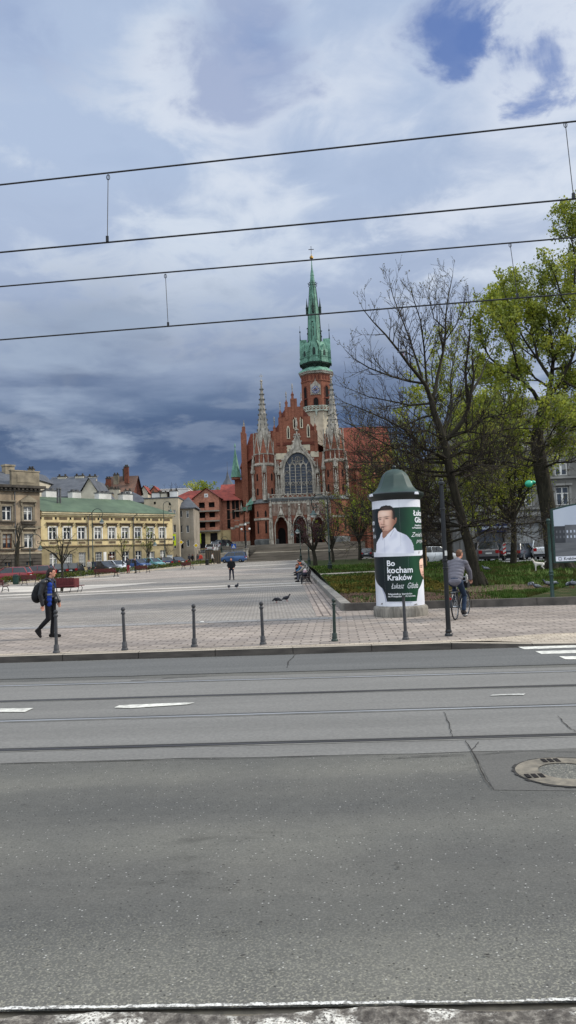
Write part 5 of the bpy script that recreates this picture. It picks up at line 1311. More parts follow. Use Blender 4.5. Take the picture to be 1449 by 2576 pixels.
# --- clock tower
M_CBAL = mat('pale_green_stone', (184, 194, 180), (146, 160, 146), 1.5, .85)
YT = 14.0; S1 = lambda zx, zy: cz(zx, zy - 1207 , YC + YT)
tu_, _ = S1(808, 1130); rot = PI / 8 - rad(7); R = 3.46
z = lambda zy: S1(808, zy)[1]
b = MB(); b.lathe([(R + .15, 0), (R + .15, z(1400))], 8, (tu_, YT, 0), rot); CT = b.build('clock_tower', M_STUCW, CH0)
b = MB(); b.lathe([(R - .05, z(1400)), (R - .05, z(1098))], 8, (tu_, YT, 0), rot); b.lathe([(R + .04, z(1160)), (R + .1, z(1155)), (R + .1, z(1150)), (R, z(1148))], 8, (tu_, YT, 0), rot, cap=False); b.build('tower_shaft', M_CB, CT)
for k in range(8):
    M = on_face(tu_, YT, R - .05, rot, k)
    for dx_ in (-.75, 0.0, .75):
        b = MB(); b.T = M; arch_panel(b, dx_, z(1146), z(1122), z(1108), .42, -.05, .03); b.build('arcade_arch', M_CBD, CT)
    b = MB(); b.T = M; arch_panel(b, 0, z(1358), z(1312), z(1293), .95, -.05, .03)
    b.build('tower_window', M_VOID, CT); lw = CT; b = MB(); b.T = M; arch_frame(b, 0, z(1358), z(1312), z(1293), .95, .14, -.1, .02); b.build('window_surround', M_CBD, lw)
    M = on_face(tu_, YT, R - .05, rot, k)
    if k % 2 == 1 or k in (4, 6):
        pass
    if k == 5:
        cc = (z(1230)); b = MB(); b.T = M
        b.box(-1.0, 1.0, -.16, .0, cc - 1.0, cc + 1.0); b.prism([(-1.05, cc + 1.0), (1.05, cc + 1.0), (0, cc + 2.0)], -.16, .0)
        for s_ in (-1, 1): pinnacle(b, s_ * 1.02, -.12, cc - 1.1, 3.2, .1)
        pinnacle(b, 0, -.1, cc + 1.6, 1.0, .1); b.build('clock_case', M_CS, CT); CF = CT
        b = MB(); b.T = M @ Matrix.Translation((0, -.17, cc)) @ Matrix.Rotation(PI / 2, 4, 'X'); b.lathe([(.82, 0), (.82, .06)], 28); b.build('clock_face', mat('clock_dial', (84, 90, 132), (66, 72, 112), 3, .7), CF)
        b = MB(); b.T = M @ Matrix.Translation((0, -.235, cc)) @ Matrix.Rotation(PI / 2, 4, 'X'); b.tube([(.44 * math.cos(i * PI / 12), .44 * math.sin(i * PI / 12), .01) for i in range(25)], .03, 4, cap=False)
        for i in range(12):
            a = i * PI / 6; b.bar((.5 * math.cos(a), .5 * math.sin(a), .01), (.76 * math.cos(a), .76 * math.sin(a), .01), .09)
        b.build('clock_numerals', mat('clock_white', (214, 212, 206), (196, 194, 190), 3, .6), CF)
        b = MB(); b.T = M @ Matrix.Translation((0, -.28, cc)) @ Matrix.Rotation(PI / 2, 4, 'X'); b.bar((0, -.1, 0), (-.5, .06, 0), .08); b.bar((.05, 0, 0), (.42, .32, 0), .1); b.build('clock_hands', M_GOLD, CF)
    else:
        b = MB(); b.T = M; arch_panel(b, 0, z(1292), z(1225), z(1196), .8, -.05, .03); b.build('tower_window', M_VOID, CT); lw = CT
        b = MB(); b.T = M; arch_frame(b, 0, z(1292), z(1225), z(1196), .8, .14, -.1, .02); b.box(-.7, .7, -.2, .02, z(1297), z(1292) - .01); b.build('window_surround', M_CBD, lw)
b = MB(); b.lathe([(R + .55, z(1399)), (R + .6, z(1392)), (R + .6, z(1388)), (R + .1, z(1386))], 8, (tu_, YT, 0), rot); b.lathe([(R + .55, z(1362)), (R + .62, z(1361)), (R + .62, z(1356)), (R + .5, z(1356))], 8, (tu_, YT, 0), rot, cap=False)
for k in range(8):
    M = on_face(tu_, YT, R + .6, rot, k); b.T = M; hw = (R + .6) * math.sin(PI / 8)
    for i in range(4):
        a, c = -hw + 2 * hw * i / 4, -hw + 2 * hw * (i + 1) / 4
        b.tube([(a, 0, z(1386)), (c, 0, z(1362))], .06, 4); b.tube([(c, 0.03, z(1386)), (a, 0.03, z(1362))], .06, 4); b.box(a - .06, a + .06, -.04, .04, z(1388), z(1360))
    b.lathe([(.05, z(1440)), (.28, z(1402)), (.28, z(1396))], 6, (0, .1, 0)); b.T = None
b.build('tower_balcony', M_CBAL, CT)
b = MB(); b.lathe([(R, z(1102)), (R + .35, z(1096)), (R + .35, z(1086)), (R + .5, z(1084)), (R + .5, z(1076)), (R + .3, z(1076))], 8, (tu_, YT, 0), rot); b.build('tower_cornice', M_CS, CT)
b = MB(); b.lathe([(R + .55, z(1078)), (R + .4, z(1070)), (2.7, z(1040)), (2.2, z(1030))], 8, (tu_, YT, 0), rot, cap=False); b.lathe([(2.2, z(1045)), (2.2, z(985))], 8, (tu_, YT, 0), rot); b.build('tower_skirt_roof', M_CU, CT)
rot2 = rot + PI / 8
b = MB(); b.lathe([(2.3, z(1038)), (3.15, z(1010)), (3.15, z(1000))], 8, (tu_, YT, 0), rot); b.build('oriel_corbel', M_CUD, CT)
b = MB(); b.lathe([(2.5, z(1005)), (2.5, z(900)), (1.9, z(870))], 8, (tu_, YT, 0), rot); b.build('oriel_gallery', M_CU, CT)
for k in range(8):
    big = k % 2 == 1
    M = on_face(tu_, YT, 3.2 if big else 2.85, rot, k) ; hw = .86 if big else .84; top = z(893) if big else z(922)
    b = MB(); b.T = M
    b.box(-hw, hw, -.34, .9, z(985), top); b.add([(-hw, -.34, top), (hw, -.34, top), (0, -.34, top + (2.6 if big else 1.7)), (-hw, 1.2, top), (hw, 1.2, top), (0, 1.2, top + (2.6 if big else 1.7))], [(0, 1, 2), (0, 2, 5, 3), (1, 4, 5, 2)])
    b.box(-hw - .12, hw + .12, -.46, .5, z(1003), z(985) - .003); b.box(-hw - .08, hw + .08, -.42, .5, z(960), z(955))
    if not big: b.add([(-hw - .1, -.4, top - .05), (hw + .1, -.4, top - .05), (hw + .1, .9, top + 2.6), (-hw - .1, .9, top + 2.6)], [(0, 1, 2, 3)])
    b.build('oriel', M_CU, CT); orl = CT
    b = MB(); b.T = M
    for i in range(10): b.box(-hw + i * hw / 5 + .03, -hw + i * hw / 5 + .12, -.44, -.3, z(1016), z(1003))
    b.lathe([(.1, z(1040)), (.75, z(1004))], 8, (0, .2, 0)); b.build('oriel_bracket', M_CUD, orl)
    b = MB(); b.T = M; arch_panel(b, 0, z(952), z(925) if not big else z(915), z(908) if not big else z(890), .62, -.39, -.33); b.build('oriel_window', M_CUD, orl)
    b = MB(); b.T = M; zt_ = top + (2.5 if big else 2.4)
    b.lathe([(.13, 0), (.05, 1.6), (.16, 1.75), (.16, 1.95), (.03, 2.1), (.02, 3.2)], 6, (0, -.2 if big else .7, zt_)); b.box(-.28, .12, (-.2 if big else .7) - .01, (-.2 if big else .7) + .01, zt_ + 2.9, zt_ + 3.15); b.build('weather_vane', M_CUD, orl)
    a = rot + k * PI / 4
    b = MB(); b.lathe([(.12, z(1000)), (.12, z(920)), (.18, z(918)), (.04, z(872)), (.09, z(869)), (.02, z(860))], 6, (tu_ + 2.85 * math.cos(a), YT + 2.85 * math.sin(a), 0)); b.build('corner_pinnacle', M_CU, CT)
b = MB(); b.lathe([(1.95, z(880)), (1.56, z(840)), (1.30, z(610)), (0.72, z(380)), (0.62, z(350)), (0.40, z(288)), (0.46, z(286)), (0.40, z(280)), (0.30, z(250)), (0.18, z(235)), (0.10, z(192)), (0.07, z(150))], 8, (tu_, YT, 0), rot); b.build('spire', M_CU, CT); SPR = CT
b = MB()
for k in range(8):
    a = rot + k * PI / 4; b.tube([(tu_ + 1.57 * math.cos(a), YT + 1.57 * math.sin(a), z(840)), (tu_ + 1.31 * math.cos(a), YT + 1.31 * math.sin(a), z(610)), (tu_ + .73 * math.cos(a), YT + .73 * math.sin(a), z(380))], .06, 4)
b.build('spire_ribs', M_CUD, SPR)
for k in range(8):
    a = rot + (k + .5) * PI / 4
    if k % 2: 
        b = MB(); c_ = (tu_ + 1.42 * math.cos(a), YT + 1.42 * math.sin(a), 0); b.lathe([(.08, z(606)), (.3, z(590)), (.26, z(588)), (.26, z(550)), (.32, z(546)), (.2, z(535)), (.12, z(510)), (.05, z(480)), (.02, z(465))], 6, c_); b.build('spire_lucarne', M_CUD, SPR)
b = MB(); zc = z(362); b.tube([(tu_ + .92 * math.cos(k * PI / 8), YT + .92 * math.sin(k * PI / 8), zc - .2) for k in range(17)], .06, 4, cap=False); b.tube([(tu_ + .95 * math.cos(k * PI / 8), YT + .95 * math.sin(k * PI / 8), zc + .25) for k in range(17)], .05, 4, cap=False)
for k in range(8): a = k * PI / 4; b.bar((tu_ + .5 * math.cos(a), YT + .5 * math.sin(a), zc - .2), (tu_ + .95 * math.cos(a), YT + .95 * math.sin(a), zc + .3), .07); b.ball((tu_ + .97 * math.cos(a), YT + .97 * math.sin(a), zc + .4), .1, 5, 4)
b.build('crown_ring', M_CUD, SPR)
b = MB(); b.lathe([(.07, z(160)), (.1, z(158)), (.42, z(145)), (.42, z(138)), (.28, z(128)), (.08, z(122)), (.05, z(110))], 12, (tu_, YT, 0)); b.build('gilt_ball', M_GOLD, SPR, smooth=40)
b = MB(); b.box(tu_ - .05, tu_ + .05, YT - .04, YT + .04, z(115), z(52)); b.box(tu_ - .5, tu_ - .051, YT - .04, YT + .04, z(77), z(72)); b.box(tu_ + .051, tu_ + .5, YT - .04, YT + .04, z(77), z(72))
for u, zz_ in ((-.5, z(74.5)), (.5, z(74.5)), (0, z(52))): b.ball((tu_ + u, YT, zz_), .09, 6, 5)
b.build('cross', M_IRON, SPR)

# --- steps, retaining walls
M_STEP = mat('step_stone', (132, 123, 111), (96, 89, 80), 0.9, 0.93, stretch=(0.3, 1, 4), dirt=0.4)
M_STEPL = mat('step_landing', (206, 196, 176), (182, 172, 154), 0.7, 0.93)
s0, s1 = P(615, 1410, 137).x, P(905, 1400, 137).x
b = MB(); n = 10; zb0 = gz(136) - 0.02; zl1 = 2.45
for i in range(n): b.box(s0 + i * .16, s1, 136.6 + i * .36, 141, zb0 + (zl1 - zb0) * i / n - (0 if i else .5), zb0 + (zl1 - zb0) * (i + 1) / n)
b.build('church_steps', M_STEP, kind='structure')
b = MB(); b.box(s0 + 1.6, s1, 139.9, 143.5, zl1 + .004, zl1 + .09); b.build('step_landing', M_STEPL, kind='structure')
b = MB(); n = 9; 
for i in range(n): b.box(s0 + 1.7, s1, 143.4 + i * .36, 149.5, zl1 + .1 + (ZC - zl1) * i / n - .1, zl1 + .1 + (ZC - .1 - zl1) * (i + 1) / n)
b.build('church_steps', M_STEP, kind='structure')
b = MB(); b.box(s0 - 8, s1 + 2, 146.6, 200, 1, ZC - .02); b.build('church_terrace', M_STEP, kind='structure')
M_RET = mat('retaining_stone', (166, 156, 140), (130, 122, 110), 1.0, 0.95, stretch=(1, 1, 2.5), dirt=0.35)
rw0, rw1 = P(478, 1405, 138).x, s0
t_ = thing('retaining_wall', 'long low pale stone retaining wall left of the church steps', 'wall', ((rw0 + rw1) / 2, 138, 0.8)); hw = (rw1 - rw0) / 2
b = MB(); b.box(-hw, hw, 0, .6, -.6, 1.75); b.build('masonry', M_RET, t_); b = MB(); b.box(-hw - .05, hw + .05, -.08, .68, 1.75, 1.9); b.build('coping', M_STEPL, t_)
b = MB(); b.add([(rw0 - 14, 138.7, 2.55), (rw1 + .4, 138.7, 2.55), (rw1 + .4, 152, 3.7), (rw0 - 14, 152, 3.7), (rw0 - 14, 138.7, 0), (rw1, 138.7, 0)], [(0, 1, 2, 3), (4, 5, 1, 0)]); b.build('church_street', M_FAR, kind='structure')
t_ = thing('stone_parapet', 'sloping pale stone parapet beside the left end of the church steps', 'parapet', (s0, 137, 1))
b = MB(); b.prism([(-.2, -.3), (5, -.3), (5, 2.2), (4.4, 2.2), (-.2, .75)], -.25, .35, 'yz'); b.build('masonry', M_STEPL, t_)
# iron railing along the top of the retaining wall
t_ = thing('iron_railing', 'dark iron railing along the top of the low stone retaining wall', 'railing', ((rw0 + rw1) / 2, 138.3, 2.7))
b = MB(); b.box(-hw, hw, -.02, .02, .95, 1.0); b.box(-hw, hw, -.02, .02, .12, .16); b.build('rail', M_IRON, t_)
for k in range(int(hw * 2 / .3)):
    if k % 8 == 0: b = MB(); b.box(-hw + k * .3 - .04, -hw + k * .3 + .04, -.04, .04, 0, 1.1); b.build('post', M_IRON, t_)
b = MB()
for k in range(int(hw * 2 / .3)): b.box(-hw + k * .3 - .012, -hw + k * .3 + .012, -.012, .012, .16, .95)
b.build('lattice', M_IRON, t_)
# triple-globe lamp on a stone post by the steps
p = P(630, 1390, 138.4)
t_ = thing('street_lamp', 'dark triple-globe lamp on pale stone pedestal at the church steps', 'street lamp', (s0 + .3, 138.2, 2.3))
b = MB(); b.box(-.35, .35, -.35, .35, -1, .9); b.box(-.45, .45, -.45, .45, .9, 1.05); b.build('pedestal', M_CS, t_)
b = MB(); b.lathe([(.3, 1.05), (.2, 1.3), (.12, 1.6), (.1, 4.2), (.16, 4.3)], 10); b.tube([(-.7, 0, 4.3), (-.6, 0, 4.05), (0, 0, 4.0), (.6, 0, 4.05), (.7, 0, 4.3)], .05, 6); b.lathe([(.05, 4.3), (.05, 5.1)], 6); b.build('column', M_IRON, t_)
for x, zz_ in ((-.7, 4.5), (.7, 4.5), (0, 5.3)): b = MB(); b.ball((x, 0, zz_), .2, 10, 8); b.build('globe', mat('opal_glass', (226, 226, 222), (214, 214, 210), 3, .3), t_, smooth=60)
# ------------------------------------------------------------------ street furniture
M_BOLL = mat('bollard_paint', (74, 74, 76), (54, 54, 56), 9.0, 0.6, spec=0.4, dirt=0.3)
M_BOLLG = mat('green_black_paint', (46, 62, 54), (34, 44, 40), 9.0, 0.5, spec=0.4)
M_BLACKP = mat('black_post_paint', (26, 27, 28), (18, 19, 20), 7.0, 0.35, spec=0.5)
M_GREENP = mat('green_post_paint', (34, 66, 58), (24, 50, 44), 7.0, 0.4, spec=0.5)
def bollard(px, py, label, ball=True, m=None, grp='bollards along the kerb'):
    p = G(px, py, 0.0); m = m or M_BOLL
    t = thing('bollard', label, 'bollard', (p.x, p.y, 0), group=grp)
    b = MB(); b.lathe([(.075, 0), (.075, .03), (.055, .06), (.06, .085), (.052, .1), (.055, .16), (.045, .18)], 14); b.build('base', m, t, smooth=40)
    b = MB(); b.lathe([(.036, .175), (.031, .78 if ball else .93)], 14); b.build('post', m, t, smooth=40)
    bl_ = random.Random(int(px)); t.rotation_euler = (rad(bl_.uniform(-1.2, 1.2)), rad(bl_.uniform(-1.5, .6)), bl_.uniform(0, 3))
    if ball:
        b = MB(); b.lathe([(.031, .76), (.047, .775), (.047, .80), (.033, .815), (.027, .835)], 14); b.build('collar', m, t, smooth=40)
        b = MB(); b.ball((0, 0, .872), .047, 14, 10); b.build('ball_finial', M_BOLLG if m is M_BOLLG else m, t, smooth=60)
    return t
for i, (x, y) in enumerate(((142, 1643), (314, 1636), (489, 1627), (662, 1621))):
    bollard(x, y, ['grey ball-topped bollard in front of the walking man with the backpack', 'grey ball-topped bollard second along the kerb, right of the walking man',
                   'grey ball-topped bollard on the kerb between the second bollard and the two pigeons', 'grey ball-topped bollard on the kerb below the two pigeons'][i])
bollard(842, 1613, 'green-black ball-topped bollard before the corner of the stone lawn edging', m=M_BOLLG)
bollard(1021, 1609, 'plain dark bollard without a ball, in front of the advertising column', ball=False)
p = G(1129, 1600, 0.0)
t_ = thing('pole', 'tall slim black pole with ringed base on the pavement left of the cyclist', 'pole', (p.x, p.y, 0))
b = MB(); b.lathe([(.085, 0), (.085, .04), (.065, .07), (.075, .1), (.06, .14)], 14); b.build('base', M_BLACKP, t_, smooth=40)
b = MB(); b.lathe([(.055, .13), (.05, 1.5), (.046, 3.2), (.042, 3.3)], 14); b.build('shaft', M_BLACKP, t_, smooth=40)
for zz in (1.45, 1.62, 2.75): b = MB(); b.lathe([(.05, zz), (.066, zz + .01), (.066, zz + .035), (.05, zz + .045)], 14); b.build('ring', M_BLACKP, t_, smooth=40)
b = MB(); b.lathe([(.042, 3.3), (.07, 3.32), (.07, 3.36), (.03, 3.4)], 14); b.ball((0, 0, 3.42), .04, 10, 8); b.build('cap', M_BLACKP, t_, smooth=40)
b = MB(); b.box(-.012, .04, -.062, -.054, 1.75, 1.86); b.build('sticker', M_WHITE, t_)

# advertising column
AC = P(1008.5, 1545, 22.75); AC.z = 0.0
COLT = thing('advertising_column', 'round advertising column with bell-shaped green roof and green election posters', 'advertising column', (AC.x, AC.y, 0))
RC = 0.705
M_CONCB = mat('column_plinth_concrete', (150, 144, 134), (112, 108, 100), 5.0, 0.95, stretch=(3, 3, 0.6), dirt=0.4)
M_PAPER = mat('poster_paper', (232, 234, 240), (216, 218, 226), 1.6, 0.55, dirt=0.14, bump=0.15)
M_ROOFG = mat('column_roof_green', (50, 72, 64), (40, 60, 54), 1.4, 0.5, spec=0.45, dirt=0.25)
M_ROOFD = mat('column_fascia_dark', (26, 38, 38), (20, 28, 28), 2, 0.4, spec=0.5)
b = MB(); b.lathe([(.79, 0), (.80, .22), (.78, .27), (.72, .31)], 48); b.build('plinth', M_CONCB, COLT, smooth=40)
b = MB(); b.lathe([(RC, .30), (RC, 3.40)], 72, cap=False); b.build('drum', M_PAPER, COLT, smooth=60)
b = MB(); b.lathe([(.70, 3.36), (.74, 3.40), (.78, 3.44), (.82, 3.48), (.83, 3.56), (.80, 3.585)], 48); b.build('fascia', M_ROOFD, COLT, smooth=40)
b = MB(); a8 = rad(22.5 + 10)
b.lathe([(.80, 3.585), (.70, 3.625), (.60, 3.69), (.515, 3.80), (.45, 3.95), (.40, 4.08), (.33, 4.19), (.22, 4.275), (.10, 4.31), (.03, 4.32)], 8, a0=a8); b.build('dome', M_ROOFG, COLT, smooth=30)
b = MB(); b.lathe([(.03, 4.31), (.03, 4.345)], 10); b.ball((0, 0, 4.375), .056, 14, 10); b.build('ball_finial', M_ROOFD, COLT, smooth=60)
for a in (-52, 205, 80):
    ca = rad(a); b = MB(); b.T = Matrix.Rotation(ca, 4, 'Z') @ Matrix.Translation((.80, 0, 3.50))
    b.prism([(-.075, 0), (.075, 0), (.075, .035), (.045, .075), (-.045, .075), (-.075, .035)], .0, .055, 'yz'); b.build('light_box', M_PAPER, COLT)
cam_dir = math.atan2(-AC.y, -AC.x)         # towards the street
def th_of(off): return math.asin(max(-.999, min(.999, off)))
def cyl(off_th, z, r): a = cam_dir + off_th; return (r * math.cos(a), r * math.sin(a), z)
def zpx(zx, zy):                            # enlarged photograph of the column -> (angle, height)
    axis = 690 + (zy - 900) * 0.0612
    o = (zx - axis) / 488.0
    th = th_of(o) if abs(o) < 1 else math.copysign(PI / 2 + (abs(o) - 1) * 1.0, o)
    return th, (3068 - (zy + (zx - axis) * 0.036)) / 693.0
def clip(poly, lo, hi):
    def half(pl, f, inside):
        out = []
        for i in range(len(pl)):
            a, c = pl[i], pl[(i + 1) % len(pl)]
            ia, ic = inside(a[0]), inside(c[0])
            if ia: out.append(a)
            if ia != ic:
                s_ = (f - a[0]) / (c[0] - a[0]); out.append((f, a[1] + (c[1] - a[1]) * s_))
        return out
    pl = half(poly, lo, lambda x: x >= lo - 1e-9)
    return half(pl, hi, lambda x: x <= hi + 1e-9) if pl else pl
def wrap_poly(name, pts, m, r, parent, px=True, off=0):
    q = [zpx(x, y + off) for x, y in pts] if px else pts
    lo, hi = min(a for a, _ in q), max(a for a, _ in q); n = max(1, int((hi - lo) / 0.06)); b = MB()
    for i in range(n):
        pl = clip(q, lo + (hi - lo) * i / n, lo + (hi - lo) * (i + 1) / n)
        if len(pl) >= 3: b.add([cyl(a, z, r) for a, z in pl], [tuple(range(len(pl)))])
    return b.build(name, m, parent)
def wrap_text(name, s, th0, z0, size, m, r, parent, bold=0.0, shear=0.0, align='LEFT', space=1.0, width=None):
    vs, fs = text_mesh(s, size, bold, shear, align, space)
    w_ = max(v[0] for v in vs) - min(v[0] for v in vs); k = width / w_ if width else 1.0
    b = MB(); b.add([cyl(th0 + x * k / RC, z0 + y, r) for x, y, z in vs], fs); return b.build(name, m, parent)
# printed green gradient, darker on the left
t = NT('poster_green'); tc_ = t.n('ShaderNodeTexCoord'); sp_ = t.n('ShaderNodeSeparateXYZ'); t.l(tc_.outputs['Object'], sp_.inputs[0])
n1 = t.noise(tc_.outputs['Object'], 1.4, 2)
g = t.math('ADD', t.math('MULTIPLY', sp_.outputs[0], 0.62), t.math('ADD', 0.28, t.math('MULTIPLY', n1, 0.35)))
c = t.ramp(g, [(0.12, lin((10, 22, 26))), (0.42, lin((12, 38, 30))), (0.68, lin((18, 70, 42))), (0.95, lin((12, 46, 34)))]); t.bsdf(c, 0.4, 0, 0.4); M_PG = t.m
M_SKINP = mat('printed_skin', (216, 172, 150), (196, 146, 124), 3.0, 0.5, dirt=0.1)
M_SKIND = mat('printed_skin_shadow', (150, 100, 82), (128, 84, 68), 3.0, 0.5)
M_HAIRP = mat('printed_hair', (30, 24, 22), (20, 16, 15), 3, 0.5)
M_SHIRTP = mat('printed_shirt', (222, 224, 234), (206, 209, 222), 1.0, 0.5, dirt=0.06)
M_SHIRTD = mat('printed_shirt_fold', (182, 186, 202), (166, 170, 188), 1.0, 0.5)
M_LIP = mat('printed_lips', (166, 96, 88), (146, 82, 74), 3, 0.5)
M_TXT = mat('printed_white', (236, 238, 240), (230, 232, 236), 2, 0.5, dirt=0.02)
UP = wrap_poly('poster', [(-50, 935), (200, 918), (1185, 868), (1400, 860), (1440, 1760), (1240, 1770), (245, 1800), (-20, 1810)], M_PG, RC + .003, COLT)
UP['label'] = 'upper green poster with a man in a white shirt'
PSH = {'hair': [(345, 1000), (362, 905), (405, 862), (480, 845), (560, 848), (620, 880), (665, 960), (682, 1100), (650, 1130), (350, 1020)],
       'face': [(330, 1020), (345, 965), (390, 945), (470, 930), (590, 920), (632, 985), (655, 1110), (668, 1190), (660, 1250), (610, 1320), (540, 1362), (450, 1355), (410, 1330), (372, 1262), (340, 1150)],
       'ear': [(664, 1105), (700, 1086), (716, 1110), (706, 1185), (672, 1232), (656, 1220)], 'neck': [(432, 1330), (640, 1300), (664, 1292), (560, 1400), (455, 1510), (425, 1470)],
       'shirt': [(300, 1810), (312, 1600), (375, 1490), (395, 1420), (428, 1375), (436, 1480), (470, 1500), (560, 1400), (670, 1288), (725, 1365), (900, 1440), (1000, 1550), (1045, 1650), (1066, 1810)]}
def inpoly(x, y, p):
    r = False
    for i in range(len(p)):
        (a, c), (d, e) = p[i], p[i - 1]
        if (c > y) != (e > y) and x < (d - a) * (y - c) / (e - c) + a: r = not r
    return r
def gs(x, y, cx, cy, sx, sy): return math.exp(-((x - cx) / sx) ** 2 - ((y - cy) / sy) ** 2)
def man(x, y):
    """printed portrait of a man in a white shirt: colour at a point of the poster, or None"""
    mixc = lambda c, d, f: tuple(p + (q - p) * max(0, min(1, f)) for p, q in zip(c, d))
    if inpoly(x, y, PSH['face']) or inpoly(x, y, PSH['ear']) or inpoly(x, y, PSH['neck']):
        c = mixc((232, 190, 166), (246, 214, 194), gs(x, y, 440, 1010, 90, 60) + .6 * gs(x, y, 400, 1180, 40, 60))
        c = mixc(c, (132, 84, 66), .85 * smooth(520, 690, x + (y - 1100) * .05)); c = mixc(c, (212, 140, 120), .4 * gs(x, y, 390, 1200, 50, 40))
        for cx, cy, sx, sy, f in ((378, 1122, 26, 15, .45), (512, 1106, 40, 17, .45), (458, 1170, 16, 60, .4), (436, 1232, 45, 10, .6), (450, 1300, 90, 50, .22), (470, 1345, 120, 20, .3)): c = mixc(c, (120, 74, 60), f * gs(x, y, cx, cy, sx, sy))
        for cx, cy, sx, sy, f in ((375, 1092, 34, 8, .8), (505, 1076, 52, 8, .8), (378, 1128, 18, 6, .95), (512, 1112, 26, 7, .95), (450, 1266, 66, 5, .85), (412, 1220, 8, 5, .6), (456, 1222, 9, 5, .6)): c = mixc(c, (36, 24, 22), f * gs(x, y, cx, cy + (x - cx) * -.12, sx, sy))
        c = mixc(c, (186, 104, 96), .6 * gs(x, y, 450, 1280, 50, 9))
        if inpoly(x, y, PSH['neck']) and not inpoly(x, y, PSH['face']): c = mixc(c, (120, 78, 62), .65)
        if 408 < x < 464 and 1278 < y < 1336 and not (420 < x < 451 and 1290 < y < 1324): c = (74, 56, 50)
        if inpoly(x, y, PSH['hair']): c = mixc(c, (34, 26, 24), smooth(8, -30, y - (955 - abs(x - 480) * .02)) + .9 * smooth(590, 660, x))
        return c
    if inpoly(x, y, PSH['hair']): return mixc((30, 24, 22), (66, 52, 46), gs(x, y, 470, 900, 90, 22))
    if inpoly(x, y, PSH['shirt']):
        c = mixc((230, 231, 240), (176, 180, 198), .75 * smooth(820, 1050, x + (1800 - y) * .25) + .35 * gs(x, y, 690, 1420, 40, 80))
        k = math.sin((x * .6 + y) * .021) * math.sin((x - y * .4) * .013 + 1); c = mixc(c, (188, 192, 210), .35 * max(0, k))
        c = mixc(c, (150, 152, 170), .6 * gs(x - (y - 1440) * -.55, 0, 600, 0, 8, 1) * (1 if 1330 < y < 1470 else 0) + .5 * gs(x, y, 440, 1520, 14, 26))
        c = mixc(c, (170, 172, 190), .45 * gs(x, 0, 470 + (y - 1500) * .06, 0, 6, 1) * (1 if y > 1510 else 0)); return c
    return None
t = NT('printed_portrait'); vc_ = t.n('ShaderNodeVertexColor', layer_name='print'); t.bsdf(vc_.outputs[0], .45, 0, .4); M_PRT = t.m
def portrait(parent, x0, x1, y0, y1, nx, ny, f, r, off=0):
    vs, cs, fs = [], [], []
    for j in range(ny + 1):
        for i in range(nx + 1):
            x, y = x0 + (x1 - x0) * i / nx, y0 + (y1 - y0) * j / ny; th, z = zpx(x, y + off); vs.append(cyl(th, z, r)); cs.append(f(x, y))
    for j in range(ny):
        for i in range(nx):
            q = (j * (nx + 1) + i, j * (nx + 1) + i + 1, (j + 1) * (nx + 1) + i + 1, (j + 1) * (nx + 1) + i)
            if sum(cs[k] is not None for k in q) >= 3: fs.append(q)
    b = MB(); b.add(vs, fs); o = b.build('portrait', M_PRT, parent); at_ = o.data.color_attributes.new('print', 'FLOAT_COLOR', 'POINT')
    for k, c in enumerate(cs):
        if c is None: c = next((cs[m] for m in (k - 1, k + 1, k - nx - 1, k + nx + 1, k - nx, k + nx) if 0 <= m < len(cs) and cs[m] is not None), (200, 200, 205))
        at_.data[k].color = lin(c)
portrait(UP, 295, 1075, 838, 1805, 96, 120, man, RC + .006)
rt = RC + .008
def tz(x, y): return zpx(x, y)
def txt(s, x, y_base, h, bold=.0, shear=0, parent=None, width=None, name='lettering', align='LEFT', off=0):
    th, z = tz(x, y_base + off); return wrap_text(name, s, th, z, h / 693.0 / 0.72, M_TXT, rt, parent, bold, shear, align, 1.0, width)
txt('Łukasz', 1035, 1050, 110, .005, parent=UP); txt('Gibała', 1060, 1188, 110, .005, parent=UP)
txt('Niezależny kandydat', 1062, 1262, 32, .0012, parent=UP); txt('na Prezydenta Krakowa', 1010, 1312, 32, .0012, parent=UP)
txt('Zmieńmy', 992, 1478, 92, -.001, .45, parent=UP); txt('przyszłość', 1100, 1590, 80, -.001, .45, parent=UP)
th_, z_ = tz(272, 1228)
wrap_text('lettering', 'kocham', th_, z_, 110 / 693 / .72, M_TXT, rt, UP, .005, 0, 'RIGHT'); th_, z_ = tz(268, 1368); wrap_text('lettering', 'Kraków', th_, z_, 110 / 693 / .72, M_TXT, rt, UP, .005, 0, 'RIGHT')
th_, z_ = tz(300, 1500); wrap_text('lettering', 'Łukasz Gibała', th_, z_, 90 / 693 / .72, M_TXT, rt, UP, -.001, .45, 'RIGHT')
O2 = 1570
LB = wrap_poly('poster_band', [(-60, 240), (256, 218), (1235, 172), (1450, 168), (1450, 275), (1240, 280), (260, 312), (-60, 335)], M_PAPER, RC + .006, COLT, off=O2)
LP = wrap_poly('poster', [(262, 312), (1160, 282), (1238, 280), (1300, 278), (1300, 700), (1240, 770), (1205, 870), (1155, 960), (1125, 1182), (545, 1197), (512, 1060), (450, 940), (340, 840), (298, 740)], M_PG, RC + .003, COLT, off=O2)
LP['label'] = 'lower green poster reading Bo kocham Kraków'
def lpp(name, pts, m, k): return wrap_poly(name, pts, m, RC + .003 + .0016 * k, LP, off=O2)
txt('Bo', 527, 488, 112, .005, parent=LP, off=O2); txt('kocham', 536, 630, 122, .005, parent=LP, off=O2); txt('Kraków', 545, 772, 112, .005, parent=LP, off=O2)
txt('Łukasz', 625, 935, 110, -.001, .45, parent=LP, off=O2, width=.36); txt('Gibała', 925, 930, 118, -.001, .45, parent=LP, off=O2, width=.36)
txt('Niezależny kandydat', 566, 1062, 34, .001, parent=LP, off=O2, width=.70); txt('na Prezydenta Krakowa', 566, 1108, 34, .001, parent=LP, off=O2, width=.81)
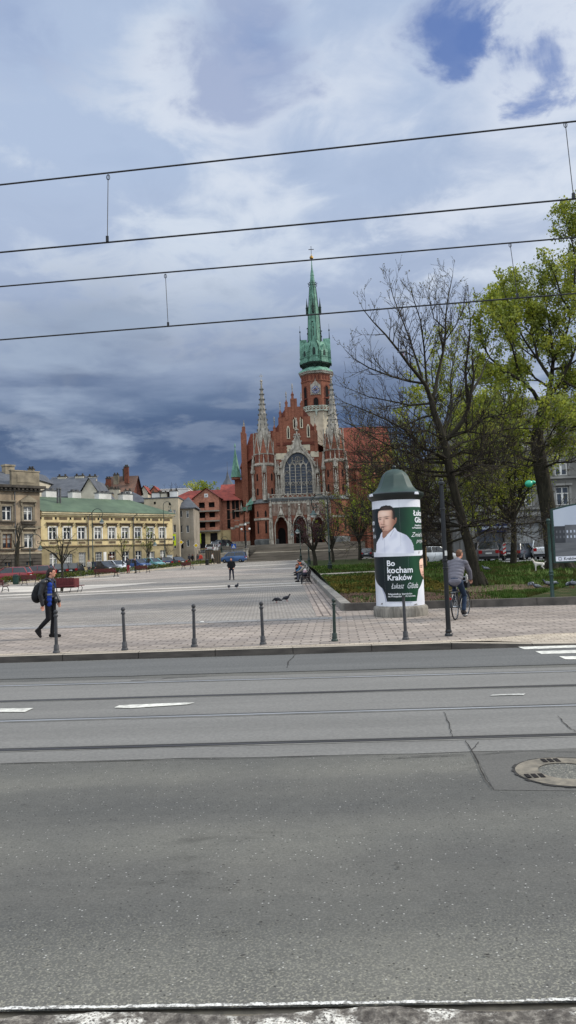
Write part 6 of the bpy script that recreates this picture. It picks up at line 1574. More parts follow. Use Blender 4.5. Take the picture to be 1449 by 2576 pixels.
portrait(LP, 1150, 1310, 235, 770, 30, 70, lambda x, y: man(330 + (x - 1160) * 1.1, 845 + (y - 240) * 1.02) if y < 755 and not inpoly(330 + (x - 1160) * 1.1, 845 + (y - 240) * 1.02, PSH['shirt']) else None, RC + .0095, O2)
lpp('portrait_shirt_edge', [(430, 930), (452, 940), (512, 1060), (545, 1197), (515, 1197), (490, 1080)], M_SHIRTD, 2)
b = MB(); th_, z_ = tz(580, O2 + 1222); th2, z2_ = tz(1040, O2 + 1215)
for i in range(20): 
    a, c = th_ + (th2 - th_) * i / 20, th_ + (th2 - th_) * (i + 1) / 20; b.quad(cyl(a, z_, RC + .004), cyl(c, z_, RC + .004), cyl(c, z_ + .012, RC + .004), cyl(a, z_ + .012, RC + .004))
b.build('paper_fold', M_SHIRTD, LP)
M_SEAM = mat('poster_seam', (150, 152, 158), (120, 122, 128), 6, .6)
for a0, za, zb_, par in ((-.62, .34, 1.72, LP), (.40, .34, 1.72, LP), (.12, 2.02, 3.36, UP), (-1.05, 2.02, 3.36, UP)): wrap_poly('paper_seam', [(a0, za), (a0 + .004, za), (a0 + .007, zb_), (a0 + .003, zb_)], M_SEAM, RC + .0105, par, px=False)
for a0, z0, w_, h_ in ((-.9, .36, .12, .05), (.55, .33, .2, .035), (.95, 1.78, .08, .1), (-1.2, 1.9, .1, .06)): wrap_poly('torn_paper', [(a0, z0), (a0 + w_, z0 + h_ * .3), (a0 + w_ * .8, z0 + h_), (a0 + w_ * .3, z0 + h_ * .7)], M_CONCB, RC + .0115, COLT, px=False)
# small sapling guard of raw timber beyond the column
gp = G(1064, 1425, lawn_z)
t_ = thing('tree_guard', 'light timber sapling guard standing on the lawn beside the advertising column', 'tree guard', (gp.x, gp.y, lawn_z(gp.y)))
M_TIMB = mat('raw_timber', (188, 152, 108), (160, 126, 86), 4, 0.85)
for x in (-.28, .28):
    b = MB(); b.box(x - .04, x + .04, -.04, .04, 0, 2.0); b.build('post', M_TIMB, t_)
for zz in (.55, 1.8): b = MB(); b.box(-.36, .36, -.07, -.04, zz, zz + .1); b.build('rail', M_TIMB, t_)

# information board at the right edge
ip = G(1391, 1520, 0.0)
IB = thing('information_board', 'arched information board with old grey photograph of the square, on green posts', 'information board', (ip.x, ip.y, 0), rad(6))
def ib_uz(px, py): u, z = on_plane(px, py, (ip.x, ip.y, 0), rad(6)); return u, z
for u in (0, 3.05):
    b = MB(); b.lathe([(.1, 0), (.1, .03), (.07, .08), (.085, .12), (.062, .17), (.055, .9)], 14, (u, 0, 0)); b.lathe([(.055, .9), (.075, .92), (.075, .95), (.055, .98), (.075, 1.01), (.075, 1.04), (.052, 1.07), (.045, 2.55), (.06, 2.58), (.06, 2.63)], 14, (u, 0, 0)); b.ball((u, 0, 2.68), .07, 12, 8)
    b.build('post', M_GREENP, IB, smooth=40)
u0_, zlo = ib_uz(1385, 1413); zhi = ib_uz(1385, 1285)[1]; u0_ = .12; W_ = 2.85
def arch_top(u): return zhi + 0.2 * math.sin(PI * u / W_)
def panel(b, ua, ub, za, y0, y1, top, n=16):
    for i in range(n):
        a, c = ua + (ub - ua) * i / n, ua + (ub - ua) * (i + 1) / n
        b.add([(a, y0, za), (c, y0, za), (c, y0, top(c)), (a, y0, top(a)), (a, y1, za), (c, y1, za), (c, y1, top(c)), (a, y1, top(a))], [(0, 1, 2, 3), (4, 7, 6, 5), (0, 4, 5, 1), (3, 2, 6, 7), (1, 5, 6, 2), (0, 3, 7, 4)])
b = MB(); panel(b, u0_, u0_ + W_, zlo - .05, .0, .1, lambda u: arch_top(u - u0_) + .05); b.build('frame', M_GREENP, IB)
M_OLDSKY = mat('printed_pale_sky', (186, 194, 204), (176, 184, 196), 0.8, 0.4, dirt=0.05); M_OLDG = mat('printed_grey_paving', (112, 114, 116), (92, 94, 97), 2.0, 0.4, stretch=(.5, 1, 5)); M_OLDB = mat('printed_dark_houses', (66, 68, 72), (52, 54, 58), 2.0, 0.4); M_OLDB2 = mat('printed_mid_houses', (104, 106, 110), (88, 90, 94), 2, 0.4)
b = MB(); panel(b, u0_ + .06, u0_ + W_ - .04, zlo + .16, -.006, -.001, lambda u: arch_top(u - u0_)); ph = b.build('photograph_panel', M_OLDSKY, IB)
zh0 = zlo + .62
b = MB(); b.box(u0_ + .06, u0_ + W_ - .04, -.009, -.007, zlo + .165, zh0); b.build('printed_square', M_OLDG, ph)
for i, (a, c, hh, m) in enumerate(((.06, .42, .62, M_OLDB), (.42, 1.05, .66, M_OLDB2), (1.05, 1.5, .7, M_OLDB), (1.5, 2.1, .64, M_OLDB2), (2.1, 2.8, .72, M_OLDB))):
    b = MB(); b.box(u0_ + a, u0_ + c, -.0125, -.0095, zh0 - .03, zh0 + hh * .82 - .0); b.build('printed_house', m, ph)
    b = MB()
    for k in range(int((c - a) / .12)):
        for r_i in (0, 1): b.box(u0_ + a + .05 + k * .12, u0_ + a + .1 + k * .12, -.0145, -.013, zh0 + .12 + r_i * .17, zh0 + .2 + r_i * .17)
    b.build('printed_windows', M_OLDSKY if m is M_OLDB2 else M_OLDB2, ph)
b = MB(); b.box(u0_ + .06, u0_ + W_ - .04, -.008, -.002, zlo, zlo + .155); b.build('caption_strip', M_PAPER, IB)
M_INK = mat('printed_ink', (44, 52, 60), (38, 44, 52), 3, 0.5)
vs, fs = text_mesh('Kraków', .135, .003); b = MB(); b.add([(x + u0_ + .33, -.0095, z + zlo + .035) for x, z, _ in vs], fs)
b.build('lettering', M_INK, IB)
b = MB(); q = u0_ + .15
b.box(q, q + .1, -.0105, -.0085, zlo + .03, zlo + .045); b.box(q, q + .1, -.0105, -.0085, zlo + .115, zlo + .13); b.box(q, q + .015, -.0105, -.0085, zlo + .046, zlo + .114); b.box(q + .085, q + .1, -.0105, -.0085, zlo + .046, zlo + .114); b.build('city_emblem', M_INK, IB)
b = MB()
for k in range(3): b.box(u0_ + .95, u0_ + 2.6, -.0095, -.0085, zlo + .035 + k * .035, zlo + .045 + k * .035)
b.build('caption_text', M_OLDB2, IB)

# overhead wires and their droppers
M_WIRE = mat('tram_wire', (30, 31, 34), (22, 23, 26), 3, 0.5, spec=0.4)
WIRES = [((0, 465), (1449, 305), 9.1, 'upper tram cable nearest the street front, highest of the four overhead lines'), ((0, 635), (1449, 500), 9.1, 'tram contact wire second from the top, below the highest cable'),
         ((0, 721), (1449, 597), 12.0, 'tram cable third from the top, crossing just under the spire cross'), ((0, 855), (1449, 738), 12.0, 'lowest tram wire, crossing the green spire and the treetops')]
WL = []
for (pa, pb_, Y, lab) in WIRES:
    k = L_kerb[1]
    def at(px, py, Y=Y):
        d = ray(px, py); s_ = Y / (d.y - k * d.x); return CAM + d * s_
    a, c = at(*pa), at(*pb_); d = c - a
    t_ = tag(MB().tube([a - d * 1.6, a - d * .8, a, (a + c) / 2, c, c + d * .8, c + d * 1.6], .0105 if Y < 10 else .012, 6).build('tram_wire', M_WIRE), lab, 'overhead wire', 'overhead tram wires'); WL.append((a, d, at))
for (xa, ya, xb, yb, wi, lab) in ((272, 440, 270, 606, 0, 'thin dropper between the two nearest tram wires, at the left'), (1422, 308, 1443, 498, 0, 'thin dropper between the two nearest tram wires, at the right edge'),
                                  (416, 690, 423, 820, 2, 'thin dropper between the two farther tram wires, left of the spire'), (1283, 612, 1302, 748, 2, 'thin dropper between the two farther tram wires, over the leafy tree')):
    a, c = WL[wi][2](xa, ya), WL[wi][2](xb, yb)
    t_ = thing('wire_dropper', lab, 'dropper', tuple(c), group='droppers between the tram wires'); a = a - c; c = Vector((0, 0, 0))
    MB().tube([a, a.lerp(c, .5), c], .005, 5).build('dropper_wire', M_WIRE, t_)
    b = MB(); b.box(c.x - .016, c.x + .016, c.y - .012, c.y + .012, c.z - .01, c.z + .06); b.build('clamp', M_WIRE, t_)
    b = MB(); b.tube([(a.x + .02 * math.sin(q * PI / 4), a.y, a.z - .03 + .035 * math.cos(q * PI / 4)) for q in range(9)], .005, 4, cap=False); b.build('loop', M_WIRE, t_)

# street lamps with curled arms
def lamp(px, py, top_py, label, Y=None, flip=1, zf=gz, s_=1.0, grp='curled-arm street lamps'):
    p = G(px, py, zf); 
    if Y: p = P(px, py, Y); p.z = zf(Y)
    H = P(px, top_py, p.y).z - p.z
    t = thing('street_lamp', label, 'street lamp', (p.x, p.y, p.z), group=grp)
    b = MB(); b.lathe([(.26, 0), (.26, .1), (.2, .3), (.17, .9), (.2, .95), (.13, 1.02), (.14, 1.1), (.1, 1.2)], 12); b.build('base', M_BOLLG, t, smooth=40)
    b = MB(); b.lathe([(.085, 1.15), (.075, 1.9), (.1, 1.93), (.1, 2.0), (.065, 2.04), (.05, H - .9)], 10); b.build('post', M_BOLLG, t, smooth=40)
    b = MB(); r = .62 * s_; f = flip
    L = [(0, 0, H - .95)] + [(f * (r - r * math.cos(a)), 0, H - .62 + r * math.sin(a)) for a in [k * PI / 10 for k in range(11)]]
    c0 = L[-1]; L += [(c0[0] - f * .02, 0, c0[2] - .2), (c0[0] - f * .2, 0, c0[2] - .42), (c0[0] - f * .38, 0, c0[2] - .36), (c0[0] - f * .40, 0, c0[2] - .18), (c0[0] - f * .28, 0, c0[2] - .12)]
    b.tube(L, [.045] * 4 + [.036] * (len(L) - 4), 6); b.tube([(c0[0] - f * .1, 0, c0[2] - .36), (c0[0] - f * .12, 0, c0[2] - .62)], .03, 6); b.build('curled_arm', M_BOLLG, t, smooth=60)
    b = MB(); cx_, cz_ = c0[0] - f * .12, c0[2] - .62
    b.lathe([(.05, .02), (.12, -.05), (.16, -.2), (.3, -.3), (.31, -.36), (.26, -.36)], 12, (cx_, 0, cz_)); l = b.build('lantern', mat('lantern_tin', (96, 112, 108), (74, 88, 86), 3, .5, .2), t, smooth=40)
    b = MB(); b.lathe([(.24, -.37), (.2, -.5), (.08, -.56)], 12, (cx_, 0, cz_)); b.build('glass_bowl', mat('opal_glass', (226, 226, 222)), l, smooth=40)
    return t
lamp(76.5, 1446, 1345, 'dark curled-arm lamp in front of the weathered grey-brown townhouse', Y=84)
lamp(235, 1446, 1280, 'tall dark curled-arm lamp before the middle of the ochre townhouse', Y=90)
lamp(371, 1440, 1341, 'dark curled-arm lamp before the right end of the ochre townhouse', Y=104)
lamp(831, 1450, 1243, 'tall green curled-arm lamp on the lawn edge, nearest to the advertising column', flip=-1, Y=60)
lamp(778, 1428, 1300, 'green curled-arm lamp behind the seated people, middle one along the square', flip=-1, Y=84)
lamp(757, 1411, 1318, 'green curled-arm lamp farthest along the square, near the church steps', flip=-1, Y=112)
lamp(558, 1405, 1350, 'dark curled-arm lamp on the slope before the unfinished brick building', Y=139.2, zf=lambda y: 2.6)
lamp(415, 1425, 1262, 'grey curled-arm lamp at the corner of the ochre townhouse by the climbing street', Y=121)

# signs
def sign_post(px, py, Y, zf, H, name, label, build):
    p = P(px, py, Y); t = thing(name, label, 'traffic sign', (p.x, Y, zf)); b = MB(); b.lathe([(.04, 0), (.04, H)], 8); b.build('post', M_PIPE, t); build(t, H); return t
M_YEL = mat('sign_yellow', (232, 196, 40), (220, 184, 36), 3, .5); M_LIME = mat('sign_lime', (206, 230, 40), (196, 220, 40), 3, .5); M_BLUE = mat('sign_blue', (44, 92, 170), (38, 80, 152), 3, .5); M_REDS = mat('sign_red', (196, 44, 44), (176, 38, 38), 3, .5)
def diamond(t, H):
    b = MB(); b.prism([(0, H - .45), (.45, H), (0, H + .45), (-.45, H)], -.06, -.04); b.build('sign_plate', M_WHITE, t); b = MB(); b.prism([(0, H - .32), (.32, H), (0, H + .32), (-.32, H)], -.07, -.062); b.build('sign_face', M_YEL, t)
def crossing(t, H):
    b = MB(); b.box(-.42, .42, -.06, -.04, H - .42, H + .42); b.build('sign_plate', M_BLUE, t); b = MB(); b.add([(-.3, -.065, H - .3), (.3, -.065, H - .3), (0, -.065, H + .3)], [(0, 1, 2)]); sf = b.build('sign_triangle', M_WHITE, t)
    b = MB(); b.cap((0, -.07, H + .08), (.02, -.07, H - .06), .03, .03, 6); b.tube([(.02, -.07, H - .06), (-.08, -.07, H - .24)], .025, 5); b.tube([(.02, -.07, H - .06), (.1, -.07, H - .24)], .025, 5); b.build('walking_figure', M_INK, sf)
def lime(t, H):
    b = MB(); b.box(-.55, .55, -.06, -.04, H - .95, H + .95); b.build('sign_plate', M_LIME, t); b = MB(); b.box(-.34, .34, -.075, -.062, H - .1, H + .58); b.build('sign_face', M_BLUE, t); b = MB(); b.add([(-.24, -.08, H), (.24, -.08, H), (0, -.08, H + .46)], [(0, 1, 2)]); b.build('sign_triangle', M_WHITE, t)
    b = MB(); b.box(-.2, .2, -.075, -.062, H - .7, H - .3); b.build('sign_symbol', M_INK, t)
sign_post(494, 1400, 130, gz(130), P(494, 1372, 130).z - gz(130), 'road_sign', 'yellow diamond priority sign with white border before the retaining wall', diamond)
sign_post(369, 1400, 122, gz(122), P(457, 1364, 128).z - gz(122) - .3, 'road_sign', 'small lime-edged crossing sign at the corner of the ochre townhouse', lambda t, H: lime(t, H - 1.0)) if False else None
sign_post(457, 1400, 130.5, gz(130), P(457, 1364, 130.5).z - gz(130), 'road_sign', 'small yellow diamond sign before the door of the grey corner house', lambda t, H: (diamond(t, H)))
sign_post(499, 1380, 143, 2.9, P(499, 1355, 143).z - 2.9, 'road_sign', 'large lime green crossing sign before the unfinished brick building', lime)
sign_post(435, 1380, 126.5, gz(126), P(436, 1358, 126.5).z - gz(126), 'road_sign', 'lime green crossing sign at the end of the ochre townhouse', lime)
sign_post(588.5, 1390, 137.2, gz(137), P(588.5, 1374, 137.2).z - gz(137), 'road_sign', 'blue pedestrian crossing sign beside the blue van', crossing)
p = P(1269, 1390, 64)
t_ = thing('road_sign', 'narrow red and white striped marker post among the cars on the far street', 'traffic sign', (p.x, 64, .72)); b = MB(); b.lathe([(.03, 0), (.03, 1.3)], 8); b.build('post', M_PIPE, t_)
b = MB(); b.box(-.12, .12, -.05, -.03, .45, 1.5); b.build('sign_plate', M_WHITE, t_); b = MB()
for k in range(3): b.add([(-.12, -.055, .5 + k * .34), (.12, -.055, .64 + k * .34), (.12, -.055, .8 + k * .34), (-.12, -.055, .66 + k * .34)], [(0, 1, 2, 3)])
b.build('red_stripes', M_REDS, t_)
# small grey cabinets, bins
def bin_at(px, py, label, H=.8, w=.28, m=None, Y=None):
    p = G(px, py); 
    if Y: p = P(px, py, Y); p.z = gz(Y)
    t = thing('litter_bin', label, 'litter bin', (p.x, p.y, p.z)); b = MB(); b.lathe([(w * .85, 0), (w, .1), (w, H * .9), (w * 1.1, H * .92), (w * 1.1, H)], 12); b.build('bin_body', m or M_BLACKP, t, smooth=40)
    b = MB(); b.lathe([(w * .95, H + .01), (w * .6, H + .12)], 12); b.build('bin_lid', M_IRON, t); b = MB(); b.lathe([(.03, 0), (.03, H * 1.3)], 6, (w * 1.3, 0, 0)); b.build('bin_post', M_IRON, t)
bin_at(40, 1470, 'dark green litter bin beside the red bench on the left edge of the square', m=M_GREENP)
bin_at(521, 1420, 'black litter bin behind the walker in the red jacket', Y=118)
p = G(427.5, 1433); t_ = thing('utility_cabinet', 'plain white upright cabinet at the end of the hedge', 'cabinet', (p.x, 112, gz(112)))
p2 = P(427.5, 1420, 112); t_.location = (p2.x, 112, gz(112)); b = MB(); b.box(-.38, .38, -.2, .2, 0, 1.75); b.build('cabinet_body', M_WHITE, t_); b = MB(); b.box(-.42, .42, -.24, .24, 1.75, 1.83); b.build('cabinet_lid', M_GREYR, t_)
p2 = P(511, 1418, 126); t_ = thing('planter_box', 'big dark timber crate-like planter before the retaining wall', 'planter', (P(536, 1405, 127).x, 127, gz(127)))
b = MB(); b.box(-1.25, 1.25, -.15, .15, 0, 2.2); b.build('box_body', M_HOOD, t_); b = MB()
for k in range(7): b.box(-1.2 + k * .36, -1.0 + k * .36, -.2, -.152, .1, 2.1)
b.build('box_slats', M_STUCD, t_)

# benches
M_IRONB = mat('bench_iron', (40, 40, 42), (28, 28, 30), 5, .5); M_WOODB = mat('dark_bench_wood', (70, 52, 46), (52, 40, 36), 3, .7, stretch=(1, 6, 6)); M_REDW = mat('maroon_bench_wood', (106, 48, 50), (82, 38, 40), 3, .65, stretch=(1, 6, 6))
def bench(wood, L=1.8, back=True):
    t = thing('bench', 'x', 'bench')
    for x in (-L / 2 + .12, L / 2 - .12):
        b = MB(); b.tube([(x, -.3, 0), (x, -.28, .2), (x, -.16, .4), (x, .2, .4), (x, .3, .85)] if back else [(x, -.3, 0), (x, -.3, .42), (x, .3, .42), (x, .3, 0)], .028, 6)
        if back: b.tube([(x, .34, 0), (x, .26, .2), (x, .2, .4)], .028, 6); b.tube([(x, -.24, .42), (x, -.26, .6), (x, .0, .64), (x, .26, .62)], .024, 6)
        b.tube([(x, -.28, .12), (x, .0, .2), (x, .32, .12)], .02, 5); b.build('bench_end', M_IRONB, t, smooth=60)
    for k in range(4): b = MB(); y = -.26 + k * .135; b.box(-L / 2, L / 2, y, y + .11, .425, .46); b.build('seat_slat', wood, t)
    if back:
        for k in range(3): b = MB(); y = .235 + k * .032; b.box(-L / 2, L / 2, y, y + .03, .53 + k * .13, .64 + k * .13); b.build('back_slat', wood, t)
    return t
BD = bench(M_WOODB); first = [True]
def place(proto, used, loc, rz, label, grp, sc_=None):
    if not used: proto.location = loc; proto.rotation_euler = (0, 0, rz); proto['label'] = label; proto['group'] = grp; return proto
    return dup(proto, loc, rz, label, grp, sc_)
EB = []
for i, (Y, lab) in enumerate(((49.5, 'iron and wood bench nearest the pigeons, carrying a rucksack'), (52.6, 'dark bench under the person in the grey top, behind the nearest bench'), (58.5, 'dark bench under the person in the blue jacket'), (66, 'dark bench under the person in the orange jacket'), (72, 'empty-ended dark bench farthest along the lawn edging'))):
    EB.append(place(BD, i, (1.0, Y, gz(Y)), -PI / 2, lab, 'benches along the lawn edging'))
BR = bench(M_REDW)
for i, (px, py, rz, lab) in enumerate(((78, 1472, rad(-28), 'maroon slatted bench in front of the two red cars'), (268, 1452, rad(-30), 'long maroon bench before the black hatchback'), (360, 1442, rad(-33), 'maroon bench near the blue cars'), (472, 1432, rad(-40), 'maroon bench before the sloping street'), (-6, 1490, rad(-28), 'maroon bench cut off by the left edge of the photograph'))):
    p = G(px, py); o_ = place(BR, i, tuple(p), rz + PI, lab, 'maroon benches on the square')
    if i == 1: o_.scale = (1.7, 1, 1)
# the curved seat with planter around the sapling
p = G(163, 1491)
SB = thing('tree_bench', 'maroon tree planter with attached bench on curved iron legs', 'bench', tuple(p), rad(-4))
for k in range(14): b = MB(); x = -.75 + k * .1; b.box(x, x + .08, -.05, .0, .38, .95 + .0 * k); b.build('planter_slat', M_REDW, SB)
b = MB(); b.box(-.75, .65, .0, .9, .3, .9); b.build('planter_box', M_REDW, SB)
for k in range(3): b = MB(); b.box(-.8, 1.35, -.5 + k * .15, -.38 + k * .15, .42, .46); b.build('seat_slat', M_REDW, SB)
for x in (-.5, 0.0, .5, 1.0, 1.25): b = MB(); b.tube([(x, -.48, .42), (x + .08, -.45, .3), (x, -.42, .12), (x - .05, -.42, 0)], .022, 5); b.build('leg', M_IRONB, SB)
b = MB(); b.box(-.6, 1.25, -.44, -.41, .08, .1); b.build('stretcher', M_IRONB, SB)

# ------------------------------------------------------------------ cars
M_TYRE = mat('tyre_rubber', (28, 28, 29), (20, 20, 21), 6, .9); M_RIM = mat('wheel_rim', (150, 152, 156), (120, 122, 126), 5, .4, .6); M_CGLASS = mat('car_glass', (34, 38, 42), (54, 60, 66), 1.2, .08, spec=.6)
M_TLIGHT = mat('tail_light', (170, 24, 24), (140, 18, 18), 3, .3); M_HLIGHT = mat('head_light', (214, 218, 222), (190, 194, 200), 3, .2); M_PLASTIC = mat('black_plastic', (34, 35, 36), (26, 26, 27), 5, .7); M_PLATE = mat('number_plate', (226, 226, 222), (214, 214, 210), 3, .5)
def paint(name, c): return mat(name, c, tuple(int(x * .88) for x in c), .8, .28, .15, .5, dirt=.12, coat=.5)
def car(label, pm, loc, rz, kind='hatch', cat='car', grp='parked cars', name='parked_car'):
    L, Wd, H = {'hatch': (4.1, 1.74, 1.48), 'suv': (4.6, 1.88, 1.68), 'wagon': (4.8, 1.84, 1.47), 'van': (4.4, 1.8, 1.82), 'sedan': (4.5, 1.8, 1.45)}[kind]
    t = thing(name, label, cat, loc, rz, grp)
    hl = L / 2; belt = H * .62; wr = .33 if kind != 'suv' else .37
    tail = {'hatch': (.0, .32), 'suv': (.02, .3), 'wagon': (.02, .5), 'van': (.0, .14), 'sedan': (.55, 1.0)}[kind]
    hood = .98 if kind != 'van' else .75; ws = .78
    # stations along x: (x, z bottom, z belt, half width)
    st = [(-hl, .42, belt * .86, Wd * .42), (-hl + .1, .24, belt * .98, Wd * .475), (-hl + .6, .2, belt, Wd * .5), (0, .2, belt * .99, Wd * .5), (hl - hood - .1, .2, belt * .97, Wd * .5), (hl - .45, .22, belt * .86, Wd * .485), (hl - .1, .26, belt * .74, Wd * .44), (hl, .4, belt * .62, Wd * .38)]
    vs = []; fs = []
    for x, a, c, w_ in st:
        m_ = (a + c) / 2
        vs += [(x, -w_ * .92, a), (x, -w_, a + .16), (x, -w_ * 1.0, m_ + .08), (x, -w_ * .93, c), (x, 0, c + .035), (x, w_ * .93, c), (x, w_, m_ + .08), (x, w_, a + .16), (x, w_ * .92, a)]
    n = 9
    for i in range(len(st) - 1):
        for k in range(n - 1): fs.append((i * n + k, i * n + k + 1, (i + 1) * n + k + 1, (i + 1) * n + k))
        fs.append((i * n + n - 1, i * n, (i + 1) * n, (i + 1) * n + n - 1))
    fs += [tuple(range(n)), tuple(range((len(st) - 1) * n, len(st) * n))[::-1]]
    b = MB(); b.add(vs, fs)
    xr0, xr1 = -hl + tail[0] + tail[1] + .05, hl - hood - ws     # roof ends
    xb0, xb1 = -hl + tail[0] + .08, hl - hood
    wt, wb = Wd * .385, Wd * .455
    roof = [(xr0, H - .03), ((xr0 + xr1) / 2, H), (xr1, H - .05)]
    rv = []
    for x, z in roof: rv += [(x, -wt, z - .05), (x, -wt * .8, z), (x, wt * .8, z), (x, wt, z - .05)]
    b.add(rv, [(0, 1, 5, 4), (1, 2, 6, 5), (2, 3, 7, 6), (4, 5, 9, 8), (5, 6, 10, 9), (6, 7, 11, 10)])
    # pillars
    for s_ in (-1, 1):
        for (xa, xbb) in ((xb0, xr0), (xb1, xr1)): b.tube([(xa, s_ * wb, belt - .02), (xbb, s_ * wt, H - .07)], .055, 4)
        xm = (xb0 + xb1) / 2 - .1; b.tube([(xm, s_ * (wb + .005), belt - .02), (xm, s_ * (wt + .005), H - .06)], .035, 4)
    b.build('body', pm, t, smooth=35)
    b = MB(); zt_ = H - .065
    q = {'rl': (xb0, -wb, belt - .03), 'rr': (xb0, wb, belt - .03), 'fl': (xb1, -wb, belt - .03), 'fr': (xb1, wb, belt - .03), 'Rl': (xr0, -wt, zt_), 'Rr': (xr0, wt, zt_), 'Fl': (xr1, -wt, zt_), 'Fr': (xr1, wt, zt_)}
    b.quad(q['rl'], q['fl'], q['Fl'], q['Rl']); b.quad(q['rr'], q['Rr'], q['Fr'], q['fr']); b.build('side_glass', M_CGLASS, t)
    b = MB(); b.quad(q['fl'], q['fr'], q['Fr'], q['Fl']); b.build('windscreen', M_CGLASS, t)
    b = MB(); b.quad(q['rl'], q['Rl'], q['Rr'], q['rr']); b.build('rear_window', M_CGLASS, t)
    for x in (-hl + .82, hl - .82):
        for s_ in (-1, 1):
            b = MB(); b.T = Matrix.Translation((x, s_ * (Wd * .5 - .1), wr)) @ Matrix.Rotation(PI / 2, 4, 'X'); b.lathe([(wr * .7, -.11), (wr, -.08), (wr, .08), (wr * .7, .11)], 20); wl = b.build('wheel', M_TYRE, t, smooth=40)
            b = MB(); b.T = Matrix.Translation((x, s_ * (Wd * .5 + .005), wr)) @ Matrix.Rotation(PI / 2, 4, 'X'); b.lathe([(.04, -.012 * 1), (wr * .62, .0), (wr * .64, .012)], 12); b.build('rim', M_RIM, wl)
    for s_ in (-1, 1):
        b = MB(); b.box(-hl - .02, -hl + .14, s_ * Wd * .36 - .16, s_ * Wd * .36 + .12, belt * .66, belt * .92); b.build('tail_light', M_TLIGHT, t)
        b = MB(); b.box(hl - .16, hl - .01, s_ * Wd * .34 - .14, s_ * Wd * .34 + .14, belt * .56, belt * .72); b.build('headlight', M_HLIGHT, t)
        b = MB(); b.box(hl - hood - .35, hl - hood - .2, s_ * (Wd * .5 + .08) - .08, s_ * (Wd * .5 + .08) + .08, belt, belt + .13); b.build('mirror', pm, t)
    b = MB(); b.box(-hl - .045, -hl + .05, -Wd * .42, Wd * .42, .28, .46); b.build('rear_bumper', M_PLASTIC, t)
    b = MB(); b.box(hl - .06, hl + .03, -Wd * .36, Wd * .36, .26, .44); b.build('front_bumper', M_PLASTIC, t)
    b = MB(); b.box(-hl - .06, -hl - .0, -.26, .26, belt * .62, belt * .62 + .12); b.build('rear_plate', M_PLATE, t)
    b = MB(); b.box(hl + .031, hl + .04, -.26, .26, .36, .47); b.build('front_plate', M_PLATE, t)
    if kind in ('wagon', 'suv'):
        for s_ in (-1, 1): b = MB(); b.tube([(xr0 + .15, s_ * wt * .9, H + .01), (xr0 + .25, s_ * wt * .9, H + .04), (xr1 - .15, s_ * wt * .9, H + .03), (xr1, s_ * wt * .9, H - .02)], .02, 5); b.build('roof_rail', M_RIM, t)
    return t
def car_px(label, pm, px, Y, rzdeg, kind, zf=gz, **kw):
    p = P(px, 1420, Y); return car(label, pm, (p.x, Y, zf(Y) + .03), rad(rzdeg), kind, **kw)
RED = paint('red_paint', (150, 28, 38)); DRED = paint('dark_red_paint', (112, 26, 34)); BLK = paint('black_paint', (28, 29, 32)); WHT = paint('white_paint', (222, 224, 226)); BLU = paint('mid_blue_paint', (50, 84, 140)); TEAL = paint('teal_paint', (110, 168, 172)); NAVY = paint('navy_paint', (36, 46, 84)); DGR = paint('graphite_paint', (64, 66, 72)); VBL = paint('van_blue_paint', (58, 96, 146)); BRZ = paint('bronze_grey_paint', (112, 106, 106)); SLT = paint('slate_paint', (52, 60, 72))
GL, GR_, GS = 'cars parked along the left street', 'cars parked on the far right street', 'cars on the slope by the church'
car_px('bright red hatchback parked at the left edge before the weathered townhouse', RED, 24, 76, 200 - 20, 'hatch', grp=GL)
car_px('darker red car behind the lamp, beside the bright red hatchback', DRED, 86, 80, 180, 'hatch', grp=GL)
car_px('black car seen from behind, left of the black estate', BLK, 155, 88, 60 + 45, 'hatch', grp=GL)
car_px('black estate with red tail lights behind the sapling', BLK, 186, 90, 60 + 35, 'wagon', grp=GL)
car_px('black hatchback with pale headlight behind the long maroon bench', BLK, 262, 96, -40, 'hatch', grp=GL)
car_px('white hatchback beside the maroon door', WHT, 291, 98.5, -40, 'hatch', grp=GL)
car_px('mid blue car near the right end of the ochre townhouse', BLU, 348, 104, 60 - 100, 'hatch', grp=GL)
car_px('pale teal car beside the mid blue car', TEAL, 384, 109, 60 - 100, 'hatch', grp=GL)
car_px('navy car behind the white cabinet', NAVY, 410, 113, 120, 'hatch', grp=GL)
car_px('graphite car with red tail lights, last in the row before the sloping street', DGR, 440, 118, 130, 'sedan', grp=GL)
car_px('blue family van parked at the left foot of the church steps', VBL, 588, 132, 190 - 20, 'van', name='parked_van', cat='van', grp='vans by the church')
zs = lambda y: 2.65 + (y - 139) * .085
car_px('white car on the slope above the retaining wall, nearest the wall', WHT, 536, 142, 80, 'hatch', zf=zs, grp=GS)
car_px('white car on the slope, farther up beside the railing', WHT, 552, 149, 70, 'hatch', zf=zs, grp=GS)
car_px('dark grey car on the slope by the corner of the church', DGR, 567, 150, 60, 'suv', zf=zs, grp=GS)
zl_ = lambda y: lawn_z(y)
car_px('white car partly hidden behind the advertising column and the black pole', WHT, 1093, 72, 15, 'hatch', zf=zl_, grp=GR_)
car_px('bronze grey sport utility car with its back to the lawn, right of the trunk', BRZ, 1215, 65, 88, 'suv', zf=zl_, grp=GR_)
car_px('black car hidden in shade beside the bronze grey sport utility car', BLK, 1247, 70, 70, 'hatch', zf=zl_, grp=GR_)
car_px('slate blue estate with roof rails parked at an angle', SLT, 1305, 67, 58, 'wagon', zf=zl_, grp=GR_)
car_px('dark slate car nose-out beside the estate with roof rails', SLT, 1340, 69, -120, 'hatch', zf=zl_, grp=GR_)
car_px('white sport utility car behind the green board post', WHT, 1368, 68.5, 72, 'suv', zf=zl_, grp=GR_)
car_px('dark car far up the street behind the advertising column', DGR, 925, 112, 80, 'hatch', zf=zl_, grp=GR_)
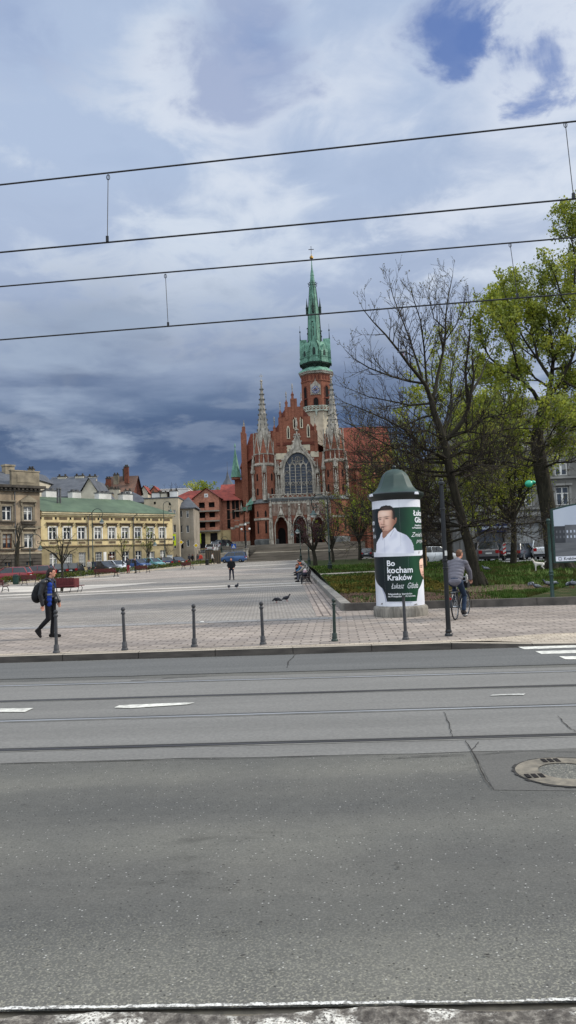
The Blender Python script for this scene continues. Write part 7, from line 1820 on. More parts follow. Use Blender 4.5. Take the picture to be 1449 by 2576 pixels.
# ------------------------------------------------------------------ people
M_SKIN = mat('skin', (206, 152, 128), (184, 128, 106), 8, .6, dirt=.1)
def cloth(name, c, f=.8, rough=.85, sc_=9): return mat(name, c, tuple(int(x * f) for x in c), sc_, rough, bump=.25, dirt=.2)
def V(*a): return Vector(a)
def ell(b, c, r, M=None): b.ball(c, r, 14, 9, M)
def hand(b, wrist, dirn, side, curl=.5, k=1.0):
    """palm, four unequal bent fingers and a thumb off the side of the palm"""
    d = Vector(dirn).normalized(); s_ = Vector(side).normalized(); n_ = d.cross(s_).normalized()
    w_ = Vector(wrist); pe = w_ + d * .085 * k
    for f in (-.026, -.009, .009, .026): b.cap(w_ + s_ * f * .7 * k, pe + s_ * f * k, .014 * k, .0125 * k, 8)
    for i, (f, L) in enumerate(((-.03, .066), (-.01, .078), (.01, .074), (.03, .058))):
        a = pe + s_ * f * k; m_ = a + (d * (1 - curl * .4) + n_ * curl * .6).normalized() * L * .55 * k; e = m_ + (d * (1 - curl) + n_ * curl).normalized() * L * .5 * k
        b.cap(a, m_, .0095 * k, .009 * k, 7); b.cap(m_, e, .009 * k, .0075 * k, 7)
    t0 = w_ + d * .03 * k - s_ * .026 * k; t1 = t0 + (d * .7 - s_ * .7 + n_ * .25) * .045 * k; t2 = t1 + (d * .95 + n_ * .3) * .032 * k
    b.cap(t0, t1, .012 * k, .0105 * k, 7); b.cap(t1, t2, .0105 * k, .0085 * k, 7)
def head(b, c, fwd, k=1.0, up=(0, 0, 1)):
    f = Vector(fwd).normalized(); u = Vector(up).normalized(); s_ = f.cross(u).normalized(); u = s_.cross(f)
    M = Matrix((s_, f, u)).transposed().to_3x3()
    at = lambda x, y, z: Vector(c) + M @ (Vector((x, y, z)) * k)
    ell(b, at(0, -.012, .03), (.076 * k, .096 * k, .094 * k), M)         # skull
    ell(b, at(0, .022, -.045), (.058 * k, .066 * k, .075 * k), M)        # jaw
    ell(b, at(0, .055, -.095), (.028 * k, .028 * k, .022 * k), M)        # chin
    b.cap(at(0, .078, .02), at(0, .104, -.028), .011 * k, .016 * k, 8)    # nose
    ell(b, at(0, .076, .034), (.058 * k, .02 * k, .012 * k), M)          # brow
    ell(b, at(0, .078, -.062), (.026 * k, .014 * k, .008 * k), M); ell(b, at(0, .077, -.074), (.022 * k, .014 * k, .008 * k), M)
    for q in (-1, 1): ell(b, at(q * .038, .062, -.01), (.022 * k, .022 * k, .02 * k), M); ell(b, at(q * .078, -.008, -.005), (.014 * k, .026 * k, .034 * k), M)
    return at, M
def person(label, J, S, loc, rz, group=None, vox=.014, k=1.0, extra=None):
    """J: joints in metres, facing +Y; S: materials and options"""
    t = thing('person', label, 'person', loc, rz, group)
    j = {a: Vector(c) for a, c in J.items()}
    b = MB(); hd = j['hd']; fw = Vector(S.get('face', (0, 1, 0)))
    at, M = head(b, hd, fw, k, S.get('up', (0, 0, 1)))
    b.cap(j['neck'], hd + Vector((0, -.01, -.05)), .06 * k, .055 * k); 
    b.cap(j['neck'], (j['shL'] + j['shR']) / 2, .07, .09); b.cap(j['shL'], j['shR'], .06); b.cap((j['shL'] + j['shR']) / 2, j['pel'], .1, .12)
    for s_ in 'LR':
        b.cap(j['sh' + s_], j['el' + s_], .05, .042); b.cap(j['el' + s_], j['wr' + s_], .042, .028)
        dr = (j['wr' + s_] - j['el' + s_]).normalized(); side = Vector((1, 0, 0)) if abs(dr.x) < .8 else Vector((0, 1, 0)); hs = S.get('hand_side', None)
        if hs: side = Vector(hs)
        hdv = S.get('hand' + s_, tuple(dr)); hand(b, j['wr' + s_], hdv, side if s_ == 'L' else side, S.get('curl', .45), k)
        b.cap(j['pel'], j['hp' + s_], .1, .09); b.cap(j['hp' + s_], j['kn' + s_], .07, .052); b.cap(j['kn' + s_], j['an' + s_], .05, .036)
    body = remesh(b, vox if vox < .012 else .012, 'body', M_SKIN, t, 2)
    b = MB()
    for q in (-1, 1): ell(b, at(q * .033, .083, .006), (.012 * k, .007 * k, .008 * k), M)
    b.build('eyes', M_HAIRP, body) if vox < .012 else None
    # hair
    b = MB(); hs_ = S.get('hair_style', 'short')
    if hs_ != 'bald':
        ell(b, at(0, -.022, .045), (.083 * k, .094 * k, .092 * k), M); ell(b, at(0, .03, .098), (.06 * k, .05 * k, .03 * k), M); ell(b, at(0, -.06, -.01), (.072 * k, .055 * k, .075 * k), M)
        for q in (-1, 1): ell(b, at(q * .07, -.015, .03), (.016 * k, .05 * k, .05 * k), M)
        if hs_ == 'long':
            for q in (-.055, -.02, .02, .055): b.cap(at(q, -.07, .0), at(q * 1.1, -.13, -.2), .04, .02, 8)
            b.cap(at(0, -.09, .02), at(0, -.17, -.24), .05, .015, 8)
        if hs_ == 'cap': ell(b, at(0, .09, .06), (.06 * k, .05 * k, .012 * k), M)
        remesh(b, .012, 'hair', S['hair'], t, 2)
    # trousers
    b = MB(); g = S.get('girth', 1.0)
    b.cap(j['hpL'], j['hpR'], .115 * g); ell(b, j['pel'] + Vector((0, -.01, 0)), (.165 * g, .13 * g, .13)); b.cap(j['pel'], (j['pel'] * 2 + j['shL'] + j['shR']) / 4, .13 * g, .13 * g)
    for s_ in 'LR':
        lg = S.get('leg', 1.0); b.cap(j['hp' + s_], j['kn' + s_], .094 * lg, .07 * lg, 12); b.cap(j['kn' + s_], j['an' + s_] + (j['kn' + s_] - j['an' + s_]).normalized() * .05, .068 * lg, .058 * lg, 12)
    remesh(b, vox, 'trousers', S['trousers'], t, 3)
    # jacket
    b = MB(); w_ = S.get('bulk', 1.0); mid = (j['shL'] + j['shR']) / 2; hem = j['pel'] + (mid - j['pel']) * S.get('hem', .02)
    sh = (j['shR'] - j['shL']).length
    for i in range(7):
        f = i / 6; c = hem.lerp(mid, f); rx = (.165 + (sh * .5 - .165) * f ** 1.2 + .015 * math.sin(f * PI)) * w_; ry = (.125 + .012 * math.sin(f * PI) - .012 * f) * w_
        dirx = (j['shR'] - j['shL']).normalized(); upv = (mid - hem).normalized(); fy = upv.cross(dirx).normalized(); MM = Matrix((dirx, fy, upv)).transposed()
        ell(b, c, (rx, ry, .12), MM)
    b.cap(mid, j['neck'] + Vector((0, -.005, -.01)), .09 * w_, .078, 12)
    for s_ in 'LR':
        ell(b, j['sh' + s_], (.085 * w_, .085 * w_, .085)); sl = S.get('sleeve', .97)
        b.cap(j['sh' + s_], j['el' + s_], .076 * w_, .062 * w_, 12); b.cap(j['el' + s_], j['el' + s_].lerp(j['wr' + s_], sl), .062 * w_, .048 * w_, 12)
    jk = remesh(b, vox, 'jacket', S['jacket'], t, 3)
    # shoes
    for s_ in 'LR':
        a = j['an' + s_]; e = j['to' + s_]; d = (e - a); fl = Vector((d.x, d.y, 0)); fl = fl.normalized() if fl.length > 1e-4 else Vector((0, 1, 0)); sole = S.get('sole' + s_, None)
        b = MB(); dd = d.normalized(); dn = Vector(S.get('down' + s_, (0, 0, -1)))
        heel = a + dn * .045 - fl * .045 if not sole else Vector(sole)
        b.cap(a + dn * .0, heel + dn * -.012, .05, .04, 10); b.cap(heel, e - dn * .0, .042, .04, 10); b.cap(a, e.lerp(a, .35), .045, .042, 10)
        remesh(b, vox, 'shoe', S['shoes'], t, 2)
    return t, at, M, j
T_BLK = cloth('black_trousers', (26, 26, 29)); T_JEAN = cloth('dark_jeans', (44, 56, 82)); T_NAVY = cloth('navy_trousers', (32, 38, 56)); T_GREY = cloth('grey_trousers', (86, 88, 96))
J_LEATH = mat('black_leather', (34, 34, 36), (22, 22, 24), 10, .42, spec=.5, bump=.4); S_BLK = cloth('black_shoes', (30, 28, 28)); S_WHT = cloth('pale_shoes', (206, 204, 200), .9)
H_DARK = cloth('dark_hair', (46, 36, 32), .6, .6, 30); H_BROWN = cloth('brown_hair', (116, 82, 60), .7, .6, 30); H_GREY = cloth('grey_hair', (150, 146, 140), .8, .7, 30); H_CAP = cloth('dark_cap', (40, 42, 48))

# man with a backpack walking to the right across the pavement
g = G(128, 1605, 0.0)
W1 = {'pel': (0, 0, .95), 'neck': (0, .0, 1.52), 'hd': (0, .055, 1.665), 'shL': (-.19, .02, 1.43), 'shR': (.19, -.10, 1.43), 'elL': (-.23, .06, 1.14), 'wrL': (-.2, .17, .92), 'elR': (.24, -.17, 1.13), 'wrR': (.225, -.12, .86),
      'hpL': (-.09, .03, .92), 'knL': (-.1, .05, .5), 'anL': (-.1, .0, .095), 'toL': (-.1, .2, .045), 'hpR': (.09, -.02, .92), 'knR': (.1, -.02, .5), 'anR': (.1, -.26, .26), 'toR': (.1, -.235, .06)}
PW, at_, M_, j_ = person('walking man with dark swept-back hair, black leather jacket and blue vest beneath', W1,
    {'trousers': T_BLK, 'jacket': J_LEATH, 'shoes': S_BLK, 'hair': H_DARK, 'hair_style': 'long', 'bulk': 1.06, 'leg': .98, 'downR': (0, -.9, -.4), 'hand_side': (0, 1, 0), 'handL': (0, .12, -1), 'handR': (0, .05, -1), 'soleR': (.1, -.335, .2)}, (g.x, g.y, 0), -PI / 2, vox=.0115)
M_VEST = cloth('blue_vest', (30, 62, 148)); M_VISG = cloth('grey_band', (130, 136, 146))
b = MB(); 
for i in range(6): b.ball((.155, .05 - i * .006, 1.36 - i * .095), (.045, .07, .075), 12, 8)
remesh(b, .011, 'blue_vest', M_VEST, PW, 3)
b = MB(); b.box(.165, .207, -.01, .105, 1.10, 1.14); b.build('vest_band', M_VISG, PW)
b = MB(); b.box(.02, .09, .155, .165, 1.18, 1.27); b.build('badge', M_WHITE, PW); b = MB(); b.tube([(.1, .06, 1.5), (.09, .15, 1.38), (.055, .165, 1.27)], .008, 5); b.build('lanyard', M_VEST, PW)
b = MB(); b.ball((.05, .16, .97), (.09, .055, .1), 10, 7); b.box(-.04, .14, .13, .2, .99, 1.0); b.build('belt_pouch', J_LEATH, PW, smooth=50)
b = MB(); b.tube([(.1, .14, 1.02), (.1, .17, .9), (.09, .15, .76)], .018, 6); b.build('strap_end', T_BLK, PW)
b = MB(); b.ball((.012, .14, 1.60), (.05, .03, .035), 8, 6)
bp = thing('backpack', 'bulging black backpack on the back of the walking man', 'backpack', (g.x, g.y, 0), -PI / 2)
b = MB(); b.ball((0, -.30, 1.2), (.17, .13, .2), 14, 10); b.ball((0, -.34, 1.08), (.17, .14, .18), 14, 10); b.ball((0, -.25, 1.32), (.14, .1, .12), 12, 8); remesh(b, .016, 'bag', cloth('black_nylon', (24, 24, 27), .8, .7), bp, 4)
for s_ in (-1, 1): b = MB(); b.tube([(s_ * .12, -.2, 1.44), (s_ * .13, -.03, 1.53), (s_ * .135, .1, 1.44), (s_ * .15, .10, 1.25), (s_ * .16, -.15, 1.05)], .02, 6); b.build('strap', cloth('grey_strap', (60, 64, 72)), bp, smooth=60)
b = MB(); b.tube([(0, -.47, 1.0), (0, -.46, 1.2), (0, -.36, 1.36)], .006, 4); b.build('zip', M_PIPE, bp)

# cyclist riding away
rw = G(1146, 1560, 0.0); hd_ = rad(-27)
BK = thing('bicycle', 'dark city bicycle with front basket ridden along the pavement', 'bicycle', (rw.x, rw.y, 0), hd_)
M_FRAME = mat('dark_frame_paint', (44, 48, 54), (34, 37, 42), 4, .35, .2, .5); M_CHROME = mat('bright_metal', (196, 200, 204), (160, 164, 168), 5, .25, .85)
def wheel(y, rot=0.0):
    T = Matrix.Translation((0, y, .355)) @ Matrix.Rotation(rot, 4, 'Z')
    b = MB(); b.T = T; b.tube([(0, .335 * math.cos(a), .335 * math.sin(a)) for a in [k * PI / 18 for k in range(37)]], .02, 7, cap=False); w_ = b.build('wheel', M_TYRE, BK, smooth=60)
    b = MB(); b.T = T; b.tube([(0, .312 * math.cos(a), .312 * math.sin(a)) for a in [k * PI / 18 for k in range(37)]], .009, 5, cap=False); b.build('rim', M_CHROME, w_)
    b = MB(); b.T = T; b.tube([(-.045, 0, 0), (.045, 0, 0)], .018, 8); b.build('hub', M_CHROME, w_)
    b = MB(); b.T = T
    for k in range(18): a = k * PI / 9; b.tube([((-1) ** k * .025, .01 * math.cos(a), .01 * math.sin(a)), (0, .31 * math.cos(a), .31 * math.sin(a))], .0016, 3)
    b.build('spokes', M_CHROME, w_)['kind'] = 'stuff'
    b = MB(); b.T = T; b.tube([(0, .375 * math.cos(a), .375 * math.sin(a)) for a in [rad(x) for x in range(20 if y > .5 else 40, 190 if y < .5 else 165, 10)]], .022, 6); b.build('mudguard', M_FRAME, BK, smooth=60)
wheel(0.0); wheel(1.06, rad(-8))
b = MB(); BB = V(0, .45, .29); ST_ = V(0, .27, .82); HT = V(0, .86, .86); HB = V(0, .90, .66)
for a, c, r in ((BB, ST_, .017), (BB, HB, .019), (ST_ - V(0, -.02, .12), HT - V(0, 0, .06), .017), (HT, HB, .02)): b.tube([a, c], r, 8)
for s_ in (-1, 1): b.tube([(s_ * .05, 0, .355), (s_ * .03, .42, .29)], .011, 6); b.tube([(s_ * .05, 0, .355), (s_ * .02, .27, .78)], .009, 6); b.tube([(s_ * .05, 1.06, .355), (s_ * .045, .93, .70), (0, .92, .72)], .012, 6)
b.build('frame', M_FRAME, BK, smooth=50)
b = MB(); b.tube([(0, .27, .8), (0, .24, .93)], .013, 8); b.build('seat_post', M_CHROME, BK)
b = MB(); b.ball((0, .15, .955), (.085, .09, .03), 12, 7); b.ball((0, .27, .955), (.035, .12, .025), 12, 7); b.build('saddle', M_PLASTIC, BK, smooth=60)
b = MB(); b.tube([(0, .86, .86), (0, .84, .98)], .014, 8); b.tube([(-.29, .72, 1.02), (-.22, .80, 1.04), (-.08, .84, 1.0), (.08, .84, 1.0), (.22, .80, 1.04), (.29, .72, 1.02)], .012, 8); b.build('handlebar', M_CHROME, BK, smooth=60)
for s_ in (-1, 1): b = MB(); b.tube([(s_ * .225, .795, 1.04), (s_ * .295, .715, 1.02)], .018, 8); b.build('grip', M_PLASTIC, BK)
b = MB(); b.T = Matrix.Translation(BB) @ Matrix.Rotation(PI / 2, 4, 'Y'); b.lathe([(.09, .04), (.09, .05)], 20); b.T = None; b.tube([BB + V(.06, 0, 0), BB + V(.07, .02, -.17)], .011, 6); b.tube([BB + V(-.06, 0, 0), BB + V(-.07, -.02, .17)], .011, 6); cr = b.build('crank', M_CHROME, BK)
for s_, dz_ in ((1, -.17), (-1, .17)): b = MB(); b.box(s_ * .12 - .045, s_ * .12 + .045, .45 + s_ * .02 - .04, .45 + s_ * .02 + .04, .29 + dz_ - .012, .29 + dz_ + .012); b.build('pedal', M_PLASTIC, cr)
b = MB(); b.box(-.06, .06, -.14, .22, .735, .75)
for s_ in (-1, 1): b.tube([(s_ * .05, 0, .36), (s_ * .05, -.1, .74)], .006, 5)
b.build('rear_rack', M_CHROME, BK); b = MB(); b.box(-.03, .03, -.42, -.40, .56, .62); b.build('rear_reflector', M_TLIGHT, BK)
BA = thing('basket', 'dark open basket fixed in front of the bicycle handlebar', 'basket', (rw.x, rw.y, 0), hd_)
b = MB(); L0 = [(-.13, .90), (.13, .90), (.13, 1.14), (-.13, 1.14)]; L1 = [(-.17, .87), (.17, .87), (.17, 1.2), (-.17, 1.2)]
for i in range(4):
    (a0, a1), (c0, c1) = L0[i], L0[(i + 1) % 4]; (e0, e1), (g0_, g1_) = L1[i], L1[(i + 1) % 4]
    b.quad((a0, a1, .80), (c0, c1, .80), (g0_, g1_, 1.1), (e0, e1, 1.1))
b.quad(*[(x, y, .80) for x, y in L0]); b.build('basket_sides', cloth('dark_wicker', (42, 42, 44), .7), BA)
b = MB(); b.tube([(x, y, 1.1) for x, y in L1 + L1[:1]], .009, 5, cap=False); b.build('basket_rim', M_CHROME, BA)
CY1 = {'pel': (0, .17, 1.04), 'neck': (.02, .48, 1.60), 'hd': (.05, .56, 1.735), 'shL': (-.215, .42, 1.50), 'shR': (.215, .42, 1.50), 'elL': (-.28, .60, 1.27), 'wrL': (-.265, .72, 1.07), 'elR': (.29, .58, 1.26), 'wrR': (.275, .72, 1.07),
       'hpL': (-.1, .2, .99), 'knL': (-.13, .58, .86), 'anL': (-.12, .36, .50), 'toL': (-.12, .52, .47), 'hpR': (.1, .2, .99), 'knR': (.13, .55, .62), 'anR': (.125, .42, .20), 'toR': (.13, .59, .14)}
T_J2 = cloth('blue_jeans', (40, 56, 78)); J_GREY = cloth('grey_quilted_jacket', (118, 116, 124), .84)
J_GREY = mat('grey_quilt', (118, 116, 124), (98, 96, 104), 5, .85, bump=.5, stretch=(1, 1, 4), dirt=.2)
PC, at_, M_, j_ = person('cyclist seen from behind in grey quilted jacket and blue jeans', CY1, {'trousers': T_J2, 'jacket': J_GREY, 'shoes': S_BLK, 'hair': H_BROWN, 'bulk': 1.12, 'face': (.45, .9, -.05), 'curl': .8, 'hem': -.06, 'handL': (0, .35, -.5), 'handR': (0, .35, -.5)}, (rw.x, rw.y, 0), hd_, vox=.0115)
b = MB(); b.box(.105, .145, .50, .74, .34, .36)
for s_ in 'LR':
    a = j_['to' + s_]; b = MB(); b.box(a.x - .045, a.x + .045, a.y - .19, a.y + .03, a.z - .048, a.z - .03); b.build('shoe_sole', S_WHT, PC)
bg_ = thing('shopping_bag', 'pale bag hanging on the bicycle handlebar beside the cyclist', 'bag', (rw.x, rw.y, 0), hd_)
b = MB(); b.ball((.15, .80, 1.06), (.035, .05, .12), 10, 8); b.build('bag_body', M_WHITE, bg_, smooth=60); b = MB(); b.tube([(.12, .8, 1.12), (.13, .81, 1.2), (.2, .8, 1.12)], .008, 5); b.build('bag_handle', M_WHITE, bg_)

# standing man in the middle of the square (facing the camera)
STAND = {'pel': (0, 0, .93), 'neck': (0, 0, 1.5), 'hd': (0, .03, 1.64), 'shL': (-.2, 0, 1.42), 'shR': (.2, 0, 1.42), 'elL': (-.28, -.04, 1.15), 'wrL': (-.2, .1, .98), 'elR': (.28, -.04, 1.15), 'wrR': (.2, .1, .98),
         'hpL': (-.1, 0, .9), 'knL': (-.13, .02, .5), 'anL': (-.16, 0, .09), 'toL': (-.19, .16, .04), 'hpR': (.1, 0, .9), 'knR': (.12, .02, .5), 'anR': (.14, 0, .09), 'toR': (.17, .16, .04)}
def var(J, **kw): d = dict(J); d.update(kw); return d
g = G(583, 1459)
person('lone man standing in the middle of the square in black jacket and dark jeans', STAND, {'trousers': T_NAVY, 'jacket': cloth('black_coat', (26, 27, 31)), 'shoes': S_BLK, 'hair': H_DARK, 'bulk': 1.2, 'girth': 1.1}, tuple(g), PI, vox=.02)
NATU = var(STAND, elL=(-.25, -.03, 1.13), wrL=(-.25, .05, .88), elR=(.25, -.03, 1.13), wrR=(.25, .05, .88))
WALK = var(NATU, knL=(-.1, .18, .53), anL=(-.1, .25, .12), toL=(-.1, .42, .1), knR=(.1, -.02, .5), anR=(.1, -.28, .2), toR=(.1, -.18, .06), wrL=(-.24, -.1, .9), wrR=(.24, .2, .93))
def at_px(px, Y, zf=gz): p = P(px, 1400, Y); return (p.x, Y, zf(Y) if callable(zf) else zf)
def simple(px, Y, rz, label, jk, tr, hair, J=NATU, zf=gz, grp=None, style='short', **kw):
    return person(label, J, dict({'trousers': tr, 'jacket': jk, 'shoes': S_BLK, 'hair': hair, 'hair_style': style, 'bulk': 1.08}, **kw), at_px(px, Y, zf), rz, grp, vox=.026)
simple(322, 90.5, rad(60), 'person in dark jacket and red trousers standing by the maroon bench', cloth('dark_jacket', (46, 48, 54)), cloth('red_trousers', (150, 52, 60)), H_DARK)
simple(340, 90, rad(100), 'person in black standing to the right of the one in red trousers', cloth('black_jacket', (34, 35, 40)), T_BLK, H_GREY)
simple(223.5, 91, rad(170), 'person in cream top behind the hedge before the drainpipe', cloth('cream_top', (206, 196, 180)), T_GREY, H_BROWN, style='long')
simple(234, 91.5, rad(-160), 'person in navy jacket beside the one in the cream top', cloth('navy_jacket', (44, 50, 72)), T_JEAN, H_DARK)
simple(534, 122, rad(-70), 'walker in white jacket before the dark timber planter', cloth('white_jacket', (222, 216, 208)), T_BLK, H_DARK, WALK)
simple(505, 123, rad(160), 'walker in bright red jacket near the litter bin', cloth('red_jacket', (206, 72, 58)), T_GREY, H_BROWN, WALK)
simple(476, 128, rad(40), 'dark figure walking uphill, leftmost of three by the retaining wall', cloth('charcoal_coat', (44, 46, 54)), T_BLK, H_DARK, WALK)
simple(484, 130, rad(-40), 'dark figure walking downhill, middle of three by the retaining wall', cloth('black_coat', (26, 27, 31)), T_BLK, H_DARK, WALK)
simple(497, 131, rad(60), 'dark figure behind the yellow diamond sign, rightmost of three by the wall', cloth('charcoal_coat', (44, 46, 54)), T_NAVY, H_CAP, WALK)
simple(444, 124, rad(20), 'dark figure standing at the doorway of the grey corner house', cloth('black_coat', (26, 27, 31)), T_BLK, H_DARK)
# people on the benches by the lawn, facing the square (towards -x)
SIT = {'pel': (0, 0, .55), 'neck': (0, .16, 1.05), 'hd': (0, .26, 1.16), 'shL': (-.2, .12, .98), 'shR': (.2, .12, .98), 'elL': (-.25, .3, .78), 'wrL': (-.12, .48, .72), 'elR': (.25, .3, .78), 'wrR': (.12, .48, .72),
       'hpL': (-.1, .02, .54), 'knL': (-.12, .45, .54), 'anL': (-.12, .48, .1), 'toL': (-.12, .66, .05), 'hpR': (.1, .02, .54), 'knR': (.12, .45, .54), 'anR': (.12, .52, .1), 'toR': (.12, .70, .05)}
def sitter(Y, label, jk, tr, hair, style='short', J=SIT, **kw): return person(label, J, dict({'trousers': tr, 'jacket': jk, 'shoes': S_BLK, 'hair': hair, 'hair_style': style, 'bulk': 1.1, 'face': (0, 1, -.35)}, **kw), (1.02, Y, gz(Y)), PI / 2, 'people sitting on the lawn benches', vox=.022)
sitter(52.6, 'seated person in beige-grey top with cap, behind the rucksack', cloth('beige_top', (160, 150, 138)), T_GREY, H_CAP, 'cap')
LEAN = var(SIT, neck=(0, .34, .98), hd=(0, .46, 1.02), shL=(-.2, .26, .93), shR=(.2, .26, .93), elL=(-.25, .42, .68), wrL=(-.1, .58, .64), elR=(.25, .42, .68), wrR=(.1, .58, .64))
sitter(57.7, 'seated person in blue jacket bending forward', cloth('blue_jacket', (72, 118, 156)), T_NAVY, H_BROWN, J=LEAN)
sitter(59.2, 'seated person in black with papers, just beyond the blue jacket', cloth('black_coat', (26, 27, 31)), T_BLK, H_DARK, J=LEAN)
sitter(66, 'seated person in orange jacket farther along the benches', cloth('orange_jacket', (214, 96, 52)), T_BLK, H_DARK)
sitter(67.2, 'seated person in black hooded jacket beside the orange jacket', cloth('black_hood', (30, 30, 34)), T_BLK, H_DARK, 'long')
sitter(72, 'seated person in black farthest along the benches', cloth('black_coat', (26, 27, 31)), T_BLK, H_GREY)
rk = thing('rucksack', 'small pink and navy rucksack standing on the nearest bench', 'rucksack', (.95, 49.8, gz(49.8) + .46), rad(90))
b = MB(); b.ball((0, 0, .14), (.2, .14, .15), 12, 8); remesh(b, .018, 'bag_base', cloth('navy_nylon', (38, 42, 58)), rk, 2)
b = MB(); b.ball((0, 0, .32), (.19, .13, .14), 12, 8); remesh(b, .018, 'bag_top', cloth('pink_nylon', (206, 176, 184)), rk, 2); b = MB(); b.ball((0, 0, .44), (.16, .11, .06), 10, 6); b.build('bag_lid', M_WHITE, rk, smooth=60)

# ------------------------------------------------------------------ dog, pigeons
p = G(1357, 1437, lawn_z); Yd = p.y
dg_ = thing('dog', 'small white dog standing on the grass by the board post', 'dog', (p.x, p.y, lawn_z(p.y)), rad(80))
b = MB()      # facing +Y locally
b.cap((0, -.2, .42), (0, .18, .45), .085, .115, 12); b.ball((0, .15, .42), (.11, .13, .14), 12, 8); b.ball((0, -.2, .42), (.095, .11, .1), 12, 8)
b.cap((0, .24, .5), (0, .33, .64), .07, .055, 10); b.ball((0, .37, .68), (.062, .075, .062), 12, 8); b.cap((0, .42, .665), (0, .5, .65), .038, .026, 10)
for s_ in (-1, 1):
    b.cap((s_ * .07, .2, .38), (s_ * .075, .2, .2), .05, .034, 8); b.cap((s_ * .075, .2, .2), (s_ * .075, .2, .04), .03, .025, 8); b.cap((s_ * .075, .2, .025), (s_ * .075, .24, .02), .028, .024, 8)
    b.cap((s_ * .07, -.22, .38), (s_ * .08, -.14, .26), .065, .042, 8); b.cap((s_ * .08, -.14, .26), (s_ * .08, -.26, .16), .036, .026, 8); b.cap((s_ * .08, -.26, .16), (s_ * .08, -.24, .03), .025, .023, 8); b.cap((s_ * .08, -.24, .02), (s_ * .08, -.2, .018), .026, .022, 8)
    b.cap((s_ * .04, .35, .73), (s_ * .06, .33, .8), .022, .008, 6)
b.cap((0, -.28, .46), (0, -.4, .58), .03, .014, 8)
remesh(b, .012, 'body', cloth('white_fur', (224, 218, 206), .92, .95, 30), dg_, 2)
b = MB(); b.ball((0, .525, .655), (.016, .014, .014), 8, 6); b.build('nose', M_HAIRP, dg_); b = MB(); b.ball((0, .30, .60), (.066, .066, .02), 10, 5); b.build('collar', M_REDS, dg_)
M_PIG = cloth('grey_feathers', (86, 90, 100), .75, .8, 25); M_PIGD = cloth('dark_feathers', (46, 47, 54), .75, .7, 25); M_LEG = cloth('pink_legs', (178, 96, 84)); M_PIGW = cloth('pale_wing', (150, 154, 160), .7, .8, 25)
def pigeon(dark=False, peck=False):
    t = thing('pigeon', 'x', 'pigeon'); m = M_PIGD if dark else M_PIG; b = MB()
    b.ball((0, 0, .13), (.062, .12, .065), 12, 8, Matrix.Rotation(rad(18 if not peck else -12), 3, 'X')); b.cap((0, -.09, .11), (0, -.2, .085), .04, .018, 8)
    hp = (0, .14, .24) if not peck else (0, .17, .09); b.cap((0, .08, .16), hp, .036, .026, 8); b.ball(hp, (.028, .034, .029), 10, 7); remesh(b, .008, 'body', m, t, 2)
    for s_ in (-1, 1):
        b = MB(); b.ball((s_ * .052, -.03, .14), (.018, .12, .045), 10, 6, Matrix.Rotation(rad(12), 3, 'X')); b.build('wing', m if dark else M_PIGW, t, smooth=60)
        b = MB(); b.tube([(s_ * .025, .01, .08), (s_ * .025, .015, .0)], .006, 5); b.tube([(s_ * .025, .015, .004), (s_ * .03, .045, .004)], .005, 4); b.build('leg', M_LEG, t)
    b = MB(); d_ = Vector((0, .045, -.012 if not peck else -.04)); b.tube([Vector(hp) + d_ * .5, Vector(hp) + d_], [.009, .003], 5); b.build('beak', M_PIGD, t); return t
PA, PB, PD, PE = pigeon(True, True), pigeon(True, False), pigeon(False, True), pigeon(False, False)
pg = [(PA, 697, 1517, 60, 'dark pigeon pecking on the setts, nearest left of a pair', 1.1), (PB, 721, 1513, -60, 'dark upright pigeon right of the pecking one on the setts', 1.1), (PA, 576, 1482, 10, 'dark pigeon in front of the lone standing man, left of two', 1.2), (PB, 596, 1481, -20, 'dark pigeon in front of the lone standing man, right of two', 1.25)]
pl = [(PD, 1337, 1478, -50, 'grey pigeon on the grass, leftmost of the group by the board post', 1.2), (PE, 1350, 1484, 90, 'grey pigeon standing close beside the leftmost one on the grass', 1.15), (PE, 1378, 1476, 70, 'grey pigeon on the grass just left of the green board post', 1.15), (PD, 1394, 1475, -80, 'grey pigeon on the grass just right of the green board post', 1.15), (PE, 1434, 1478, -60, 'pale grey pigeon on the grass below the information board', 1.2), (PD, 1444, 1479, 40, 'grey pigeon at the right edge below the information board', 1.4), (PE, 1222, 1437, 60, 'pigeon on the far strip of lawn behind the trunk', 1.4)]
q = G(508, 1566, 0.0); b = MB(); b.ball((0, 0, .02), (.07, .04, .022), 7, 5); ls = b.build('litter', M_WHITE, loc=(q.x, q.y, 0)); tag(ls, 'small crumpled white paper lying on the pavement behind the bollards', 'litter')
used = set()
for arr, zf, grp in ((pg, gz, 'pigeons on the square'), (pl, lawn_z, 'pigeons on the lawn')):
    for (pr_, px, py, a, lab, k) in arr:
        q = G(px, py, zf); loc = (q.x, q.y, q.z + .005)
        if pr_.name in used: o = dup(pr_, loc, rad(a), lab, grp, k)
        else: used.add(pr_.name); o = pr_; o.location = loc; o.rotation_euler = (0, 0, rad(a)); o['label'] = lab; o['group'] = grp; o.scale = (k,) * 3
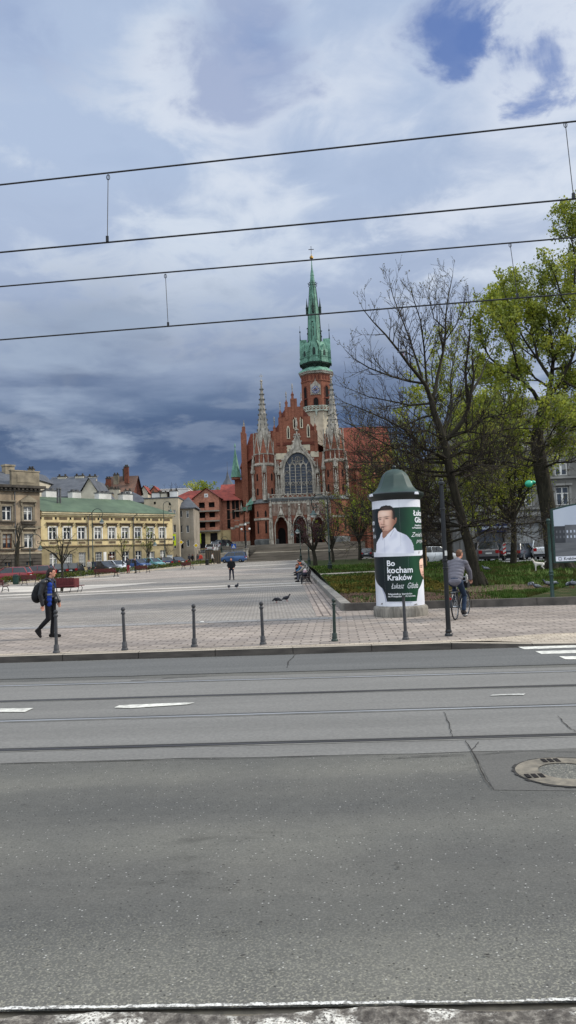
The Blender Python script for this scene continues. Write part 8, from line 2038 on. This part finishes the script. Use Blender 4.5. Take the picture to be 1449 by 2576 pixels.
# ------------------------------------------------------------------ trees
t = NT('dark_bark'); v = t.coord('Object', (1, 1, .25)); n1 = t.noise(v, 9, 6, .7); n2 = t.noise(t.coord('Object'), .5, 3)
c = t.ramp(n1, [(.3, lin((34, 31, 28))), (.6, lin((62, 58, 50))), (.8, lin((84, 80, 66)))]); c = t.mix(1.0, c, t.ramp(n2, [(.3, (.75,) * 3), (.7, (1.15, 1.18, 1.1))]), 'MULTIPLY'); t.bsdf(c, .95, 0, .1, bump=n1, bs=.9, bd=.06); M_BARK = t.m
M_TWIG = mat('twig_bark', (58, 50, 44), (42, 37, 34), 1.0, .9); M_TWIGR = mat('reddish_twig', (86, 58, 54), (62, 44, 42), 1.0, .9)
def leafmat(name, c1, c2, tr=.35):
    t = NT(name); v = t.coord('Object'); n1 = t.noise(v, .35, 4, .6); n2 = t.noise(v, 3.0, 3, .6)
    c = t.ramp(t.math('ADD', t.math('MULTIPLY', n1, .55), t.math('MULTIPLY', n2, .45)), [(.36, lin(c2)), (.62, lin(c1))])
    d = t.n('ShaderNodeBsdfDiffuse'); t.l(c, d.inputs[0]); tl = t.n('ShaderNodeBsdfTranslucent'); t.l(c, tl.inputs[0]); m = t.n('ShaderNodeMixShader'); m.inputs[0].default_value = tr; t.l(d.outputs[0], m.inputs[1]); t.l(tl.outputs[0], m.inputs[2]); o = t.n('ShaderNodeOutputMaterial'); t.l(m.outputs[0], o.inputs[0]); return t.m
M_LEAFY = leafmat('spring_leaf', (184, 186, 78), (132, 138, 56)); M_LEAFP = leafmat('pale_leaf', (164, 172, 100), (118, 130, 68)); M_LEAFG = leafmat('olive_leaf', (142, 152, 58), (88, 102, 40)); M_BUD = leafmat('bud_leaf', (112, 108, 70), (80, 74, 52))
def rvec(rg):
    while True:
        v = Vector((rg.uniform(-1, 1), rg.uniform(-1, 1), rg.uniform(-1, 1)))
        if .05 < v.length < 1: return v.normalized()
def perp(rg, d):
    v = rvec(rg); v -= d * v.dot(d)
    return v.normalized() if v.length > 1e-3 else Vector((1, 0, 0))
class Tree:
    def __init__(s, seed, up=.25, gnarl=.28, dens=1.0, maxlev=3, minr=.0065):
        s.minr = minr; s.rg = random.Random(seed); s.big, s.small = MB(), MB(); s.tips = []; s.up, s.gnarl, s.dens, s.maxlev = up, gnarl, dens, maxlev
    def limb(s, pts, r0, r1, lev=1, n=7, start=.25, spacing=.5, spread=.8, clen=1.8, bend=None):
        """a limb along pts, then side branches along it"""
        pts = [Vector(p) for p in pts]; rs = [r0 + (r1 - r0) * (i / (len(pts) - 1)) ** .8 for i in range(len(pts))]
        (s.big if r0 > .035 else s.small).tube(pts, rs, n if r0 > .035 else 4, cap=False)
        seg = [(b - a).length for a, b in zip(pts, pts[1:])]; tot = sum(seg)
        d = start * tot + s.rg.uniform(0, spacing); side = 1
        while d < tot:
            q = d; i = 0
            while i < len(seg) - 1 and q > seg[i]: q -= seg[i]; i += 1
            f = q / max(seg[i], 1e-6); p = pts[i].lerp(pts[i + 1], min(f, 1)); dr = (pts[i + 1] - pts[i]).normalized(); rr = rs[i] + (rs[i + 1] - rs[i]) * f
            fr_ = d / tot
            nd = (dr * .55 + perp(s.rg, dr) * spread + Vector((0, 0, s.up))).normalized()
            s.grow(p, nd, clen * (1.05 - .55 * fr_) * s.rg.uniform(.6, 1.2), min(rr * .6, .05 * clen / 1.8 * s.rg.uniform(.5, 1)), lev + 1)
            d += spacing * s.rg.uniform(.6, 1.4) / s.dens
        s.grow(pts[-1], (pts[-1] - pts[-2]).normalized(), clen * .4, r1 * .9, lev + 1)
    def grow(s, p, d, L, r, lev):
        rg = s.rg; n = 4 if lev < s.maxlev else 3; pts = [p]; dd = d.copy(); step = L / n
        for i in range(n):
            dd = (dd + rvec(rg) * s.gnarl + Vector((0, 0, s.up * .35))).normalized(); pts.append(pts[-1] + dd * step)
        rs = [max(r * (1 - .75 * i / n), s.minr) for i in range(n + 1)]
        (s.big if r > .035 else s.small).tube(pts, rs, 5 if r > .035 else 3, cap=False)
        if lev >= s.maxlev:
            for q in pts[1:]: s.tips.append((q, dd.copy()))
            return
        m = max(2, int(L / (.34 if lev < s.maxlev - 1 else .22) * s.dens))
        for k in range(m):
            f = rg.uniform(.15, 1); i = min(int(f * n), n - 1); q = pts[i].lerp(pts[i + 1], f * n - i); dr = (pts[i + 1] - pts[i]).normalized()
            nd = (dr * .7 + perp(rg, dr) * .75 + Vector((0, 0, s.up * .6))).normalized()
            s.grow(q, nd, L * rg.uniform(.3, .55), max(r * .45, .004), lev + 1)
        s.tips.append((pts[-1], dd.copy()))
    def leaves(s, b, prob, nclump, rad_, size, mats_n=1, zfun=None):
        rg = s.rg
        for p, d in s.tips:
            pr = prob(p) if callable(prob) else prob
            if rg.random() > pr: continue
            mi = rg.randrange(mats_n); c = p + rvec(rg) * rad_ * .4
            for _ in range(nclump):
                q = c + rvec(rg) * rad_ * rg.random() ** .5; u = rvec(rg); w = perp(rg, u); sz = size * rg.uniform(.6, 1.3)
                b.cur = mi
                b.add([q - u * sz - w * sz * .1, q + w * sz * .75, q + u * sz, q - w * sz * .75], [(0, 1, 2, 3)])
    def finish(s, label, cat, name, base, lb=None, lm=None, twig=M_TWIG, bark=M_BARK, group=None):
        o = thing(name, label, cat, tuple(base), group=group)
        for mb in [s.big, s.small] + ([lb] if lb else []):
            mb.v = [(x - base[0], y - base[1], z - base[2]) for x, y, z in mb.v]
        s.big.build('trunk', bark, o, smooth=60)
        if s.small.v: s.small.build('twigs' if lb else 'crown', twig, o)['kind'] = 'stuff'
        if lb and lb.v: lb.build('crown', lm, o)['kind'] = 'stuff'
        return o
Z6 = lambda zx, zy: ((1120 + zx / 1.81125) / 1.325, (680 + zy / 1.81125) / 1.325)
def path(pts, Y, dY0=0.0, dY1=0.0, zoom=Z6):
    n = len(pts) - 1; return [P(*(zoom(*q) if zoom else q), Y + dY0 + (dY1 - dY0) * i / n) for i, q in enumerate(pts)]

# the bare tree in the middle of the lawn
YB = 38.5
T1 = Tree(21, up=.3, gnarl=.2, dens=1.45, minr=.0066)
base = G(1198, 1474, lawn_z); YB = base.y
tr = [base - V(0, 0, .1)] + path([(1194, 1450), (1189, 1415), (1180, 1370), (1166, 1325)], YB, zoom=None) + path([(688, 1620), (676, 1540), (664, 1470), (650, 1420)], YB)
T1.big.tube(tr, [.38, .3, .255, .22, .2, .19, .18, .17, .155] if True else [.38, .30, .275, .26, .25, .265, .25, .235, .21], 12, cap=False)
for a in range(5):
    an = a * 1.3; T1.big.tube([base + V(.62 * math.cos(an), .62 * math.sin(an), -.05), base + V(.4 * math.cos(an), .4 * math.sin(an), .12), base + V(.2 * math.cos(an), .2 * math.sin(an), .6)], [.07, .16, .12], 6)
L1 = [((650, 1420), (622, 1335), (592, 1255), (575, 1190)), ((575, 1190), (545, 1100), (500, 1040), (440, 970), (385, 895), (300, 790), (225, 712), (170, 645)),
      ((575, 1190), (598, 1130), (610, 1050), (628, 970), (648, 890), (660, 800), (662, 690), (672, 590), (690, 500), (705, 425)),
      ((652, 1425), (705, 1390), (765, 1310), (798, 1235), (815, 1140), (832, 1045), (825, 960)), ((800, 1230), (786, 1110), (782, 1010), (800, 860), (812, 720), (802, 600)), ((815, 1140), (870, 1050), (905, 960), (960, 860))]
RR = [(.155, .13), (.115, .016), (.105, .014), (.15, .045), (.085, .013), (.07, .014)]
DY = [(0, 0), (0, -2.0), (0, 1.5), (0, -.5), (0, -1.8), (-.3, 2.0)]
for pts, (ra, rb), (d0, d1) in zip(L1, RR, DY):
    T1.limb(path(pts, YB, d0, d1), ra, rb, start=.3 if len(pts) > 4 else .8, spacing=.46, clen=1.75)
for pts, ra, d1 in (((( 542, 1085), (440, 1070), (330, 1040), (200, 990), (110, 935), (55, 880)), .085, -1.5), (((565, 1205), (450, 1215), (330, 1190), (200, 1165), (60, 1108)), .08, 1.5), (((520, 1052), (482, 930), (432, 780), (382, 655), (345, 560), (322, 455)), .08, 1.0),
                    (((548, 1090), (532, 870), (512, 710), (470, 580), (452, 505)), .075, -1.0), (((680, 1560), (590, 1500), (500, 1460), (420, 1365), (300, 1300), (150, 1235), (35, 1192)), .12, -2.2), (((675, 1560), (560, 1560), (430, 1500), (300, 1450), (160, 1370), (40, 1310)), .11, -1.5),
                    (((690, 1640), (560, 1640), (420, 1600), (280, 1560), (120, 1560), (20, 1540)), .1, -2.5), (((640, 1400), (690, 1290), (700, 1180), (690, 1060), (720, 900), (740, 780)), .09, 2.0), (((700, 1390), (800, 1370), (900, 1290), (1010, 1270), (1090, 1240)), .1, -2.5),
                    (((680, 1520), (780, 1500), (880, 1520), (980, 1470), (1080, 1500)), .09, -2.0), (((672, 1500), (760, 1440), (850, 1420), (950, 1380), (1040, 1400)), .09, 1.5), (((690, 1650), (800, 1600), (900, 1610), (1010, 1580)), .09, 2.2),
                    (((600, 1270), (520, 1290), (430, 1330), (330, 1350), (220, 1350), (90, 1330)), .08, 1.8), (((655, 830), (720, 740), (760, 660), (780, 560)), .05, -.8), (((665, 760), (590, 690), (570, 600), (560, 540)), .05, -1.0)):
    T1.limb(path(pts, YB, 0, d1), ra * .72, .012, start=.15, spacing=.33, clen=1.7)
# low drooping branches reaching left across the church front
for pts, ra, d1 in ((((1168, 1330), (1120, 1340), (1060, 1330), (990, 1310), (900, 1290), (840, 1262)), .09, -1.0), (((1175, 1350), (1110, 1372), (1040, 1372), (960, 1350), (890, 1345), (830, 1330)), .085, 1.5), (((1160, 1300), (1080, 1290), (1000, 1262), (930, 1230), (860, 1190)), .08, 2.5), (((1150, 1280), (1085, 1240), (1010, 1215), (940, 1170), (880, 1120)), .08, -2.0), (((1180, 1360), (1230, 1330), (1280, 1330), (1330, 1350)), .07, -1.5)):
    T1.limb(path(pts, YB, 0, d1, None), ra * .7, .012, start=.1, spacing=.27, clen=2.3)
for k in range(20):      # low, nearly level boughs all round the trunk
    zz = T1.rg.uniform(2.4, 6.8); q = min(range(len(tr)), key=lambda i: abs(tr[i].z - base.z - zz)); p0 = tr[q]; a = k * 2.4 + T1.rg.uniform(-.3, .3); Lh = T1.rg.uniform(3.6, 6.6); pts = [p0]
    for i in range(1, 6): f = i / 5; pts.append(p0 + V(math.cos(a + .15 * math.sin(i * 1.7 + k)) * Lh * f, math.sin(a) * Lh * f, .9 * f - 1.3 * f * f + .18 * math.sin(i * 2.1 + k)))
    T1.limb(pts, .055, .011, start=.15, spacing=.3, clen=2.0)
lb = MB(); T1.leaves(lb, .35, 2, .05, .03); print('tips', len(T1.tips), len(T2.tips) if 'T2' in globals() else 0)
T1.finish('tall bare spring tree with thin dark twigs spreading from a leaning trunk behind the cyclist', 'tree', 'tree', base, lb, [M_BUD])
# the big leafy tree on the right
b2 = G(1405, 1432, lawn_z); Y2 = b2.y
T2 = Tree(5, up=.22, gnarl=.3, dens=1.2, minr=.009)
tr = [b2 - V(0, 0, .1)] + path([(1398, 1400), (1388, 1340), (1380, 1290)], Y2, zoom=None) + path([(1235, 1580), (1222, 1500), (1212, 1420), (1225, 1330), (1245, 1240), (1280, 1170)], Y2)
T2.big.tube(tr, [.8, .62, .52, .47, .43, .4, .37, .33, .28, .22], 14, cap=False)
for a in range(6):
    an = a * 1.05; T2.big.tube([b2 + V(1.15 * math.cos(an), 1.15 * math.sin(an), -.08), b2 + V(.75 * math.cos(an), .75 * math.sin(an), .18), b2 + V(.4 * math.cos(an), .4 * math.sin(an), 1.0)], [.1, .26, .2], 6)
L2 = [(((1280, 1170), (1300, 1060), (1310, 950), (1305, 860), (1290, 740), (1270, 640), (1255, 520)), .24, 1.0), (((1245, 1230), (1190, 1130), (1110, 1060), (1010, 1000), (930, 930), (885, 850), (870, 760)), .2, -2.0), (((1110, 1060), (1090, 960), (1060, 850), (1000, 740), (970, 620)), .12, -3.0),
      (((1300, 1060), (1220, 940), (1190, 800), (1170, 660), (1150, 560), (1100, 480)), .15, 2.0), (((1280, 1170), (1360, 1060), (1420, 940), (1470, 800), (1500, 640), (1520, 480)), .2, -2.0), (((1310, 950), (1380, 820), (1420, 660), (1440, 480), (1450, 330)), .15, 1.0), (((1440, 480), (1445, 330), (1420, 200), (1400, 90)), .09, 0.0),
      (((1215, 1400), (1150, 1365), (1080, 1318), (980, 1300), (900, 1270), (820, 1280)), .17, -3.0), (((1225, 1340), (1120, 1290), (1040, 1200), (950, 1140), (880, 1100)), .14, 3.0), (((1220, 1480), (1320, 1440), (1400, 1360), (1480, 1330), (1600, 1250)), .17, -2.0), (((1230, 1560), (1140, 1540), (1040, 1500), (930, 1480), (830, 1440)), .14, -4.0),
      (((1235, 1330), (1330, 1270), (1420, 1220), (1520, 1180)), .14, 3.0), (((1290, 1110), (1200, 1050), (1140, 960), (1120, 860)), .12, 4.0), (((1300, 1000), (1400, 980), (1480, 920), (1580, 880)), .13, 2.0), (((1235, 1600), (1330, 1560), (1420, 1560), (1560, 1500)), .12, -3.0), (((1450, 330), (1480, 200), (1500, 100), (1500, 20)), .08, 0), (((1225, 1450), (1130, 1440), (1010, 1400), (900, 1390), (800, 1350)), .12, 4.0), (((1220, 940), (1150, 840), (1080, 720), (1040, 600), (1010, 520)), .1, -1.0), (((1420, 660), (1360, 560), (1330, 460), (1300, 380)), .08, -2.0), (((1360, 1060), (1430, 1100), (1500, 1120), (1560, 1090)), .1, -3.0), (((1222, 1500), (1290, 1400), (1330, 1330), (1400, 1290)), .1, -4.0), (((1212, 1420), (1120, 1390), (1040, 1430), (940, 1440)), .1, -2.0), (((1260, 1220), (1320, 1150), (1400, 1130), (1460, 1050)), .1, 2.0), (((1190, 800), (1130, 740), (1090, 660), (1060, 560)), .07, 3.0)]
for pts, ra, d1 in L2: T2.limb(path(pts, Y2, 0, d1), ra * .75, .02, start=.2, spacing=.56, clen=2.55)
lb = MB(); T2.leaves(lb, 1.0, 10, .32, .078, 3)
T2.finish('large spreading tree in yellow-green spring leaf at the right, behind the information board', 'tree', 'tree', b2, lb, [M_LEAFY, M_LEAFP, M_LEAFG])
# leafy tree farther back between the two
p3 = P(1128, 1400, 62); b3 = V(p3.x, 62, lawn_z(62)); T3 = Tree(9, up=.25, gnarl=.3, dens=1.2, minr=.01)
tr = [b3] + path([(1122, 1330), (1118, 1260), (1112, 1190)], 62, zoom=None); T3.big.tube(tr, [.4, .34, .3, .25], 10, cap=False)
for pts, ra, d1 in ((((1112, 1190), (1100, 1100), (1095, 1010), (1085, 930), (1095, 870)), .18, 0), (((1114, 1210), (1070, 1150), (1035, 1090), (1020, 1040), (1040, 960)), .14, -2), (((1113, 1200), (1150, 1120), (1170, 1040), (1185, 950), (1190, 870)), .14, 1), (((1118, 1250), (1060, 1220), (1020, 1200), (985, 1150)), .12, 2), (((1119, 1260), (1170, 1210), (1215, 1150), (1240, 1090)), .12, -2), (((1120, 1300), (1060, 1290), (1010, 1270), (960, 1240)), .1, -3), (((1120, 1290), (1180, 1270), (1240, 1240), (1290, 1200)), .1, 3), (((1105, 1120), (1130, 1030), (1140, 940), (1135, 850)), .1, 3), (((1120, 1310), (1180, 1300), (1240, 1290), (1300, 1270)), .09, 1), (((1121, 1320), (1070, 1320), (1020, 1310), (970, 1300)), .09, 1), (((1115, 1220), (1180, 1160), (1230, 1070), (1250, 980)), .1, 3)):
    T3.limb(path(pts, 62, 0, d1, None), ra * .8, .02, start=.2, spacing=.65, clen=2.9)
lb = MB(); T3.leaves(lb, .75, 6, .26, .085, 2)
T3.finish('medium leafy olive-green tree behind the bare tree, in front of the grey tenement', 'tree', 'tree', b3, lb, [M_LEAFG, M_LEAFY])
def free_tree(seed, base, H, R, label, name='tree', trunk=.12, nl=9, leaf=None, prob=.5, ncl=5, crad=.15, csz=.06, twig=M_TWIG, clen=1.0, group=None, bole=.35, cat='tree', up=.3, dens=1.0, sp=.5, maxlev=3):
    T = Tree(seed, up=up, gnarl=.3, dens=dens, maxlev=maxlev, minr=max(.006, base[1] * .00012)); rg = T.rg; base = Vector(base)
    top = base + V(rg.uniform(-.2, .2), rg.uniform(-.2, .2), H * bole); T.big.tube([base - V(0, 0, .1), base.lerp(top, .5) + V(.05, 0, 0), top], [trunk * 1.25, trunk, trunk * .85], 9, cap=False)
    for k in range(nl):
        a = 2 * PI * k / nl + rg.uniform(-.3, .3); el = rg.uniform(.35, 1.35); r_ = R * rg.uniform(.75, 1.05); e = base + V(math.cos(a) * r_ * math.cos(el), math.sin(a) * r_ * math.cos(el), H * bole + (H * (1 - bole)) * math.sin(el) * rg.uniform(.8, 1.0))
        s0_ = base.lerp(top, rg.uniform(.75, 1)); m = s0_.lerp(e, .5) + rvec(rg) * R * .08 + V(0, 0, -.05 * H * 0 + .04 * H)
        T.limb([s0_, s0_.lerp(m, .5), m, m.lerp(e, .5) + rvec(rg) * R * .05, e], trunk * .55, .014, start=.2, spacing=sp, clen=clen)
    lb = MB()
    if leaf: T.leaves(lb, prob, ncl, crad, csz, len(leaf))
    return T.finish(label, cat, name, base, lb if leaf else None, leaf, twig, group=group)
def pxb(px, Y, zf=gz): p = P(px, 1400, Y); return (p.x, Y, zf(Y))
free_tree(61, pxb(1062, 54, lawn_z), 9.5, 6.2, 'wide low tree with olive buds on the lawn, left of the black pole', trunk=.2, nl=15, leaf=[M_LEAFG, M_BUD], prob=.5, ncl=4, crad=.2, csz=.06, clen=2.4, bole=.3, up=.12, sp=.42)
free_tree(62, pxb(1290, 56, lawn_z), 11, 6.0, 'twiggy tree with olive buds on the lawn, between the two big trunks', trunk=.2, nl=14, leaf=[M_LEAFG, M_LEAFY], prob=.6, ncl=5, crad=.22, csz=.07, clen=2.4, bole=.35, up=.15, sp=.45)
free_tree(31, pxb(793, 78, lawn_z), 6.6, 3.6, 'low dark reddish-twigged tree in front of the church portals', trunk=.2, nl=11, leaf=[mat('plum_leaf', (92, 62, 64), (64, 44, 46), 2, .8)], prob=.5, ncl=4, crad=.16, csz=.05, twig=M_TWIGR, clen=1.4, bole=.25)
free_tree(32, pxb(838, 92, lawn_z), 7.5, 3.8, 'small olive-twigged tree right of the church portals behind the lamps', trunk=.16, nl=10, leaf=[M_LEAFG], prob=.4, ncl=4, crad=.2, csz=.06, clen=1.5, bole=.25)
free_tree(33, pxb(905, 100, lawn_z), 11, 5.0, 'thin spring tree before the right wing of the church', trunk=.2, nl=11, leaf=[M_LEAFG, M_BUD], prob=.4, ncl=4, crad=.25, csz=.08, clen=2.0, bole=.25)
free_tree(34, pxb(960, 95, lawn_z), 13, 5.2, 'olive spring tree left of the advertising column roof, far on the lawn', trunk=.22, nl=11, leaf=[M_LEAFG, M_LEAFY], prob=.45, ncl=5, crad=.28, csz=.09, clen=2.1, bole=.22)
free_tree(35, tuple(G(148, 1468)), 4.6, 1.9, 'young sapling with fine yellowish twigs growing from the maroon planter', trunk=.085, nl=10, leaf=[M_LEAFG], prob=.22, ncl=3, crad=.1, csz=.028, clen=.8, bole=.48, up=.1, group=None).location = (0, 0, 0) if False else tuple(P(163 - 8, 1480, G(163, 1488).y + .5).xy) + (gz(55),)
free_tree(36, pxb(308, 97), 5.0, 1.7, 'small pale green sapling in front of the maroon door', trunk=.07, nl=9, leaf=[M_LEAFP, M_LEAFY], prob=.3, ncl=3, crad=.14, csz=.05, clen=.8, bole=.4)
free_tree(37, pxb(373, 104), 5.6, 1.8, 'small yellow-green sapling before the right end of the ochre townhouse', trunk=.07, nl=10, leaf=[M_LEAFY, M_LEAFP], prob=.5, ncl=4, crad=.15, csz=.05, clen=.8, bole=.35)
free_tree(38, pxb(420, 112), 4.2, 1.2, 'thin bare sapling at the far end of the ochre townhouse', trunk=.05, nl=7, clen=.6, bole=.4)
# pollarded tree before the weathered townhouse
T = Tree(41, up=.3); pb4 = Vector(pxb(47, 92)); q4 = lambda zx, zy: Z3(zx, zy)
T.big.tube([pb4] + path([(128, 850), (126, 780), (130, 700), (140, 640)], 92, zoom=Z3), [.36, .32, .28, .25, .2], 9, cap=False)
for pts in (((140, 640), (128, 590), (122, 540), (132, 512)), ((140, 640), (150, 590), (172, 545), (200, 530)), ((132, 700), (160, 690), (190, 685)), ((130, 700), (108, 670), (100, 640)), ((150, 590), (138, 560), (150, 530))): T.limb(path(pts, 92, 0, .5, Z3), .12, .07, start=.7, spacing=.6, clen=.35)
T.finish('dark pollarded tree with knobbly stubs before the weathered townhouse', 'tree', 'tree', pb4)
free_tree(42, pxb(-14, 78), 4.4, 2.2, 'twiggy bare shrub at the left edge before the weathered townhouse', trunk=.08, nl=9, clen=1.0, bole=.2, twig=M_TWIGR, cat='shrub', name='shrub')
# trees on the skyline behind the roofs
for i, (px, py, Y, H, R, lf, lab) in enumerate(((432, 1228, 230, 9, 6, None, 'bare tree on the skyline behind the white modern house, larger one'), (455, 1230, 235, 8, 4.5, None, 'bare tree on the skyline right behind the white modern house'), (497, 1225, 215, 6.5, 4.5, [M_LEAFY], 'yellow-green tree on the skyline, left of two above the red roof'), (519, 1222, 212, 7, 4, [M_LEAFG], 'olive green tree on the skyline, right of two above the red roof'), (330, 1236, 220, 6, 3, None, 'thin bare tree behind the old brick house'), (368, 1240, 225, 4.5, 3, [M_LEAFG], 'small dark round tree on the skyline between chimneys'), (310, 1236, 222, 5, 2.5, None, 'small bare tree behind the brick gable'))):
    p = P(px, py, Y); top = P(px, py - (18 if H > 7 else 12), Y).z
    free_tree(50 + i, (p.x, Y, top - H), H, R, lab, trunk=.18, nl=8, leaf=lf, prob=.8, ncl=6, crad=.6, csz=.22, clen=2.4, bole=.3, maxlev=2, sp=.8, dens=.9)
# hedge along the left street
b = MB(); rg = random.Random(77)
for i in range(len(HEDGE) - 1):
    (xa, ya), (xb, yb) = HEDGE[i], HEDGE[i + 1]
    for k in range(2600 // (1 + i // 3)):
        f = rg.random(); x = xa + (xb - xa) * f - .15 - rg.random() * .8; y = ya + (yb - ya) * f; z = gz(y) + .05 + rg.random() ** .7 * (.62 + .1 * math.sin(f * 40)); u = rvec(rg); w = perp(rg, u); s_ = rg.uniform(.04, .1)
        b.cur = 0 if rg.random() < .7 else 1
        b.add([V(x, y, z) - u * s_, V(x, y, z) + w * s_ * .7, V(x, y, z) + u * s_, V(x, y, z) - w * s_ * .7], [(0, 1, 2, 3)])
hg = b.build('hedge', [leafmat('hedge_leaf', (92, 92, 52), (58, 62, 34), .15), leafmat('hedge_green', (96, 118, 52), (66, 84, 38), .15)]); tag(hg, 'low clipped hedge strip between the square and the parked cars', 'hedge'); hg['kind'] = 'stuff'
# grass and weeds
b = MB(); rg = random.Random(88)
def blade(x, y, z, h, w_, mi):
    a = rg.uniform(0, 2 * PI); lx, ly = rg.uniform(-.5, .5) * h, rg.uniform(-.5, .5) * h; b.cur = mi
    b.add([(x - w_ * math.cos(a), y - w_ * math.sin(a), z), (x + w_ * math.cos(a), y + w_ * math.sin(a), z), (x + lx, y + ly, z + h)], [(0, 1, 2)])
cnt = 0
while cnt < 90000:
    y = 25 + 47 * rg.random() ** 1.7; x = rg.uniform(2.0, 4 + (y - 20) * .62)
    if x > 17 and y > 60: continue
    l0 = along(L_lawn, x) + .3
    if y < l0: continue
    if x < 7.4 and y - l0 < 7.2 * (1 + .25 * math.sin((x - 1.98) / 5.2 * 14 * .9)) * (1 if x < 4.2 else .85): 
        if rg.random() > .05: continue
    if (x - pb.x - .7) ** 2 + (y - pb.y) ** 2 < 6.0 and rg.random() > .06: continue
    if x < 8.5 and 50.3 < y - .25 * (x - 2) < 52.8: continue
    cl = mn.noise(Vector((x * .5, y * .5, 0))) + .5 * mn.noise(Vector((x * 2, y * 2, 7)))
    h = (.05 + .1 * max(0, cl + .3)) * rg.uniform(.6, 1.4) * (1 + (y - 25) * .01); w_ = .006 + .00035 * (y - 20)
    blade(x, y, lawn_z(y) + .0, h * 1.1, w_ * 1.6, 0 if cl < .05 else 1 if rg.random() < .8 else 2); cnt += 1
for _ in range(500):
    x = rg.uniform(7, 20); y = rg.uniform(30, 46); 
    if mn.noise(Vector((x * .4, y * .4, 3))) < .05: continue
    for k in range(5): blade(x + rg.uniform(-.1, .1), y + rg.uniform(-.1, .1), lawn_z(y), rg.uniform(.15, .3), .03, 2)
gr = b.build('grass', [leafmat('grass_dry', (84, 84, 48), (56, 62, 32), .2), leafmat('grass_green', (68, 92, 40), (40, 60, 26), .2), leafmat('weed_pale', (124, 142, 84), (84, 104, 54), .2)], kind='stuff'); gr['label'] = 'rough spring grass and weeds on the lawn'
b = MB(); rg = random.Random(89); n_ = 0
while n_ < 5200:      # brownish ground cover behind the bench edging and clods in the bed
    x = rg.uniform(2.0, 7.2); y = rg.uniform(27, 46); l0 = along(L_lawn, x) + .3
    soil = y - l0 < 7.0
    if soil and rg.random() < .55: continue
    b.cur = 1 if soil else 0; s_ = rg.uniform(.02, .06) if soil else rg.uniform(.04, .1); c = V(x, y, lawn_z(y) + rg.uniform(.01, .04 if soil else .16)); u = rvec(rg); w = perp(rg, u)
    b.add([c - u * s_, c + w * s_ * .6, c + u * s_, c - w * s_ * .6], [(0, 1, 2, 3)]); n_ += 1
gc = b.build('ground_cover', [leafmat('cover_leaf', (112, 100, 50), (74, 72, 36), .15), mat('dry_litter', (124, 98, 82), (74, 56, 48), 6, .95)], kind='stuff'); gc['label'] = 'sparse brownish ground cover and dry litter in the flowerbed'
# green balloon and a perching pigeon in the branches
p = P(1335, 1217, Y2 - 5); bl = thing('balloon', 'half-deflated turquoise balloon caught in the branches of the big leafy tree', 'balloon', tuple(p))
b = MB(); b.ball((-.1, 0, 0), (.22, .18, .2), 14, 10); b.ball((.14, 0, .08), (.14, .12, .1), 12, 8); remesh(b, .02, 'balloon_skin', mat('turquoise_foil', (60, 190, 150), (44, 160, 126), 3, .35, spec=.5), bl, 4)
b = MB(); b.tube([(.25, 0, .1), (.3, .05, -.1), (.27, .1, -.5)], .008, 4); b.build('ribbon', M_PIGW, bl)
p = P(*Z6(405, 912), YB - 1.6); dup(PE, tuple(p), rad(-70), 'dark pigeon perched on a branch of the bare tree', 'pigeons in the tree', 1.3)
